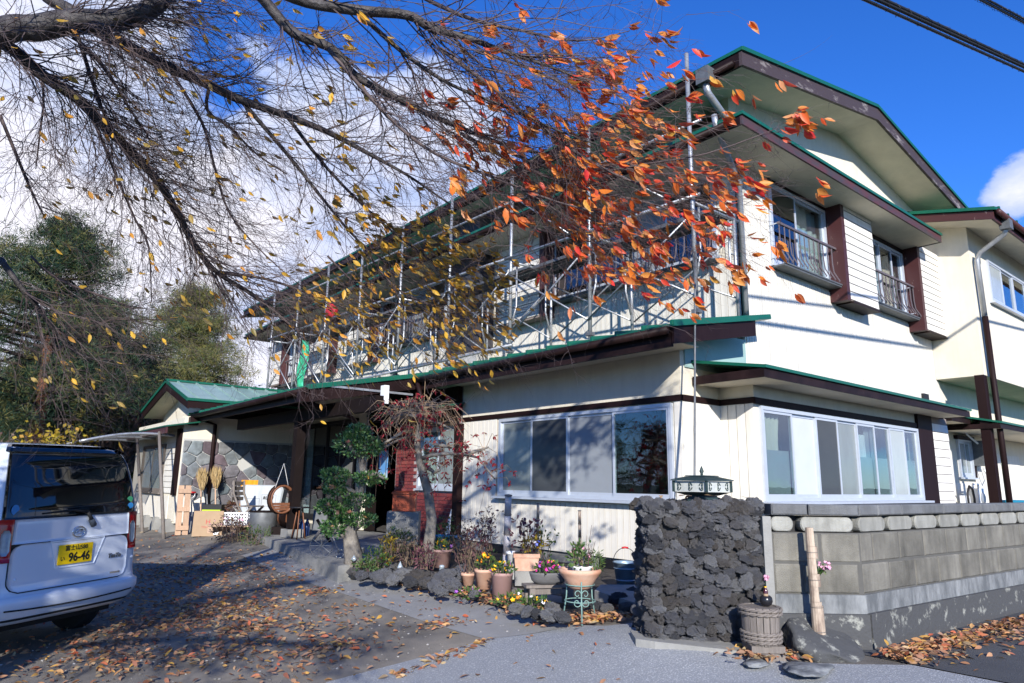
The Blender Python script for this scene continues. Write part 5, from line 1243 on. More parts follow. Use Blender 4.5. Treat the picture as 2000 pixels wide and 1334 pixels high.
for s_, z_, nm in ((-.80, 1.20, 'sticker'), (.82, 1.185, 'sticker'), (.825, 1.245, 'sticker')):
    cc = VS(s_, z_, .014); q = MB(); n = 18
    q.v = [tuple(cc)]+[tuple(cc+vu*(.034*math.cos(2*math.pi*k/n))+vz*((.042 if s_ < 0 else .028)*math.sin(2*math.pi*k/n))) for k in range(n)]; q.f = [(0, 1+k, 1+(k+1) % n) for k in range(n)]
    q.build(nm, mat('blue_sticker' if z_ < 1.22 else 'green_sticker', (.03,.22,.50) if z_ < 1.22 else (.05,.30,.14), .4), V)
for s_ in (-.70, .905): 
    cc = VS(s_, .70 if s_ > 0 else .645, .0); MB().blob(cc-vf*.004, .014, 2).build('parking_sensor', M['van'], V, True)
for su in (-1, 1):
    for v_ in (.62, 3.0):
        wc = VP_(su*.615, .285, v_)
        wh = thing_ = MB().lathe([(.17,-.075), (.27,-.078), (.285,-.05), (.287,.05), (.27,.078), (.17,.075)], wc, 28, vu).build('wheel', M['rubber'], V, True)
        r = MB(); r.lathe([(.03,.0), (.165,.02), (.172,.06)], wc, 20, vu*su); adopt(link('rim', r.mesh('rim', M['steel_dark'], True)), wh)
MB().lbox(Loc(VP_(0,0,.25), vu, -vf, vz), -.68, .68, .20, .30, -2.8, 0).build('underbody', M['rubber'], V)

# ------------------------------------------------------------------ plants: helpers
def leafmass(bd, tn, c, r, n, ln, w, rr=random, up=.3, flat=1.0, tj=(0,1), outward=True):
    for _ in range(n):
        d = rdir(rr); k = rr.uniform(.55, 1.0)
        p = Vector((c[0]+d.x*r[0]*k, c[1]+d.y*r[1]*k, c[2]+d.z*r[2]*k*flat))
        dd = (d+rdir(rr)*.9+Vector((0,0,up))) if outward else rdir(rr, up)
        leafquad(bd, p, dd, rdir(rr, .4), ln*rr.uniform(.7,1.3), w*rr.uniform(.8,1.2)); tn.append(rr.uniform(*tj))
def stems(bd, tn, c, r, n, h, rr=random, lean=.35, th=.004):
    tips = []
    for _ in range(n):
        a = rr.uniform(0, 6.283); q = rr.uniform(0, r); p = Vector((c[0]+math.cos(a)*q, c[1]+math.sin(a)*q, c[2]))
        e = p+Vector((rr.uniform(-lean,lean)*h, rr.uniform(-lean,lean)*h, h*rr.uniform(.55,1.1))); m = (p+e)/2+Vector((rr.uniform(-.1,.1)*h, rr.uniform(-.1,.1)*h, .05*h))
        k0 = len(bd.f); bd.tube([p, m, e], [th, th*.8, th*.4], 3); tn += [rr.random()]*(len(bd.f)-k0); tips.append(e)
    return tips
def flmesh(m, r, n=5): b = MB(); flower(b, Vector((0,0,0)), r, (0,0,1), n, .35); return b.mesh('blossom', M[m])
FLM = {}
def blooms(T, c, r, h, cols, n, size=.024, rr=random, dome=.6):
    for i in range(n):
        k = cols[i % len(cols)]
        if (k, size) not in FLM: FLM[(k, size)] = flmesh(k, size)
        o = link('blossom', FLM[(k, size)], T); a = rr.uniform(0, 6.283); q = math.sqrt(rr.random())
        o.location = o.location+Vector((c[0]+math.cos(a)*q*r[0], c[1]+math.sin(a)*q*r[1], c[2]+h*(1-dome*q*q)+rr.uniform(-.015,.02)))
        o.rotation_euler = (rr.uniform(.1,.9)+.2, rr.uniform(-.6,.3)-.3, rr.uniform(0,6.28)); s = rr.uniform(.8,1.25); o.scale = (s,)*3
def plant(name, label, cat, c, r, h, n=90, m='herb', ln=.05, w=.011, ns=10, sm='dry', cols=None, nb=0, size=.024, group=None, seed=None, dome=.6):
    rr = random.Random(sum(map(ord, label)) if seed is None else seed)
    T = thing(name, label, cat, tuple(c), group)
    b = MB(); tn = []; tips = stems(b, tn, c, min(r)*.7, ns, h, rr)
    b.build('stem', M[sm], T, tint=tn)
    b = MB(); tn = []; leafmass(b, tn, (c[0], c[1], c[2]+h*.45), (r[0], r[1], h*.5), n, ln, w, rr)
    for tp in tips: leafmass(b, tn, tp, (.03,.03,.03), 4, ln, w, rr)
    b.build('leaves', M[m], T, tint=tn)
    if cols: blooms(T, c, r, h, cols, nb, size, rr, dome)
    return T
def pot(name, label, px, py, D, r_top, r_bot, h, m, rim=.006, cat='flower pot', n=24, group=None, z=None):
    c = P(px, py, D=D); c.z = z if z is not None else c.z
    T = thing(name, label, cat, tuple(c), group)
    MB().lathe([(r_bot*.6,0), (r_bot,.002), (r_top,h-.03), (r_top+rim,h-.028), (r_top+rim,h), (r_top-.008,h), (r_top-.012,h-.03), (.01,h-.035)], c, n).build('pot_body', M[m], T, True)
    MB().lathe([(r_top-.013,h-.035), (.002,h-.028)], c, n).build('potting_soil', M['soil'], T)
    return c
# depth of the bed front is about 7 m; pots from left to right as in the photograph
def dep(px, py, z):
    q = P(px, py, Z=z); return (q-CAM).dot(FWD)
GZ = .30
c = pot('flower_pot', 'tall dusty pink plastic pot with yellow and violet flowers', 980, 1168, dep(980,1168,.30), .105, .092, .24, 'pinkpot', .004)
plant('pansies', 'yellow and violet pansies filling the tall dusty pink pot', 'flowers', c+Vector((0,0,.22)), (.12,.12), .11, 120, cols=['pet_yellow','pet_yellow','pet_violet'], nb=17, size=.021, ns=4)
c = pot('flower_pot', 'small cream terracotta pot with a rim standing among fallen leaves', 914, 1143, dep(914,1143,.30), .075, .055, .13, 'terracotta', .008)
plant('dry_plant', 'straggly half-dry plant in the small cream terracotta pot', 'plant', c+Vector((0,0,.11)), (.14,.14), .30, 60, 'dry', .05, .008, 18)
c = pot('flower_pot', 'broken brown terracotta pot with an opening in its side', 945, 1150, dep(945,1150,.30), .10, .07, .20, 'terracotta', .006)
q = MB(); q.lathe([(.03,0), (.032,.002), (.03,.004)], c+Vector((-.055,-.06,.11)), 8, (-.6,-.7,.1)); 
plant('marigolds', 'bright yellow flowers rising above the broken terracotta pot', 'flowers', c+Vector((.02,0,.18)), (.14,.12), .16, 90, cols=['pet_yellow','pet_yellow','pet_orange'], nb=14, size=.023, ns=5)
# square stacked planter with purple plant
def boxpot(name, label, c, hx, hy, h, m, par=None, taper=.9):
    T = thing(name, label, 'planter', tuple(c)); L_ = Loc(c, Vector((.80,-.60,0)), Vector((-.60,-.80,0)))
    b = MB(); b.hexa([L_(-hx*taper,0,-hy*taper), L_(hx*taper,0,-hy*taper), L_(hx*taper,0,hy*taper), L_(-hx*taper,0,hy*taper), L_(-hx,h-.04,-hy), L_(hx,h-.04,-hy), L_(hx,h-.04,hy), L_(-hx,h-.04,hy)]); b.build('pot_body', M[m], T)
    b = MB(); b.lbox(L_, -hx-.012, hx+.012, h-.039, h, -hy-.012, hy+.012); b.build('rim', M[m], T)
    b = MB(); b.lbox(L_, -hx+.01, hx-.01, h+.001, h+.006, -hy+.01, hy-.01); b.build('potting_soil', M['soil'], T); return L_
c0 = P(1027, 1142, D=dep(1027,1142,.30)); 
gblk = thing('grey_planter', 'square grey stone planter carrying a terracotta box', 'planter', tuple(c0)); L_ = Loc(c0, Vector((.80,-.60,0)), Vector((-.60,-.80,0)))
MB().lbox(L_, -.125, .125, 0, .155, -.10, .10).build('pot_body', M['concrete'], gblk)
boxpot('terracotta_planter', 'square terracotta planter with a thick rim stacked on the grey stone planter', c0+Vector((0,0,.157)), .135, .11, .18, 'terracotta')
plant('wine_red_plant', 'tall plant with wine red and yellow leaves in the stacked terracotta planter', 'plant', c0+Vector((-.02,0,.34)), (.17,.14), .36, 70, 'purple_leaf', .06, .015, 12)
plant('yellow_leaf_plant', 'yellow-leaved plant with blue flowers at the planter edge', 'plant', c0+Vector((.07,-.05,.34)), (.13,.12), .17, 80, 'yellow_leaf', .055, .013, 5, cols=['pet_blue','pet_white'], nb=6, size=.025)
c = pot('white_pot', 'slim white pot behind the square terracotta planter', 1000, 1118, dep(1027,1142,.30)+.15, .062, .05, .30, 'white', .012, z=.34)
# bench with planter
bz = .30; B0 = P(1068, 1180, D=dep(1068,1180,.30))
BN = thing('low_bench', 'low weathered wooden bench carrying an oval flower planter', 'bench', tuple(B0)); bu = Vector((.90,-.43,0)).normalized(); LBn = Loc(Vector((B0.x, B0.y, .30)), bu, Vector((bu.y, -bu.x, 0)))
for k in range(3): MB().lbox(LBn, -.22, .24, .155, .18, -.10+k*.062, -.042+k*.062).build('plank', M['wood_grey'], BN)
for a_, c_ in ((-.19,.06), (.18,.06), (-.19,-.10), (.18,-.10)): MB().lbox(LBn, a_, a_+.05, 0, .153, c_-.005, c_+.04).build('leg', M['wood_grey'], BN)
MB().lbox(LBn, -.14, .18, .10, .145, .065, .085).build('apron_rail', M['wood_grey'], BN)
oc = LBn(.02, .182, -.01); T = thing('oval_planter', 'oval dark grey planter on the low bench', 'planter', tuple(oc))
b = MB(); n = 28; rp = [(.13,0), (.165,.03), (.185,.085), (.19,.105), (.175,.105), (.165,.08)]
for r, z in rp:
    for j in range(n): a_ = 2*math.pi*j/n; b.v.append(tuple(oc+bu*(math.cos(a_)*r)+Vector((bu.y,-bu.x,0))*(math.sin(a_)*r*.6)+Vector((0,0,z))))
for k in range(len(rp)-1):
    for j in range(n): b.f.append((k*n+j, k*n+(j+1) % n, (k+1)*n+(j+1) % n, (k+1)*n+j))
b.f.append(tuple(range(n-1,-1,-1))); b.f.append(tuple(range((len(rp)-1)*n, len(rp)*n))); b.build('planter_body', M['greypot'], T, True)
b = MB(); b.v = [tuple(oc+bu*(math.cos(2*math.pi*j/n)*.168)+Vector((bu.y,-bu.x,0))*(math.sin(2*math.pi*j/n)*.1)+Vector((0,0,.095))) for j in range(n)]; b.f = [tuple(range(n))]; b.build('potting_soil', M['soil'], T)
plant('bedding_flowers', 'magenta and yellow flowers crowding the oval planter', 'flowers', oc+Vector((0,0,.09)), (.16,.12), .10, 110, cols=['pet_magenta','pet_magenta','pet_yellow','pet_magenta','pet_violet'], nb=26, size=.02, ns=3)
# terracotta bowl on iron stand
sc_ = P(1133, 1215, D=dep(1133,1215,.275)); sz = .275
ST = thing('plant_stand', 'verdigris iron stand with scrolls under the large terracotta bowl', 'plant stand', (sc_.x, sc_.y, sz)); sb = Vector((sc_.x, sc_.y, sz))
for k in range(3):
    a_ = math.radians(39+90+60+120*k)+.25; dv = Vector((math.cos(a_), math.sin(a_), 0)); dv = Vector((math.sin(math.radians(219.3+120*k)), math.cos(math.radians(219.3+120*k)), 0)) if True else dv
    MB().tube([sb+dv*.16, sb+dv*.125+Vector((0,0,.2)), sb+dv*.12+Vector((0,0,.30)), sb+dv*.135+Vector((0,0,.335))], .0065, 6).build('leg', M['verdigris'], ST, True)
for z_, r_ in ((.30,.12), (.17,.128)): MB().tube([sb+Vector((r_*math.cos(t_*math.pi/16), r_*math.sin(t_*math.pi/16), z_)) for t_ in range(33)], .005, 5).build('ring', M['verdigris'], ST, True)
MB().tube([sb-FWD*.125+Vector((0,0,.0)), sb-FWD*.125+Vector((0,0,.30))], .005, 5).build('stay', M['verdigris'], ST, True)
for sg in (-1, 1):
    for zc, rr0, fl in ((.19,.032,1), (.27,.028,-1)):
        pts = [sb-FWD*.128+RT*sg*(.006+rr0+rr0*(1-t_/26)*math.cos(math.pi+t_*.36*1))+Vector((0,0,zc+fl*rr0*(1-t_/26)*math.sin(math.pi+t_*.36)+.012*fl*(t_/18))) for t_ in range(19)]
        MB().tube(pts, .004, 5).build('scroll', M['verdigris'], ST, True)
cb = sb+Vector((0,0,.262)); T = thing('terracotta_bowl', 'large pale terracotta bowl resting in the iron stand', 'bowl', tuple(cb))
MB().lathe([(.02,0), (.07,.002), (.10,.02), (.135,.08), (.17,.125), (.178,.135), (.182,.15), (.175,.165), (.162,.165), (.155,.14), (.12,.08), (.02,.06)], cb, 32).build('bowl_body', M['terracotta'], T, True)
MB().lathe([(.15,.12), (.002,.13)], cb, 20).build('potting_soil', M['soil'], T)
wp_ = cb+RT*.015+Vector((0,0,.10)); T = thing('frilled_white_pot', 'white frilled pot set inside the large terracotta bowl', 'flower pot', tuple(wp_)); b = MB(); n = 32
for r, z, fr2 in ((.06,0,0), (.085,.07,.0), (.10,.088,.006), (.085,.085,.0), (.07,.07,0)):
    for j in range(n): a_ = 2*math.pi*j/n; b.v.append((wp_.x+math.cos(a_)*(r+fr2*math.sin(a_*8)), wp_.y+math.sin(a_)*(r+fr2*math.sin(a_*8)), wp_.z+z+fr2*math.cos(a_*8)*.6))
for k in range(4):
    for j in range(n): b.f.append((k*n+j, k*n+(j+1) % n, (k+1)*n+(j+1) % n, (k+1)*n+j))
b.f.append(tuple(range(4*n, 5*n))); b.build('pot_body', M['white'], T, True)
plant('pink_snapdragon', 'leggy green plant with pink blossoms in the frilled white pot', 'plant', wp_+Vector((-.02,0,.07)), (.11,.09), .17, 110, cols=['pet_pink'], nb=6, size=.02, ns=12)
plant('green_tuft', 'feathery green tuft at the right edge of the terracotta bowl', 'plant', wp_+RT*.12+Vector((0,0,.03)), (.06,.06), .16, 90, ln=.05, w=.004, ns=8, sm='herb')
T = thing('bare_twig_plant', 'bare dark twiggy stem standing in the terracotta bowl', 'plant', tuple(wp_)); b = MB(); tn = []; stems(b, tn, wp_+RT*.05, .02, 5, .40, random.Random(4), .15, .004); b.build('stem', M['dry'], T, tint=tn)
# bucket
c = P(1222, 1147, D=dep(1222,1147,.33)); BK = thing('bucket', 'blue-grey zinc bucket with a red-gripped handle against the wall', 'bucket', tuple(c))
MB().lathe([(.085,0), (.092,.002), (.128,.25), (.134,.25), (.134,.262), (.122,.262), (.118,.24), (.084,.012), (.01,.01)], c, 28).build('bucket_body', M['bucket'], BK, True)
for z_ in (.07, .19): MB().lathe([(.0925+.036*z_/.25,z_), (.097+.036*z_/.25,z_+.006), (.0935+.036*(z_+.012)/.25,z_+.012)], c, 28).build('rib', M['bucket'], BK, True)
pts = [c+RT*(.13*math.cos(t_*math.pi/12))+Vector((0,0,.25+.155*math.sin(t_*math.pi/12))) for t_ in range(13)]
MB().tube(pts, .004, 5).build('handle', M['black'], BK, True); MB().tube([pts[5]+Vector((0,0,.003)), pts[6]+Vector((0,0,.004)), pts[7]+Vector((0,0,.003))], .011, 8).build('handle_grip', M['red'], BK, True)
# bamboo poles
def pole(name, label, pxb, pxt, D, r, m, cat='bamboo pole'):
    a, b_ = P(*pxb, D=D), P(*pxt, D=D); T = thing(name, label, cat, tuple(a)); n = 4
    for i in range(n): MB().tube([a+(b_-a)*(i/n), a+(b_-a)*((i+.985)/n)], [r*(1-.03*i), r*(.97-.03*i)], 12).build('bamboo_segment', M[m], T, True)
    for i in range(1, n+1): MB().tube([a+(b_-a)*((i-.03)/n), a+(b_-a)*((i-.0)/n)], r*1.07, 12).build('bamboo_node', M['wood_grey'], T, True)
pole('bamboo_pole', 'thick grey bamboo pole in front of the window wall', (988,1118), (993,967), 8.0, .043, 'bamboo_grey')
pole('bamboo_pole', 'slim tan bamboo pole behind the terracotta planter', (1049,1100), (1051,983), 8.0, .018, 'bamboo')
pole('bamboo_pole', 'short pale bamboo pole behind the terracotta bowl', (1133,1100), (1132,997), 7.9, .020, 'bamboo')
plant('climbing_rose', 'thin climbing plant on the slim tan bamboo pole', 'plant', Vector(P(1062,1110,D=7.9)), (.13,.13), .50, 60, 'herb', .045, .012, 7)
# flower pots further left
c = pot('flower_pot', 'dark rose pot with yellow flowers by the maple trunk', 862, 1108, dep(862,1108,.34), .125, .10, .22, 'pinkpot', .012)
plant('violas', 'yellow and purple violas in the dark rose pot', 'flowers', c+Vector((0,0,.20)), (.13,.11), .12, 90, cols=['pet_yellow','pet_yellow','pet_violet'], nb=13, size=.024, ns=4)
c = pot('blue_tub', 'bright blue plastic tub behind the dark rose pot', 858, 1080, dep(862,1108,.34)+.8, .15, .12, .24, 'bluetub' if 'bluetub' in M else 'bucket', .008)
M['bluetub'] = mat('bright_blue_plastic', (.02,.25,.42), .45)
for o in list(bpy.data.objects):
    if o.parent and o.parent.name == 'blue_tub' and o.name.startswith('pot_body'): o.data.materials[0] = M['bluetub']
c = pot('slate_pot', 'slate blue pot close to the brown downpipe', 888, 1083, dep(862,1108,.34)+1.0, .11, .10, .26, 'slatepot' if 'slatepot' in M else 'bucket', .004)
sb_ = P(900, 1112, D=8.6)
def blk(px, py, D, hx, hy, h, ang_, m, name, label, cat):
    c = P(px, py, D=D); L_ = Loc(c, (math.cos(ang_), math.sin(ang_), 0), (math.sin(ang_), -math.cos(ang_), 0)); b = MB(); b.lbox(L_, -hx, hx, 0, h, -hy, hy); return tag(b.build(name, M[m]), label, cat), c, L_
blk(787, 1062, 9.6, .22, .17, .44, -.65, 'concrete', 'stone_block', 'grey stone block carrying the orange letter box', 'stone block')
c = P(787, 1062, D=9.6)+Vector((0,0,.445)); L_ = Loc(c, (.80,-.60,0), (-.60,-.80,0))
MBX = thing('mail_box', 'faded orange metal letter box on the grey stone block by the brick wall', 'letter box', tuple(c))
b = MB(); b.lbox(L_, -.16, .16, 0, .25, -.11, .11); b.build('box_body', M['orange'], MBX)
b = MB(); b.hexa([L_(-.175,.252,-.125), L_(.175,.252,-.125), L_(.175,.235,.135), L_(-.175,.235,.135), L_(-.175,.275,-.125), L_(.175,.275,-.125), L_(.175,.255,.135), L_(-.175,.255,.135)]); b.build('box_lid', M['orange'], MBX)
b = MB(); b.lbox(L_, -.11, .04, .05, .17, .112, .122); b.build('box_door', M['orange'], MBX); b = MB(); b.lbox(L_, -.10, .05, .19, .20, .111, .116); b.build('slot', M['black'], MBX)
sp = P(897, 985, X=6.86); b = MB(); b.prism([(6.88,9.95,.95), (6.84,9.92,.55), (6.87,10.12,.52)], (-.01,0,0)); tag(b.build('paper_sheet', M['white']), 'white triangular sheet propped at the brick corner', 'sheet')
# garden stones along the bed
gsl = [(690,1120,.10), (706,1130,.12), (722,1128,.09), (738,1135,.13), (752,1128,.14), (768,1138,.12), (785,1130,.17), (800,1142,.12), (815,1136,.18), (832,1145,.14), (850,1150,.13), (868,1138,.19), (884,1150,.15), (893,1130,.16), (905,1120,.15), (860,1160,.10), (760,1112,.13), (778,1112,.12), (740,1112,.12), (1010,1195,.10), (1030,1200,.09), (1048,1203,.08), (1074,1208,.12), (1100,1212,.10), (1165,1190,.10), (1185,1195,.10), (1205,1178,.13), (1225,1195,.11), (1240,1165,.12), (1080,1195,.11), (925,1165,.09)]
for i, (x, y, s) in enumerate(gsl):
    q = P(x, y, Z=.32); o = link('garden_stone', random.choice(lm_)); o.location = q+Vector((0,0,s*.25)); s *= .62; o.scale = (s*1.15, s*.95, s*.72); o.rotation_euler = (random.uniform(-.4,.4), random.uniform(-.4,.4), random.uniform(0,6))
    tag(o, 'rough grey lava stone edging the flower bed', 'stone', 'garden stones edging the bed')
kb = MB(); a_, c_ = P(1190,1150,Z=.34), P(1305,1215,Z=.30)
kb.prism([Vector((5.5,5.2,.28)), Vector((5.15,4.95,.28)), Vector((4.85,3.95,.28)), Vector((5.35,3.75,.28)), Vector((5.8,5.0,.28))], (0,0,.10)); tag(kb.build('bed_kerb', M['concrete'], None), 'rounded concrete kerb under the zinc bucket', 'kerb', kind='structure')
# solar garden lights
def glight(px, py, pyt, D, label):
    a, b_ = P(px, py, D=D), P(px, pyt, D=D); T = thing('garden_light', label, 'garden light', tuple(a)); h = (b_-a).length
    MB().tube([a, a+Vector((0,0,h*.5))], .008, 6).build('spike', M['black'], T, True)
    MB().lathe([(.012,h*.48), (.022,h*.50), (.022,h*.54), (.014,h*.55)], a, 10).build('collar', M['black'], T)
    MB().lathe([(.014,h*.55), (.030,h*.65), (.032,h*.72), (.024,h*.82), (.010,h*.92), (.002,h)], a, 12).build('glass_bud', M['lamp_clear'], T, True)
glight(690, 1112, 1085, 8.3, 'bud-shaped garden light at the foot of the clipped tree'); glight(780, 1140, 1098, 7.9, 'bud-shaped garden light among the leaves at the bed edge')
for px, py, pyt, D, lab in ((706,1098,1070,8.6,'slim black garden light behind the clipped tree'), (700,1100,1072,8.9,'dark round garden light beside the slim one'), (862,1138,1105,7.6,'clear-topped garden light below the dark rose pot')):
    a, b_ = P(px, py, D=D), P(px, pyt, D=D); h = (b_-a).length; T = thing('garden_light', lab, 'garden light', tuple(a)); MB().tube([a, a+Vector((0,0,h*.6))], .008, 6).build('spike', M['black'], T, True)
    MB().lathe([(.02,h*.6), (.03,h*.65), (.03,h*.9), (.034,h*.92), (.02,h), (.002,h*1.02)], a, 12).build('lamp_head', M['lamp_clear' if px > 800 else 'steel_dark'], T, True)
# bed plants
for px, py, D, r, h, m, lab in ((735,1110,8.3,.16,.22,'herb','low green herb tuft behind the edging stones'), (760,1098,8.5,.08,.30,'yellow_leaf','pointed lime green dwarf conifer'), (800,1105,8.4,.2,.30,'dry','dry brown stems in the bed middle'), (830,1112,8.0,.15,.26,'purple_leaf','purplish dying plant beside the maple trunk'), (715,1118,8.2,.14,.14,'herb','bright green ground cover by the clipped tree'), (925,1092,8.2,.16,.40,'purple_leaf','dark purple bush against the house foundation'), (950,1075,8.3,.13,.45,'purple_leaf','tall wine-dark leafy stems below the window wall'), (905,1095,8.4,.14,.38,'dry','sparse dry stalks near the brown downpipe'), (780,1075,9.3,.22,.26,'herb','mixed green pot plants below the letter box'), (870,1062,9.2,.16,.30,'herb','green potted shrub in front of the brick wall')):
    plant('bed_plant', lab, 'plant', P(px, py, D=D), (r, r), h, int(150*r/.15), m, .05, .009, 16, group=None)
for px, py, lab in ((1020,1172,'yellow and white pansies at the kerb below the low bench'), (990,1180,'orange pansies on the ground by the tall pink pot'), (915,1165,'small violets among the leaves at the kerb'), (1045,1185,'pale yellow pansies beside the bench leg')):
    plant('ground_pansies', lab, 'flowers', P(px, py, Z=.318), (.13,.11), .07, 70, cols=['pet_yellow','pet_orange'] if 'orange' in lab else ['pet_violet','pet_pink'] if 'violets' in lab else ['pet_yellow','pet_white'], nb=8, size=.022, ns=2)
# clipped tree in front of the entrance
def tree_obj(name, label, cat, base, group=None): return thing(name, label, cat, tuple(base), group)
D0 = 8.45; tb_ = P(690, 1125, D=D0); tb_.z = .28
CT = tree_obj('clipped_tree', 'cloud-pruned evergreen with a gnarled pale trunk and round leaf pads', 'tree', tb_)
tr = [(690,1125,.13), (690,1085,.11), (683,1040,.085), (690,1000,.075), (702,960,.06), (712,925,.05), (704,890,.04), (712,870,.03)]
MB().tube([P(x, y, D=D0) for x, y, r in tr], [r for *_, r in tr], 10).build('trunk', M['grey_bark'], CT, True)
for pts in ([(690,1000), (665,1000), (645,995)], [(700,965), (680,955), (668,950)], [(710,930), (735,925), (750,935)], [(706,895), (690,880), (680,865)], [(685,1040), (712,1020), (730,1018)], [(684,1050), (665,1045), (652,1040)]):
    MB().tube([P(x, y, D=D0-.06*i) for i, (x, y) in enumerate(pts)], [.035,.025,.012], 7).build('branch', M['grey_bark'], CT, True)
pads = [(690,868,.30,.20,.26), (722,872,.20,.14,.22), (655,928,.22,.10,.20), (722,935,.26,.09,.2), (655,955,.19,.10,.18), (640,990,.18,.10,.16), (700,978,.25,.10,.2), (705,1015,.25,.09,.2), (652,1030,.20,.13,.18), (672,1005,.14,.09,.14), (700,845,.18,.12,.18)]
for i, (x, y, rx_, rz_2, ry_) in enumerate(pads):
    rx_, rz_2, ry_ = rx_*.92, rz_2*.85, ry_*.85; c = P(x, y, D=D0-.05); b = MB(); tn = []; rr = random.Random(i)
    leafmass(b, tn, c, (rx_*.9, ry_, rz_2), 560, .045, .011, rr, up=.5)
    b.build('leaf_pad', M['shrub'], CT, tint=tn, kind='stuff')
for k in range(9):
    x, y, *_r = random.choice(pads); q = MB(); flower(q, P(x+random.randint(-15,15), y-4, D=D0-.32), .035, rdir(), 4, .5); tag(q.build('caught_leaf', M['litter_one']), 'orange fallen leaf caught in the clipped tree', 'leaf', 'leaves caught in the clipped tree')
# small weeping maple in front of the brick wall
DM = 8.7; mb0 = P(838, 1098, D=DM); mb0.z = .30
MT = tree_obj('maple_tree', 'small weeping maple with a crooked trunk and a few crimson leaves', 'tree', mb0)
mt = [(838,1100,.085), (838,1060,.075), (843,1015,.065), (836,960,.06), (826,925,.055), (819,900,.045), (815,865,.04), (818,840,.036), (822,815,.03), (815,795,.02)]
MB().tube([P(x, y, D=DM) for x, y, r in mt], [r for *_, r in mt], 9).build('trunk', M['grey_bark'], MT, True)
rr = random.Random(5); br = [[(819,845),(800,850),(775,862),(745,875),(722,885)], [(818,840),(790,845),(760,860),(740,872)], [(820,895),(840,890),(870,886),(905,886),(935,895),(955,920),(968,938)], [(905,886),(935,880),(955,875)], [(820,815),(840,822),(865,832),(880,840)], [(815,800),(790,808),(765,818)], [(822,815),(800,812),(780,818)], [(836,915),(850,922),(858,918)], [(850,870),(865,868),(880,875)], [(816,800),(835,790),(855,800)]]
twt = MB(); lfv = MB(); ltn = []
for pts in br:
    W3 = [P(x+rr.uniform(-2,2), y+rr.uniform(-2,2), D=DM+rr.uniform(-.25,.25)) for x, y in pts]
    MB().tube(W3, [.024*(1-i/len(W3))+.005 for i in range(len(W3))], 6).build('branch', M['grey_bark'], MT, True)
    for q in range(26 if pts[0][1] < 860 else 18):
        k = rr.random()*(len(W3)-1.01); i = int(k); p = W3[i].lerp(W3[i+1], k-i); d = rdir(rr, -.1)*rr.uniform(.12,.3); e = p+d+Vector((0,0,.06)); e2 = e+d*.7+Vector((0,0,-.16))
        twt.tube([p, e, e2], [.004,.003,.0015], 3, False)
        for _ in range(3 if pts[0][0] > 818 and pts[-1][0] > 870 else 1):
            if rr.random() < .8:
                cq = e2.lerp(e, rr.random())
                for t_ in range(4): leafquad(lfv, cq, rdir(rr, -.6), rdir(rr), rr.uniform(.05,.075), .010); ltn.append(rr.random())
for q in range(95):
    p = P(rr.uniform(770,865), rr.uniform(785,812), D=DM+rr.uniform(-.3,.3)); d = Vector((rr.uniform(-1,1), rr.uniform(-1,1), .1))*.25; twt.tube([p, p+d, p+d*1.8+Vector((0,0,-.22))], [.004,.003,.0015], 3, False)
twt.build('twigs', M['straw_twig'] if 'straw_twig' in M else mat('tan_twig', (.34,.24,.15), .8), MT, kind='stuff'); lfv.build('leaves', M['maple_leaf'], MT, tint=ltn)

# ------------------------------------------------------------------ things on the terrace
TZ = .40
def tz(px, py): q = P(px, py, Z=TZ); return q
# wooden folding chair
c = P(480, 1035, Z=.42); CH = thing('folding_chair', 'weathered wooden folding chair at the terrace edge', 'chair', tuple(c)); Lc = Loc(c, (.64,-.77,0), (-.77,-.64,0))
for sx in (-.2, .2):
    MB().bar(Lc(-.24,0,sx), Lc(.22,.46,sx), .03, .04).build('leg', M['wood_grey'], CH); MB().tube([Lc(.22,0,sx*.9), Lc(-.08,.42,sx*.9), Lc(-.22,.70,sx*.9), Lc(-.24,.95,sx*.9)], .022, 6).build('leg', M['wood_grey'], CH, True)
for k in range(5): MB().lbox(Lc, -.14+k*.075, -.075+k*.075, .445, .465, -.22, .22).build('seat_slat', M['wood_grey'], CH)
for k in range(4): MB().lbox(Lc, -.26, -.235, .56+k*.10, .63+k*.10, -.2, .2).build('back_slat', M['wood_grey'], CH)
# white cabinet with lettering
wc = P(508, 985, D=14.6); wz = TZ+.28; CBN = thing('white_cabinet', 'rounded white metal cabinet half in the diagonal porch shadow', 'cabinet', (wc.x, wc.y, TZ)); LW = Loc((wc.x, wc.y, 0), (.82,-.57,0), (-.57,-.82,0))
def rbox(L, hw, z0, z1, c0, c1, r, name, m, par, n=6):
    pts = []
    for cx, cz, a0 in ((hw-r, z1-r, 0), (-hw+r, z1-r, 90), (-hw+r, z0+r*.5, 180), (hw-r, z0+r*.5, 270)):
        rr_ = r if cz > (z0+z1)/2 else r*.5
        for k in range(n+1): a_ = math.radians(a0+90*k/n); pts.append((cx+(rr_)*math.cos(a_)*(1 if cz > (z0+z1)/2 else 1), cz+rr_*math.sin(a_)))
    b = MB(); m_ = len(pts); r0 = [L(x, z, c0) for x, z in pts]; r1 = [L(x, z, c1-.03) for x, z in pts]; cz = (z0+z1)/2; r2 = [L(x*.93, cz+(z-cz)*.93, c1) for x, z in pts]
    b.v = [tuple(p) for p in r0+r1+r2]
    for k in (0, 1):
        for i in range(m_): b.f.append((k*m_+i, k*m_+(i+1) % m_, (k+1)*m_+(i+1) % m_, (k+1)*m_+i))
    b.f.append(tuple(2*m_+i for i in range(m_))); b.f.append(tuple(range(m_-1,-1,-1))); return b.build(name, M[m], par)
rbox(LW, .46, wz, wz+.60, -.4, .0, .12, 'cabinet_body', 'cabinet', CBN)
MB().lbox(LW, -.42, .42, TZ, wz-.002, -.36, -.04).build('cabinet_base', M['wood_dark'], CBN)
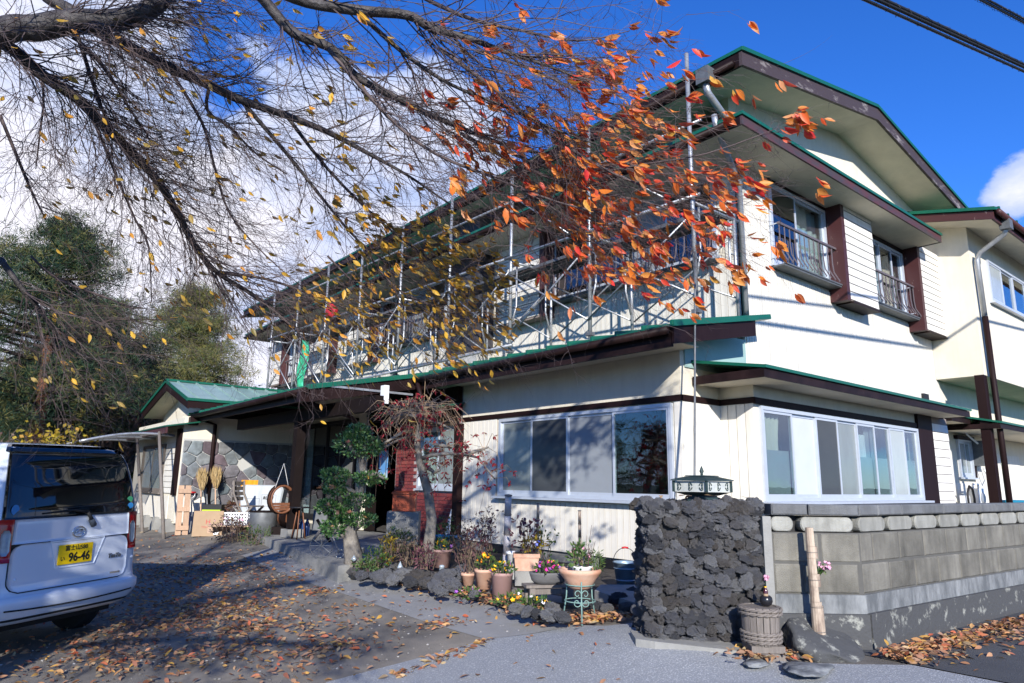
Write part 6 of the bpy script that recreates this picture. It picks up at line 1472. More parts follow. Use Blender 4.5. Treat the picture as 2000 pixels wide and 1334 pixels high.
for a0, a1, z0, z1 in ((-.28,-.02,.10,.32), (.02,.32,.16,.40)):
    for (x0,x1,y0,y1) in ((a0,a1,z0,z0+.006), (a0,a1,z1-.006,z1), (a0,a0+.006,z0,z1), (a1-.006,a1,z0,z1)): MB().lbox(LW, x0, x1, wz+y0, wz+y1, .0005, .003).build('panel_seam', M['steel_dark'], CBN)
text('RUSH', .085, LW, .15, wz+.33, .004, 'ink', 'lettering', CBN, .25, .002, .004)
MB().lbox(LW, .07, .24, wz+.30, wz+.365, .0006, .0018).build('name_plate', M['cabinet'], CBN)
# metal drum
c = P(505+250-500+7, 1028, D=12.6); c = P(513, 1028, D=12.9); c.z = TZ; dr = thing('metal_drum', 'grey metal drum standing on the terrace', 'drum', tuple(c))
MB().lathe([(.24,0), (.25,.01), (.25,.40), (.245,.415), (.235,.41), (.23,.38), (.01,.37)], c, 26).build('drum_body', M['steel_dark'], dr, True); MB().lathe([(.252,.395), (.262,.405), (.252,.418)], c, 26).build('drum_rim', M['wood_dark'], dr, True)
c2 = c+RT*.42; c2.z = TZ; bx = MB(); bx.lbox(Loc(c2, (.8,-.6,0), (-.6,-.8,0)), -.2, .2, 0, .14, -.18, .18); tag(bx.build('dark_crate', M['wood_dark']), 'low dark crate right of the metal drum', 'crate')
q = MB(); q.blob(c2+Vector((0,0,.30)), .15, 2, .5, (1,.8,1.1), 5); tag(q.build('firewood', M['wood_brown'], None, True), 'chopped brown firewood piled in the dark crate', 'firewood')
# wooden hoop hanging on the porch post
hc = P(549, 975, D=12.15); HP = thing('wooden_hoop', 'round wooden tub hung by a cord on the porch post', 'wooden tub', tuple(hc)); hn = (RT*.62-FWD*.78); hn.z = 0; hn.normalize()
b = MB(); n = 30; e1 = Vector((0,0,1)); e2 = hn.cross(e1)
for r, z in ((.185,-.10), (.21,-.10), (.215,.10), (.19,.10)):
    for j in range(n): a_ = 2*math.pi*j/n; b.v.append(tuple(hc+e1*(math.cos(a_)*r*1.15)+e2*(math.sin(a_)*r)+hn*z))
for k in range(4):
    for j in range(n): b.f.append((k*n+j, k*n+(j+1) % n, ((k+1) % 4)*n+(j+1) % n, ((k+1) % 4)*n+j))
b.build('tub_wall', M['wood_brown'], HP, True)
for z in (-.07, .06):
    MB().tube([hc+e1*(math.cos(2*math.pi*j/24)*.2185*1.15)+e2*(math.sin(2*math.pi*j/24)*.2185)+hn*z for j in range(25)], .01, 5).build('hoop', M['wood_dark'], HP, True)
for k in range(3): L_ = Loc(hc, e2, hn); MB().lbox(L_, -.17+.02*k, .17-.02*k, -.10-.045*k, -.06-.045*k, .05, .07).build('tub_slat', M['wood_brown'], HP)
MB().tube([hc+Vector((0,0,.2))+e2*.12, hc+Vector((0,0,.62)), hc+Vector((0,0,.2))-e2*.12], .007, 5).build('cord', M['straw_c'] if 'straw_c' in M else M['white'], HP, True)
# bench with plants and yellow cloth
c = Vector((4.9, 15.4, TZ)); L_ = Loc(c, (.78,-.62,0), (-.62,-.78,0)); TB = thing('low_table', 'low dark table with tubs on it in front of the stone wall', 'table', tuple(c))
MB().lbox(L_, -.55, .6, .24, .28, -.3, .2).build('tabletop', M['wood_dark'], TB)
for a_ in (-.5, .5):
    for cc in (-.25, .15): MB().lbox(L_, a_, a_+.06, 0, .238, cc, cc+.05).build('leg', M['wood_dark'], TB)
b = MB(); b.lbox(L_, -.50, -.10, .283, .46, -.2, .1); tag(b.build('black_box', M['black']), 'black plastic box on the low table by the stone wall', 'box')
b = MB(); b.lbox(L_, -.46, -.08, .283, .36, .12, .2); tag(b.build('lime_tray', mat('lime_plastic', (.42,.58,.02), .5)), 'lime yellow plastic tray in front of the black box', 'tray')
b = MB(); n = 8
for i in range(n):
    for j in range(8):
        def yc(i, j): return L_(.14+i*.045, .98-j*.10, -.26+.03*math.sin(i*1.2)+.02*math.sin(j))
        b.quad(yc(i,j), yc(i+1,j), yc(i+1,j+1), yc(i,j+1))
tag(b.build('yellow_cloth', mat('ochre_cloth', (.62,.27,.01), .85, .15, 8), None, True), 'ochre yellow cloth hanging in front of the stone wall', 'cloth')
T = plant('squash_plant', 'dry orange vine and leaves on the low table', 'plant', L_(.1,.285,.05), (.14,.12), .22, 50, 'russet', .08, .025, 8)
c = Vector((4.75, 14.0, TZ)); L_ = Loc(c, (.8,-.6,0), (-.6,-.8,0)); PA = thing('pallet', 'pale wooden pallet lying on the terrace', 'pallet', tuple(c))
for k in range(5): MB().lbox(L_, -.5, .5, .12, .14, -.4+k*.19, -.26+k*.19).build('plank', M['wood_pale'], PA)
for a_ in (-.47, -.05, .38): MB().lbox(L_, a_, a_+.10, 0, .118, -.4, .48).build('bearer', M['wood_pale'], PA)
b = thing('laundry_basket', 'white perforated plastic basket on the pale pallet', 'basket', tuple(L_(.02,.14,.2)))
bb = MB(); nn = 5
for sx in range(9):
    bb.lbox(L_, -.2+sx*.05, -.175+sx*.05, .142, .37, .40, .41); bb.lbox(L_, -.2+sx*.05, -.175+sx*.05, .142, .37, .10, .11)
for z_ in range(5): bb.lbox(L_, -.21, .235, .145+z_*.052, .168+z_*.052, .411, .416); bb.lbox(L_, -.216, -.205, .145+z_*.052, .168+z_*.052, .1, .41); bb.lbox(L_, .226, .236, .145+z_*.052, .168+z_*.052, .1, .41)
bb.build('basket_wall', M['white'], b); MB().lbox(L_, -.2, .22, .142, .15, .112, .40).build('basket_floor', M['white'], b)
# against the stone wall, left: upright pallet, shovel, brooms, cardboard
c = Vector((4.15, 15.9, gz(4.15)+.01)); L_ = Loc(c, (1,0,0), (0,-1,0), Vector((0,.10,1)).normalized()); PU = thing('upright_pallet', 'narrow pale pallet standing upright by the brown corner post', 'pallet', tuple(c))
for a_ in (-.12, .02): MB().lbox(L_, a_, a_+.11, 0, 1.02, 0, .02).build('plank', M['wood_pale'], PU)
for z_ in (.10, .48, .86): MB().lbox(L_, -.12, .13, z_, z_+.09, .022, .05).build('bearer', M['wood_pale'], PU)
def longtool(name, label, cat, x, y, top, mm, head):
    c = Vector((x, y, gz(x)+.01)); T = thing(name, label, cat, tuple(c)); e = Vector((x+.03, 16.66, top)); MB().tube([c, e], .016, 7).build('shaft', M[mm], T, True)
    if head == 'broom':
        b = MB(); tn = []
        for _ in range(260):
            f = random.random(); p = e.lerp(c, .30*random.random()); d = Vector((random.uniform(-.2,.2), random.uniform(-.12,.08), 1)); p = e.lerp(c, random.uniform(.0,.28)); w_ = .035+.07*(1-abs((p-e).length/(e-c).length-.1)/.2)
            leafquad(b, p+Vector((random.uniform(-w_,w_), random.uniform(-w_,w_)-.04, 0)), d, (0,-1,0), .22, .006); tn.append(random.random())
        b.build('bristles', M['straw'], T, tint=tn)
    if head == 'shovel':
        MB().tube([e+Vector((-.07,-.01,.14)), e+Vector((-.06,0,.06)), e, e+Vector((.06,0,.06)), e+Vector((.07,-.01,.14))], .013, 6).build('grip_fork', M['steel'], T, True)
        MB().tube([e+Vector((-.075,-.01,.14)), e+Vector((.075,-.01,.14))], .02, 7).build('grip', M['red'], T, True)
        b = MB(); q = c+Vector((0,.02,0)); b.hexa([q+Vector((-.10,0,0)), q+Vector((.10,0,0)), q+Vector((.10,.02,0)), q+Vector((-.10,.02,0)), q+Vector((-.12,.10,.42)), q+Vector((.12,.10,.42)), q+Vector((.12,.12,.42)), q+Vector((-.12,.12,.42))]); b.build('blade', M['steel'], T)
longtool('shovel', 'shovel with a red grip leaning on the stone wall', 'shovel', 4.46, 16.25, .95, 'steel', 'shovel')
longtool('broom', 'straw broom standing upside down beside the red shovel', 'broom', 4.62, 16.2, 1.45, 'wood_pale', 'broom'); longtool('broom', 'straw broom standing upside down next to the thin brown pipe', 'broom', 4.92, 16.15, 1.50, 'wood_pale', 'broom')
longtool('rake_handle', 'grey metal-shafted tool between the two brooms', 'rake', 4.78, 16.2, 1.05, 'steel', '')
c = Vector((4.42, 15.05, gz(4.42)+.005)); L_ = Loc(c, (.93,-.36,0), (-.36,-.93,0), Vector((.05,.14,1)).normalized()); CB2 = thing('cardboard_box', 'brown cardboard box front with red printing leaning by the brooms', 'cardboard box', tuple(c))
MB().lbox(L_, -.28, .28, 0, .50, -.10, 0).build('box_body', M['card'], CB2)
text('H', .13, L_, .0, .28, .002, 'red_ink', 'lettering', CB2); text('TOMATO', .055, L_, .0, .18, .002, 'red_ink', 'lettering', CB2); MB().lbox(L_, .12, .22, .03, .09, .0005, .002).build('sticker', M['white'], CB2)
plant('dried_shrub', 'dried brown and pink shrub at the corner of the terrace', 'shrub', Vector((4.35, 13.4, .27)), (.42,.36), .42, 260, 'dry', .05, .012, 40, cols=['pet_pink'], nb=10, size=.022, dome=.3)
plant('dark_bush', 'low dark green bush on the edge of the terrace', 'shrub', Vector((4.55, 12.6, .26)), (.32,.3), .30, 240, 'herb', .04, .01, 22)
# small wire bicycle ornament
bc = P(628, 1062, Z=TZ+.18); BY = thing('bicycle_ornament', 'small wire penny-farthing bicycle ornament on the terrace', 'ornament', tuple(bc)); bu2 = Vector((.80,-.60,0))
def ring(c, r, t_=.006): return MB().tube([c+bu2*(math.cos(2*math.pi*k/24)*r)+Vector((0,0,math.sin(2*math.pi*k/24)*r)) for k in range(25)], t_, 5)
bc.z = TZ+.155; wh = ring(bc, .15, .004).build('wheel', M['steel_dark'], BY, True)
for k in range(10): a_ = math.pi*k/10*2; adopt(link('spoke', MB().tube([bc, bc+bu2*(math.cos(a_)*.15)+Vector((0,0,math.sin(a_)*.15))], .003, 4).mesh('spoke', M['steel_dark'])), wh)
b2 = bc+bu2*.24; b2.z = TZ+.06; ring(b2, .055).build('wheel', M['steel'], BY, True)
MB().tube([b2, bc+bu2*.13+Vector((0,0,.14)), bc+Vector((0,0,.20)), bc], .007, 5).build('frame', M['steel'], BY, True); MB().tube([bc+Vector((0,0,.20)), bc+bu2*-.03+Vector((0,0,.27)), bc+bu2*-.06+Vector((0,-.06,.28))], .006, 5).build('handlebar', M['steel'], BY, True)
# bottles, easel and board beside the doors
for k, (px, D) in enumerate(((590,12.4), (600,12.6))):
    c = P(px, 1022, D=D); c.z = TZ; tag(MB().lathe([(.05,0), (.055,.01), (.055,.20), (.03,.25), (.02,.28), (.02,.30)], c, 12).build('water_bottle', mat('blue_bottle', (.02,.05,.16), .2), None, True), ('dark blue bottle beside the porch post' if k == 0 else 'second dark blue bottle right of the first by the doors'), 'bottle')
c = P(610, 1020, D=13.2); c.z = TZ; b = MB(); b.hexa([c+Vector((-.02,-.05,0)), c+RT*.25+Vector((0,-.05,0)), c+RT*.25+Vector((.03,-.05,0)), c+Vector((0,-.03,0)), c+Vector((.1,.2,.42)), c+RT*.25+Vector((.1,.2,.42)), c+RT*.25+Vector((.12,.2,.42)), c+Vector((.12,.2,.42))]); tag(b.build('grey_board', M['steel_dark']), 'grey board leaning beside the sliding doors', 'board')
c = P(583, 1030, D=11.9); c.z = TZ; TBL = thing('side_table', 'small dark iron table beside the porch post', 'table', tuple(c)); MB().lathe([(.17,.52), (.175,.53), (.17,.54)], c, 20).build('tabletop', M['black'], TBL)
for a_ in (0, 2.1, 4.2): MB().tube([c+Vector((.13*math.cos(a_), .13*math.sin(a_), 0)), c+Vector((.05*math.cos(a_), .05*math.sin(a_), .52))], .012, 5).build('leg', M['wood_brown'], TBL, True)
c = P(628, 1015, D=11.4); c.z = TZ; SW = thing('sawhorse', 'small crossed wooden stand behind the wire bicycle', 'wooden stand', tuple(c))
MB().bar(c-RT*.14, c+RT*.12+Vector((0,0,.36)), .04, .04).build('leg', M['wood_grey'], SW); MB().bar(c+RT*.16+Vector((.02,.03,0)), c-RT*.08+Vector((.02,.03,.36)), .04, .04).build('leg', M['wood_dark'], SW)
# gas meter pipes by the right wall
GM = thing('gas_meter', 'white gas meter with looped pipes under the small window', 'gas meter', (15.8, 4.6, 1.0)); c = P(1895, 968, Y=4.9); L_ = Loc(c, (1,0,0), (0,-1,0))
MB().lbox(L_, .15, .55, -.25, .14, -.1, .1).build('meter_body', M['white'], GM); MB().lathe([(.11,0), (.11,.02), (.09,.03)], L_(.35,-.05,.101), 16, (0,-1,0)).build('dial', M['steel'], GM)
MB().tube([L_(-.30,-.3,.05), L_(-.28,.05,.05), L_(-.15,.18,.05), L_(0,.12,.05), L_(.05,-.05,.05), L_(.04,-.3,.05)], .022, 7).build('pipe', M['black'], GM, True); MB().tube([L_(.2,.14,.0), L_(.2,.22,.0), L_(.5,.22,0), L_(.5,.14,0)], .02, 6).build('pipe', M['white'], GM, True); MB().lbox(L_, -.38, .0, -.3, .0, -.06, .0).build('valve_box', M['white'], GM)
b = MB(); b.lbox(Loc((15.75,4.0,1.0), (1,0,0), (0,-1,0)), 0, 1.0, .10, .22, -.5, 0); tag(b.build('plastic_basin', M['bluetub']), 'bright blue plastic basin showing above the block wall', 'basin')
b = MB(); b.lbox(Loc((15.75,4.0,.3), (1,0,0), (0,-1,0)), .05, .95, 0, .798, -.45, -.05); tag(b.build('storage_tub', M['white']), 'pale storage tub under the bright blue basin', 'tub')

# ------------------------------------------------------------------ the cherry tree over the yard
CB = Vector((-2.3, 3.0, gz(-2.3)))
CHY = thing('cherry_tree', 'big old cherry tree arching over the yard with thin autumn leaves', 'tree', tuple(CB))
R5 = random.Random(21)
LIMBS = [  # pixels with depth and radius; the limbs come in from the trunk on the left and spread towards the house
 [(-420,330,3.6,.13), (-200,150,3.7,.10), (0,62,3.9,.075), (70,55,3.9,.072), (140,42,3.95,.07), (220,40,4.0,.062), (290,20,4.0,.055), (340,-30,4.1,.05), (420,-120,4.2,.04)],
 [(60,-60,4.1,.05), (95,-5,4.1,.04), (150,27,4.1,.037), (190,60,4.15,.036), (260,96,4.2,.036), (330,132,4.3,.034), (400,162,4.4,.031), (470,195,4.5,.028), (560,226,4.6,.024), (640,258,4.7,.02), (720,300,4.8,.015), (800,345,4.9,.010), (880,400,5.0,.006)],
 [(-200,10,3.9,.05), (0,82,4.0,.036), (80,145,4.1,.034), (150,192,4.2,.032), (200,242,4.3,.031), (260,300,4.5,.028), (310,357,4.6,.026), (350,422,4.8,.024), (380,480,4.9,.021), (424,532,5.0,.017), (500,580,5.1,.012), (570,640,5.2,.007)],
 [(500,-20,3.9,.034), (545,35,3.9,.03), (580,68,3.9,.028), (650,96,3.9,.026), (697,150,3.95,.023), (797,202,4.0,.019), (853,230,4.0,.016), (987,283,4.0,.011), (1090,306,4.0,.007), (1200,330,4.0,.004)],
 [(520,-30,3.5,.034), (600,4,3.5,.03), (706,21,3.5,.027), (797,30,3.5,.024), (846,57,3.5,.021), (917,75,3.5,.017), (975,97,3.5,.013), (1060,125,3.5,.009), (1150,160,3.5,.005)],
 [(700,25,3.6,.014), (790,105,3.6,.012), (880,165,3.6,.010), (985,208,3.6,.008), (1090,255,3.6,.006), (1190,290,3.6,.004)],
 [(640,95,3.7,.012), (760,230,3.8,.010), (850,300,3.8,.009), (960,345,3.8,.008), (1090,395,3.7,.006), (1200,420,3.6,.004)],
 [(150,65,4.2,.014), (168,120,4.2,.012), (200,215,4.3,.010), (232,270,4.4,.008), (260,330,4.4,.005)],
 [(130,60,4.3,.012), (175,100,4.3,.011), (215,150,4.4,.010), (255,215,4.5,.008), (285,260,4.6,.006), (300,290,4.6,.004)],
 [(0,225,4.4,.011), (35,310,4.5,.010), (60,370,4.6,.008), (90,430,4.7,.005)],
 [(82,150,4.3,.008), (85,200,4.3,.007), (78,260,4.3,.006), (70,330,4.4,.003)],
 [(0,505,4.6,.02), (40,560,4.6,.018), (75,602,4.7,.016), (102,640,4.8,.012), (150,690,4.9,.008), (240,715,5.0,.004)],
 [(60,500,4.7,.008), (112,545,4.8,.008), (210,582,4.9,.007), (262,604,5.0,.004)],
 [(330,135,4.4,.012), (395,240,4.6,.010), (420,330,4.7,.008), (450,420,4.8,.007), (520,500,4.9,.005), (590,560,5.0,.003)],
 [(410,165,4.5,.012), (405,215,4.5,.010), (450,250,4.6,.009), (500,300,4.7,.007), (560,340,4.8,.005)],
 [(190,250,4.4,.010), (230,350,4.6,.009), (265,430,4.7,.007), (290,480,4.8,.006), (296,590,4.9,.003)],
 [(470,195,4.5,.016), (560,300,4.7,.013), (640,400,4.8,.010), (700,470,4.9,.008), (780,530,5.0,.005), (860,580,5.0,.003)],
 [(560,226,4.7,.014), (640,330,4.8,.011), (740,430,4.9,.009), (830,500,4.9,.006), (900,545,4.9,.003)],
 [(700,470,4.9,.008), (770,560,4.95,.007), (850,600,4.95,.005), (930,625,4.9,.002)],
 [(640,500,5.0,.008), (720,580,5.0,.006), (800,630,5.0,.004), (860,650,5.0,.002)],
 [(424,532,5.0,.012), (520,545,5.1,.010), (620,580,5.2,.007), (720,620,5.2,.004)],
 [(860,95,3.2,.010), (960,170,3.1,.009), (1060,250,3.0,.008), (1160,320,2.95,.006), (1290,375,2.9,.004), (1400,395,2.9,.002)],
 [(900,260,3.3,.009), (1030,330,3.2,.008), (1150,370,3.1,.006), (1280,400,3.0,.004), (1380,440,3.0,.002)],
 [(1000,300,3.3,.008), (1120,340,3.2,.006), (1260,320,3.1,.004), (1380,300,3.0,.003), (1520,250,3.0,.0015)],
 [(930,100,3.3,.008), (1050,140,3.2,.006), (1150,190,3.1,.004), (1240,210,3.1,.002)],
 [(760,-40,3.6,.012), (900,30,3.4,.010), (1020,60,3.3,.007), (1130,80,3.2,.004), (1230,60,3.2,.002)],
 [(950,420,3.4,.007), (1060,450,3.3,.005), (1180,480,3.2,.003), (1260,520,3.2,.0015)],
]
DR = (RT*.75+FWD*.35-Vector((0,0,.42))).normalized()
seg = []      # carriers for twigs: (list of points, radii)
trunk = MB(); trunk.tube([CB-Vector((0,0,.1)), CB+Vector((.02,.02,.5)), CB+Vector((.1,.1,1.3)), CB+Vector((.05,.25,2.2)), CB+Vector((.15,.35,2.9))], [.34,.27,.24,.22,.17], 14); trunk.build('trunk', M['bark'], CHY, True)
fork = CB+Vector((.12,.33,2.75))
def smoothpath(W, k=3):
    out = []
    for i in range(len(W)-1):
        p0, p1, p2, p3 = W[max(i-1,0)], W[i], W[i+1], W[min(i+2,len(W)-1)]
        for j in range(k):
            t = j/k; out.append(tuple(.5*((2*b)+(-a+c)*t+(2*a-5*b+4*c-d)*t*t+(-a+3*b-3*c+d)*t**3) for a, b, c, d in zip(p0, p1, p2, p3)))
    out.append(tuple(W[-1])); return out
for li, lim in enumerate(LIMBS):
    W = []
    for x, y, D, r in lim:
        if li >= len(LIMBS)-6: D, r = D*1.25, r*1.25
        p = P(x, y, D=D); W.append((p.x, p.y, p.z, r))
    if li in (0, 2): W = [(fork.x, fork.y, fork.z, .15)]+W
    W = smoothpath(W, 4 if lim[0][3] > .02 else 3)
    MB().tube([w[:3] for w in W], [w[3] for w in W], 10 if lim[0][3] > .03 else 6).build('limb', M['bark'] if lim[0][3] > .012 else M['twig'], CHY, True)
    seg.append(([Vector(w[:3]) for w in W], [w[3] for w in W]))
# limbs of the crown above and behind the frame; their shade falls on the yard and the front wall
for W, r in (([(-2.2,3.3,2.7), (-2.1,2.7,4.2), (-1.0,1.9,5.1), (.3,1.5,5.4), (1.6,1.2,5.4), (2.6,1.0,5.2), (3.2,.9,5.0)], .09), ([(.3,1.5,5.4), (1.5,2.1,5.4), (2.6,1.8,5.2)], .04), 
             ([(-2.2,3.2,2.6), (-3,1.5,3.6), (-3.6,.2,4.2)], .07), ([(-2.2,3.3,2.6), (-2.0,4.6,3.8), (-1.7,5.6,4.5)], .07), ([(-2.2,3.3,2.6), (-2.9,5,3.6), (-3.0,6.4,4.1)], .06), ([(-2.2,3.3,2.5), (-1.8,2.3,3.3), (-1.4,1.4,3.8)], .06), ([(-2.1,3.0,2.2), (-2.2,1.8,2.7), (-2.0,.6,3.0), (-1.7,-.6,3.2)], .05)):
    W = smoothpath([(*w, r*(1-.13*i)) for i, w in enumerate(W)], 4); MB().tube([w[:3] for w in W], [w[3] for w in W], 8).build('limb', M['bark'], CHY, True); seg.append(([Vector(w[:3]) for w in W], [w[3] for w in W]))
tw = MB(); carriers = []
def inview(p):
    v = p-CAM; d = v.dot(FWD)
    return d > .3 and abs(v.dot(RT)/d) < .80 and abs(v.dot(UP)/d) < .55
def twig(p, d, ln, r, lev):
    n = 5; pts = [p]; q = p.copy(); dd = d.normalized()
    for k in range(n):
        dd = (dd+Vector((R5.gauss(0,.21), R5.gauss(0,.21), R5.gauss(-.03,.18)))).normalized(); q = q+dd*(ln/n); pts.append(q.copy())
    tw.tube(pts, [r*(1-.78*k/n) for k in range(n+1)], 4 if r > .004 else 3, False)
    carriers.append((pts, r, lev))
    if lev < 2:
        for _ in range(R5.randint(4, 7) if lev == 0 else R5.randint(2, 5)):
            k = R5.uniform(.15, .98)*(n-.001); i = int(k); b = pts[i].lerp(pts[i+1], k-i)
            nd = (dd*1.0+rdir(R5)*.85+DR*.25).normalized(); twig(b, nd, ln*R5.uniform(.3,.55), max(.0009, r*.52), lev+1)
for si, (pts, rad_) in enumerate(seg):
    L_ = sum((pts[i+1]-pts[i]).length for i in range(len(pts)-1)); nt = int(L_*(14 if 21 <= si < len(LIMBS) else 22 if si in (18, 19) else 30 if si < len(LIMBS) else 14 if si < len(LIMBS)+2 else 28))
    for _ in range(nt):
        k = R5.uniform(.12, .999)*(len(pts)-1.001); i = int(k); b = pts[i].lerp(pts[i+1], k-i); r = rad_[i]
        if not inview(b) and si < len(LIMBS) and R5.random() < .15: continue
        d = (pts[i+1]-pts[i]).normalized()
        nd = (d*.8+rdir(R5)*.95+DR*.40).normalized(); twig(b, nd, R5.uniform(.35,.95)*(1 if r > .006 or si >= len(LIMBS) else .2+.8*r/.006), min(.0042, max(.0014, r*.33)), 0)
tw.build('twigs', M['twig'], CHY, kind='stuff')
# leaves: (centre, radius, chance per twig point, kind)
def cherry_leaf(k):
    b = MB(); rr = random.Random(k); cur = rr.uniform(-.35,.15); fold = rr.uniform(.15,.5); tws = rr.uniform(-.3,.3); n = 4; prof_ = (0,.165,.195,.125,0)
    for i in range(n+1):
        t = i/n; w = prof_[i]; z = cur*(t*t); a = tws*t
        for s in (-1, 0, 1): b.v.append((t, s*w*math.cos(a), z+abs(s)*w*fold+s*w*math.sin(a)))
    for i in range(n):
        for s in (0, 1): b.f.append((i*3+s, i*3+s+1, (i+1)*3+s+1, (i+1)*3+s))
    return b
LVB = [cherry_leaf(k) for k in range(10)]
LMR = [b.mesh('leaf', M['leaf_red'], True) for b in LVB]; LMY = [b.mesh('leaf', M['leaf_yellow'], True) for b in LVB]
LITM = [b.mesh('fallen_leaf', M['litter_one'], True) for b in LVB]
def leafmat(p, d, ln, rr, hang=.35, roll=None):
    x = (d+Vector((0,0,-hang))).normalized(); y = x.cross(rdir(rr, .8)).normalized(); z = x.cross(y)
    return Matrix(((x.x*ln, y.x*ln, z.x*ln, p.x), (x.y*ln, y.y*ln, z.y*ln, p.y), (x.z*ln, y.z*ln, z.z*ln, p.z), (0,0,0,1)))
ZN = [(Vector((2.4,1.9,5.2)), 1.0, .9, 'y'), (Vector((2.9,1.2,5.1)), .8, .9, 'y'), (Vector((1.0,1.6,5.3)), 1.0, .4, 'y'), (Vector((-2.0,4.6,3.9)), 1.6, .3, 'y'), (Vector((-2.8,1.4,3.5)), 1.6, .3, 'y'), (P(1330,330,D=3.75), 0.94, .95, 'r'), (P(1150,330,D=3.94), 0.94, .75, 'r'), (P(1430,400,D=3.69), 0.62, .95, 'r'), (P(1060,180,D=4.12), 0.81, .62, 'r'), (P(1180,160,D=4.00), 0.56, .5, 'r'), (P(1240,470,D=3.88), 0.62, .6, 'r'), (P(1000,80,D=4.25), 0.62, .45, 'r'), (P(950,330,D=4.62), 0.75, .32, 'r'),
      (P(780,590,D=5.1), .75, .95, 'y'), (P(880,590,D=5.0), .55, .95, 'y'), (P(930,610,D=4.9), .35, .95, 'y'), (P(640,590,D=5.2), .75, .5, 'y'), (P(520,570,D=5.1), .7, .3, 'y'), (P(900,380,D=4.6), .6, .22, 'y')]
cand = []
for pts, r, lev in carriers:
    for i in range(1, len(pts)):
        p = pts[i]; pr, kd = .03 if inview(p) else .10, 'y'
        for c, R_, q, k_ in ZN:
            d = (p-c).length/R_
            if d < 1.25: 
                w = q*(1 if d < .75 else (1.25-d)/.5)
                if w > pr: pr, kd = w, k_
        for _ in range(2 if pr > .5 else 1):
            if R5.random() < pr*(1.0 if lev > 0 else .6): cand.append((p+rdir(R5)*.012, (pts[i]-pts[i-1]).normalized(), kd))
def pxsize(p): return 1/max(.3, (p-CAM).dot(FWD)) if inview(p) else 0
TARGET = {'r': 680, 'y': 1050, 's': 480}
R5.shuffle(cand); keep = []; cnt = {'r': 0, 'y': 0, 's': 0}
for p, d, kd in cand:
    g = kd
    if kd == 'y' and min((p-c).length/R_ for c, R_, q, k_ in ZN if k_ == 'y') > 1.1: g = 's'
    if inview(p) and cnt[g] >= TARGET[g]: continue
    if not inview(p) and R5.random() < .55: continue
    if inview(p): cnt[g] += 1
    keep.append((p, d, kd))
print('candidates', len(cand), cnt); cand = keep
cand.sort(key=lambda c: -pxsize(c[0]))
MR, MY = MB(), MB(); tR, tY = [], []; nleaf = 0
WIND = (RT*.8-Vector((0,0,.35))+FWD*.1).normalized()
for idx, (p, d, kd) in enumerate(cand):
    for rep_ in range(R5.choice((2,3,3,4)) if inview(p) and kd == 'r' or (p-ZN[11][0]).length < 1.6 else 1):
        if rep_: p = p+rdir(R5)*.018
        ln = R5.uniform(.050,.090) if kd == 'r' else R5.uniform(.045,.078)
        m_ = leafmat(p, (d*.5+WIND*.8+rdir(R5)*.55).normalized(), ln, R5, .25)
        k = R5.randrange(10)
        if nleaf < 300:
            o = link('leaf', (LMR if kd == 'r' else LMY)[k], CHY); o.matrix_parent_inverse = Matrix(); o.matrix_basis = Matrix.Translation(-CB) @ m_
        else:
            B_, T_ = (MR, tR) if kd == 'r' else (MY, tY); i0 = len(B_.v); tv = R5.random()
            B_.v += [tuple(m_ @ Vector(v)) for v in LVB[k].v]; B_.f += [tuple(i0+j for j in f) for f in LVB[k].f]; T_ += [tv]*8
        nleaf += 1
MR.build('red_leaves', M['leaves_red'], CHY, True, tint=tR, kind='stuff'); MY.build('yellow_leaves', M['leaves_yellow'], CHY, True, tint=tY, kind='stuff')
print('cherry leaves', len(cand), 'twigs', len(carriers))

# ------------------------------------------------------------------ fallen leaves
R6 = random.Random(5)
def litter(name, label, zones, hfun, lnr=(.042,.078)):
    b = MB(); tn = []
    for fn, n in zones:
        for _ in range(n):
            x, y = fn(); z = hfun(x, y)+R6.uniform(.004,.016); a = R6.uniform(0, 6.28); ln = R6.uniform(*lnr); k = R6.randrange(10)
            m_ = Matrix.Translation((x, y, z)) @ Matrix.Rotation(a, 4, 'Z') @ Matrix.Rotation(R6.gauss(0,.55), 4, 'X') @ Matrix.Rotation(R6.gauss(0,.25), 4, 'Y') @ Matrix.Scale(ln, 4)
            i0 = len(b.v); b.v += [tuple(m_ @ Vector(v)) for v in LVB[k].v]; b.f += [tuple(i0+j for j in f) for f in LVB[k].f]; tn += [R6.random()]*8
    o = b.build(name, M['litter'], None, True, tint=tn); return tag(o, label, 'fallen leaves', kind='stuff')
def patch(px, py, sx, sy):
    c = P(px, py)
    return lambda: (c.x+R6.gauss(0,sx), c.y+R6.gauss(0,sy))
def line(a, b_, w, bias=0):
    p, q = P(*a), P(*b_)
    def f():
        t = R6.random(); s = R6.gauss(0, w); d = (q-p).normalized(); return p.x+(q.x-p.x)*t-d.y*s, p.y+(q.y-p.y)*t+d.x*s
    return f
yard = lambda x, y: gnd(x, y)+.010
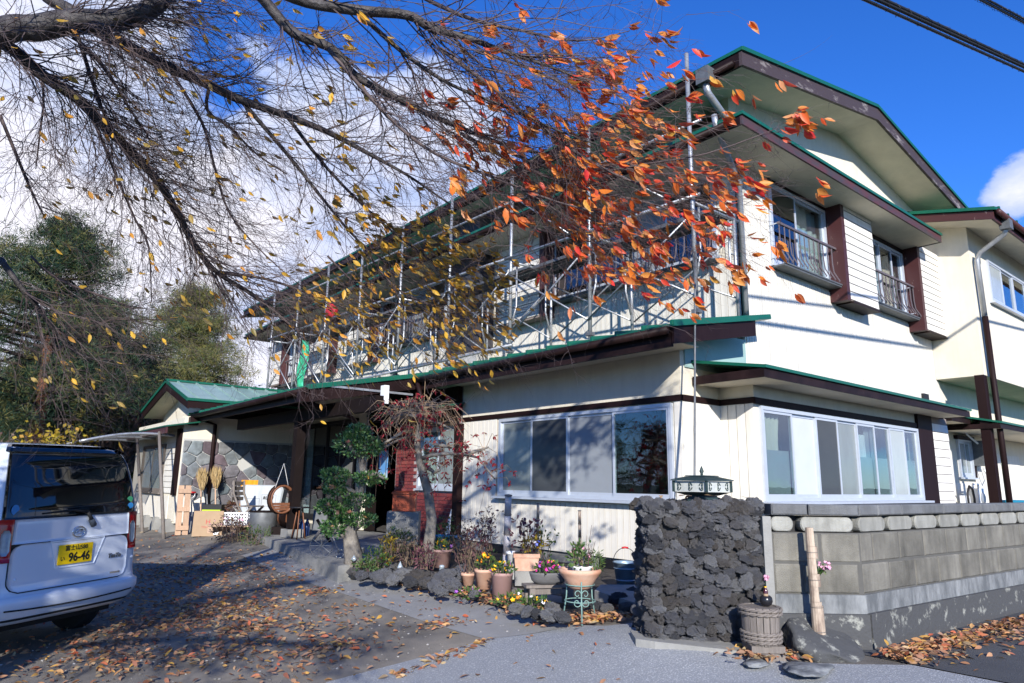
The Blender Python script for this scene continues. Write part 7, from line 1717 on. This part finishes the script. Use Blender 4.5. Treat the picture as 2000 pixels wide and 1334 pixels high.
litter('fallen_leaves', 'brown and orange fallen leaves scattered over the asphalt yard', [
    (patch(420,1200,.35,.4), 640), (patch(300,1190,.5,.7), 560), (patch(360,1120,.5,.9), 350), (patch(200,1250,.4,.4), 220), (patch(180,1290,.35,.4), 260), (patch(560,1230,.45,.5), 260), (patch(330,1120,.7,.9), 420), (patch(480,1140,.5,.8), 120), (patch(700,1180,.8,.9), 130), (patch(590,1290,.35,.3), 190), (patch(430,1110,.3,.4), 160), (patch(640,1265,.12,.1), 70), (patch(480,1230,.14,.12), 90), (patch(860,1220,.12,.12), 60), (patch(300,1300,.4,.4), 150),
    (line((760,1328),(960,1250),.04), 90), (patch(1000,1300,.6,.6), 22), (patch(230,1080,1.2,2.5), 500), (line((500,1160),(620,1110),.10), 60), (patch(430,1275,.25,.2), 120), (patch(620,1158,.10,.15), 60)], yard)
bedh = lambda x, y: (.328 if x > 5 else gnd(x, y)+.028 if x > 4.1 else gnd(x, y)+.012)
gr_ = MB(); tg_ = []
for _ in range(1500):
    x, y = R6.uniform(-.4, 4.3), R6.uniform(3.6, 12); r_ = R6.uniform(.004, .011); gr_.blob((x, y, gnd(x, y)+r_*.4), r_, 0, 0, (1.2, 1, .7)); tg_ += [R6.random()]*20
o = gr_.build('gravel', rampmat('loose_gravel', [(.10,.095,.09), (.22,.21,.195), (.38,.37,.35)], 'tint', .9), None, tint=tg_); tag(o, 'loose grit scattered on the asphalt yard', 'gravel', kind='stuff')
litter('bed_leaves', 'yellow and orange fallen leaves gathered along the flower bed edge', [
    (line((640,1095),(760,1135),.10), 240), (line((750,1130),(900,1165),.12), 320), (line((900,1160),(1050,1205),.12), 260), (line((1050,1215),(1230,1225),.10), 240), (patch(1150,1215,.12,.12), 120), (patch(1205,1205,.15,.12), 120), (line((540,1080),(660,1105),.10), 60)], bedh)
def roadside():
    t = R6.random()**1.25; x = 4.98+t*7; c = 2.20-.058*(x-5.1); return x, c-abs(R6.gauss(0, .13+.03*min(1,t*4)))
def pile(x, y): return .306+max(0, .05*(1-(2.2-y)/.32))*R6.random()
litter('roadside_leaves', 'drift of orange brown fallen leaves along the foot of the block wall', [(roadside, 2000), (lambda: (R6.uniform(5,9), R6.uniform(.8,1.9)), 30)], pile)
litter('corner_leaves', 'orange fallen leaves caught between the wooden tub and the rock slab', [(patch(1470,1296,.09,.07), 70), (patch(1545,1290,.10,.07), 80), (patch(1500,1300,.10,.05), 40), (line((1270,1248),(1340,1275),.03), 14)], lambda x, y: .315)
# single bigger leaves one can pick out
for i in range(46):
    f = R6.choice([patch(250,1290,.5,.4), patch(560,1250,.6,.5), patch(800,1230,.6,.6), patch(1000,1290,.5,.4), patch(430,1220,.5,.5)]); x, y = f(); o = link('fallen_leaf', R6.choice(LITM))
    o.matrix_world = Matrix.Translation((x, y, gnd(x, y)+.022)) @ Matrix.Rotation(R6.uniform(0,6.28), 4, 'Z') @ Matrix.Rotation(R6.gauss(0,.3), 4, 'X') @ Matrix.Scale(R6.uniform(.07,.09), 4)
    tag(o, 'single larger fallen leaf lying on the open asphalt', 'leaf', 'larger fallen leaves on the asphalt')
for i, (a, b_) in enumerate(((.30,-.05), (.42,-.07), (.62,-.06), (.15,-.10), (.85,-.08))):
    o = link('pillar_leaf', LITM[i]); p = LP_(PW*a, 1.325, b_); o.matrix_world = Matrix.Translation(p) @ Matrix.Rotation(i*1.3, 4, 'Z') @ Matrix.Scale(.085, 4); tag(o, 'orange leaf lying on top of the lava pillar', 'leaf', 'leaves on the lava pillar')

# ------------------------------------------------------------------ overhead cable bundles
def cablebundle(label, a, b_, rr_, seed, n=5):
    T = thing('overhead_cable', label, 'cable', tuple(a)); r = random.Random(seed); d = (b_-a); A_, B_ = a-d*1.2, b_+d*3.0
    for k in range(n):
        o = Vector((0, r.uniform(-1,1)*rr_, r.uniform(-1,1)*rr_)); MB().tube([A_.lerp(B_, i/14)+o for i in range(15)], rr_*r.uniform(.45,.7), 6).build('cable_strand', M['cable'], T, True)
    hb = MB(); n2 = 500; e1 = d.orthogonal().normalized(); e2 = d.normalized().cross(e1)
    hb.tube([A_.lerp(B_, i/n2)+(e1*math.cos(i*1.1)+e2*math.sin(i*1.1))*rr_*(1.55+.5*r.random()) for i in range(n2+1)], .0022, 3, False); hb.build('binding_wire', M['cable'], T)
cablebundle('thick black cable bundle crossing the upper right sky', P(1700,-4,D=5.6), P(2000,133,D=7.2), .026, 1)
cablebundle('thinner black cable bundle in the top right corner', P(1912,-4,D=6.6), P(2000,42,D=7.2), .018, 2, 4)

# ------------------------------------------------------------------ background trees and bushes
M['twig_dark'] = mat('dark_conifer_branch', (.045,.032,.026), .9)
def needles(bd, cl, per, lf, up, seed):
    """sprays of thin needle blades round each clump centre"""
    r = np.random.default_rng(seed); n = len(cl)*per; c = np.repeat(cl[:,:3], per, 0); d = r.normal(size=(n,3)); d /= np.linalg.norm(d, axis=1)[:,None]; d[:,2] += up; d /= np.linalg.norm(d, axis=1)[:,None]
    s = np.cross(d, r.normal(size=(n,3))); s /= np.linalg.norm(s, axis=1)[:,None]; ln = lf*r.uniform(.35,.75,(n,1)); w = lf*.022
    c = c+d*lf*r.uniform(0,.35,(n,1)); q = np.stack([c, c+d*ln*.45+s*w, c+d*ln, c+d*ln*.45-s*w], 1).reshape(-1,3); i0 = len(bd.v)
    bd.v += list(map(tuple, q)); bd.f += [(i0+4*k, i0+4*k+1, i0+4*k+2, i0+4*k+3) for k in range(n)]
    return np.clip(np.repeat(cl[:,3], per)+r.uniform(-.25,.25,n), 0, 1).tolist()
def conifer(name, label, base, h, r, seed, m='pine', bark='pine_bark', first=.25, layers=22, layered=False, trunk_r=.22, droop=.1, dens=1.0, group=None, lf=.26, lean=0):
    rr = random.Random(seed); T = thing(name, label, 'tree', tuple(base), group); top = base+Vector((lean,0,h))
    MB().tube([base-Vector((0,0,.2)), base.lerp(top,.4)+Vector((.1,0,0)), top], [trunk_r, trunk_r*.65, .03], 8).build('trunk', M[bark], T, True)
    lb = MB(); lv = MB(); cl = []
    for k in range(layers):
        f = first+(1-first)*(k/(layers-1)); z = base.lerp(top, f); R_ = r*((1-f)/(1-first)*.92+.08) if layered else r*math.sin(math.pi*min(1, .28+.72*(f-first)/(1-first)))**.8*rr.uniform(.7,1.1)
        for j in range(rr.randint(4,6)):
            a = rr.uniform(0,6.283); e = z+Vector((math.cos(a)*R_, math.sin(a)*R_, R_*rr.uniform(-droop, droop*.8+.12))); 
            lb.tube([z, z.lerp(e,.5)+Vector((0,0,.06*R_)), e], [.05*trunk_r/.22, .03*trunk_r/.22, .008], 4, False)
            nq = int((11 if layered else 14)*dens)
            for q in range(nq):
                t = rr.uniform(.25, 1.05); c = z.lerp(e, t)+Vector((rr.gauss(0,.10*r), rr.gauss(0,.10*r), rr.gauss(0,.035*r if layered else .07*r))); cl.append((c.x, c.y, c.z, rr.random()))
    tn = needles(lv, np.array(cl), 26, lf, .15 if layered else .35, seed)
    lb.build('branches', M['twig_dark'], T); lv.build('crown', M[m], T, tint=tn); return T
def G0(px, D, z=.1): q = P(px, 930, D=D); return Vector((q.x, q.y, z))
conifer('pine_tree', 'large dark pine tree rising behind the van at the left edge', G0(50,19), 8.4, 3.4, 1, first=.34, trunk_r=.26, layers=28, dens=2.1, lf=.34)
conifer('pine_tree', 'pine tree with a red-brown trunk above the yellow bush', G0(160,24), 7.2, 3.0, 2, first=.30, layers=24, dens=2.0, lf=.36)
conifer('larch_tree', 'yellow-green conifer with flat tiers between the pine and the house', G0(345,36), 11.2, 5.8, 3, 'larch', 'grey_bark', .12, 34, True, .25, .16, 2.4, lf=.5)
conifer('dark_spruce', 'dark spruce standing low behind the pines at the left edge', G0(15,28), 6.0, 2.4, 4, first=.08, layers=20, layered=True, dens=1.5, lf=.36)
def bush(name, label, base, rx_, h, n, m, seed, ln=.14, w=.035, bare=40, bm='bare_bark', dense=True):
    rr = random.Random(seed); T = thing(name, label, 'bush', tuple(base)); st = MB(); tips = []
    for k in range(bare):
        a = rr.uniform(0,6.283); e = base+Vector((math.cos(a)*rx_*rr.uniform(.2,1), math.sin(a)*rx_*rr.uniform(.2,1), h*rr.uniform(.55,1.05))); mid_ = base.lerp(e,.5)+Vector((0,0,.12*h)); st.tube([base, mid_, e], [.03,.018,.005], 4, False)
        for q in range(5): c = mid_.lerp(e, rr.random()); st.tube([c, c+(rdir(rr,.7)*h*.16)], [.008,.003], 3, False)
        tips += [e, mid_.lerp(e,.6)]
    st.build('stems', M[bm], T); lv = MB(); tn = []
    for k in range(n):
        c = rr.choice(tips)+Vector((rr.gauss(0,rx_*.14), rr.gauss(0,rx_*.14), rr.gauss(0,h*.07))); leafquad(lv, c, rdir(rr), rdir(rr), ln*rr.uniform(.6,1.2), w); tn.append(rr.random())
    lv.build('leaves', M[m], T, tint=tn); return T
bush('yellow_bush', 'bright yellow autumn bush behind the white van', G0(112,15.5), .75, 2.15, 1500, 'yellow_leaf', 1, .13, .04)
bush('russet_tree', 'bare reddish shrub trees left of the low side building', G0(255,30), 2.8, 5.0, 2600, 'russet', 2, .15, .04, 90)
bush('russet_tree', 'russet tree behind the gable of the low side building', G0(395,46), 5.0, 6.8, 4600, 'russet', 3, .22, .05, 120)
bush('hedge_bush', 'low green and yellow bush seen under the curved awning', G0(285,26), 1.6, 1.7, 1600, 'herb', 4, .14, .04)
bush('bare_bush', 'pale bare twigs at the left edge behind the van', G0(20,17), 1.5, 2.3, 300, 'dry', 5, .12, .03, 70)
bush('bare_bush', 'tangle of grey bare branches below the pine crown', G0(200,23), 2.4, 4.2, 1700, 'russet', 6, .14, .035, 110)
bush('green_bush', 'mixed green bush by the left end of the low side building', G0(225,34), 2.4, 3.6, 1800, 'pine', 8, .18, .05)
for i in range(7): bush('far_tree', 'far brown and green tree line behind the yard', G0(-60+i*62,62+5*(i%3)), 6.0, 8.5+(i*37%5)*.7, 1700, ['russet','pine','larch'][i%3], 20+i, .55, .19, 50)['group'] = 'far tree line'
pl_ = MB(); a, b_ = G0(256,33), P(265,762,D=33); pl_.tube([a, b_], [.10,.08], 8); tag(pl_.build('utility_pole', M['steel'], None, True), 'slim pale pole leaning among the shrubs left of the side building', 'pole')
# trees on the far side of the yard and road: the windows mirror them
for i, (x, y, h_) in enumerate(((-9,16,10), (-12,10,11), (-10,23,10))): conifer('yard_conifer', ['dark conifer on the left side of the yard outside the view', 'tall dark conifer beyond the cherry trunk outside the view', 'dark conifer beyond the van outside the view'][i], Vector((x, y, -.06)), h_, 3.0, 40+i, first=.08, layers=20, layered=True, dens=1.0, lf=.5)
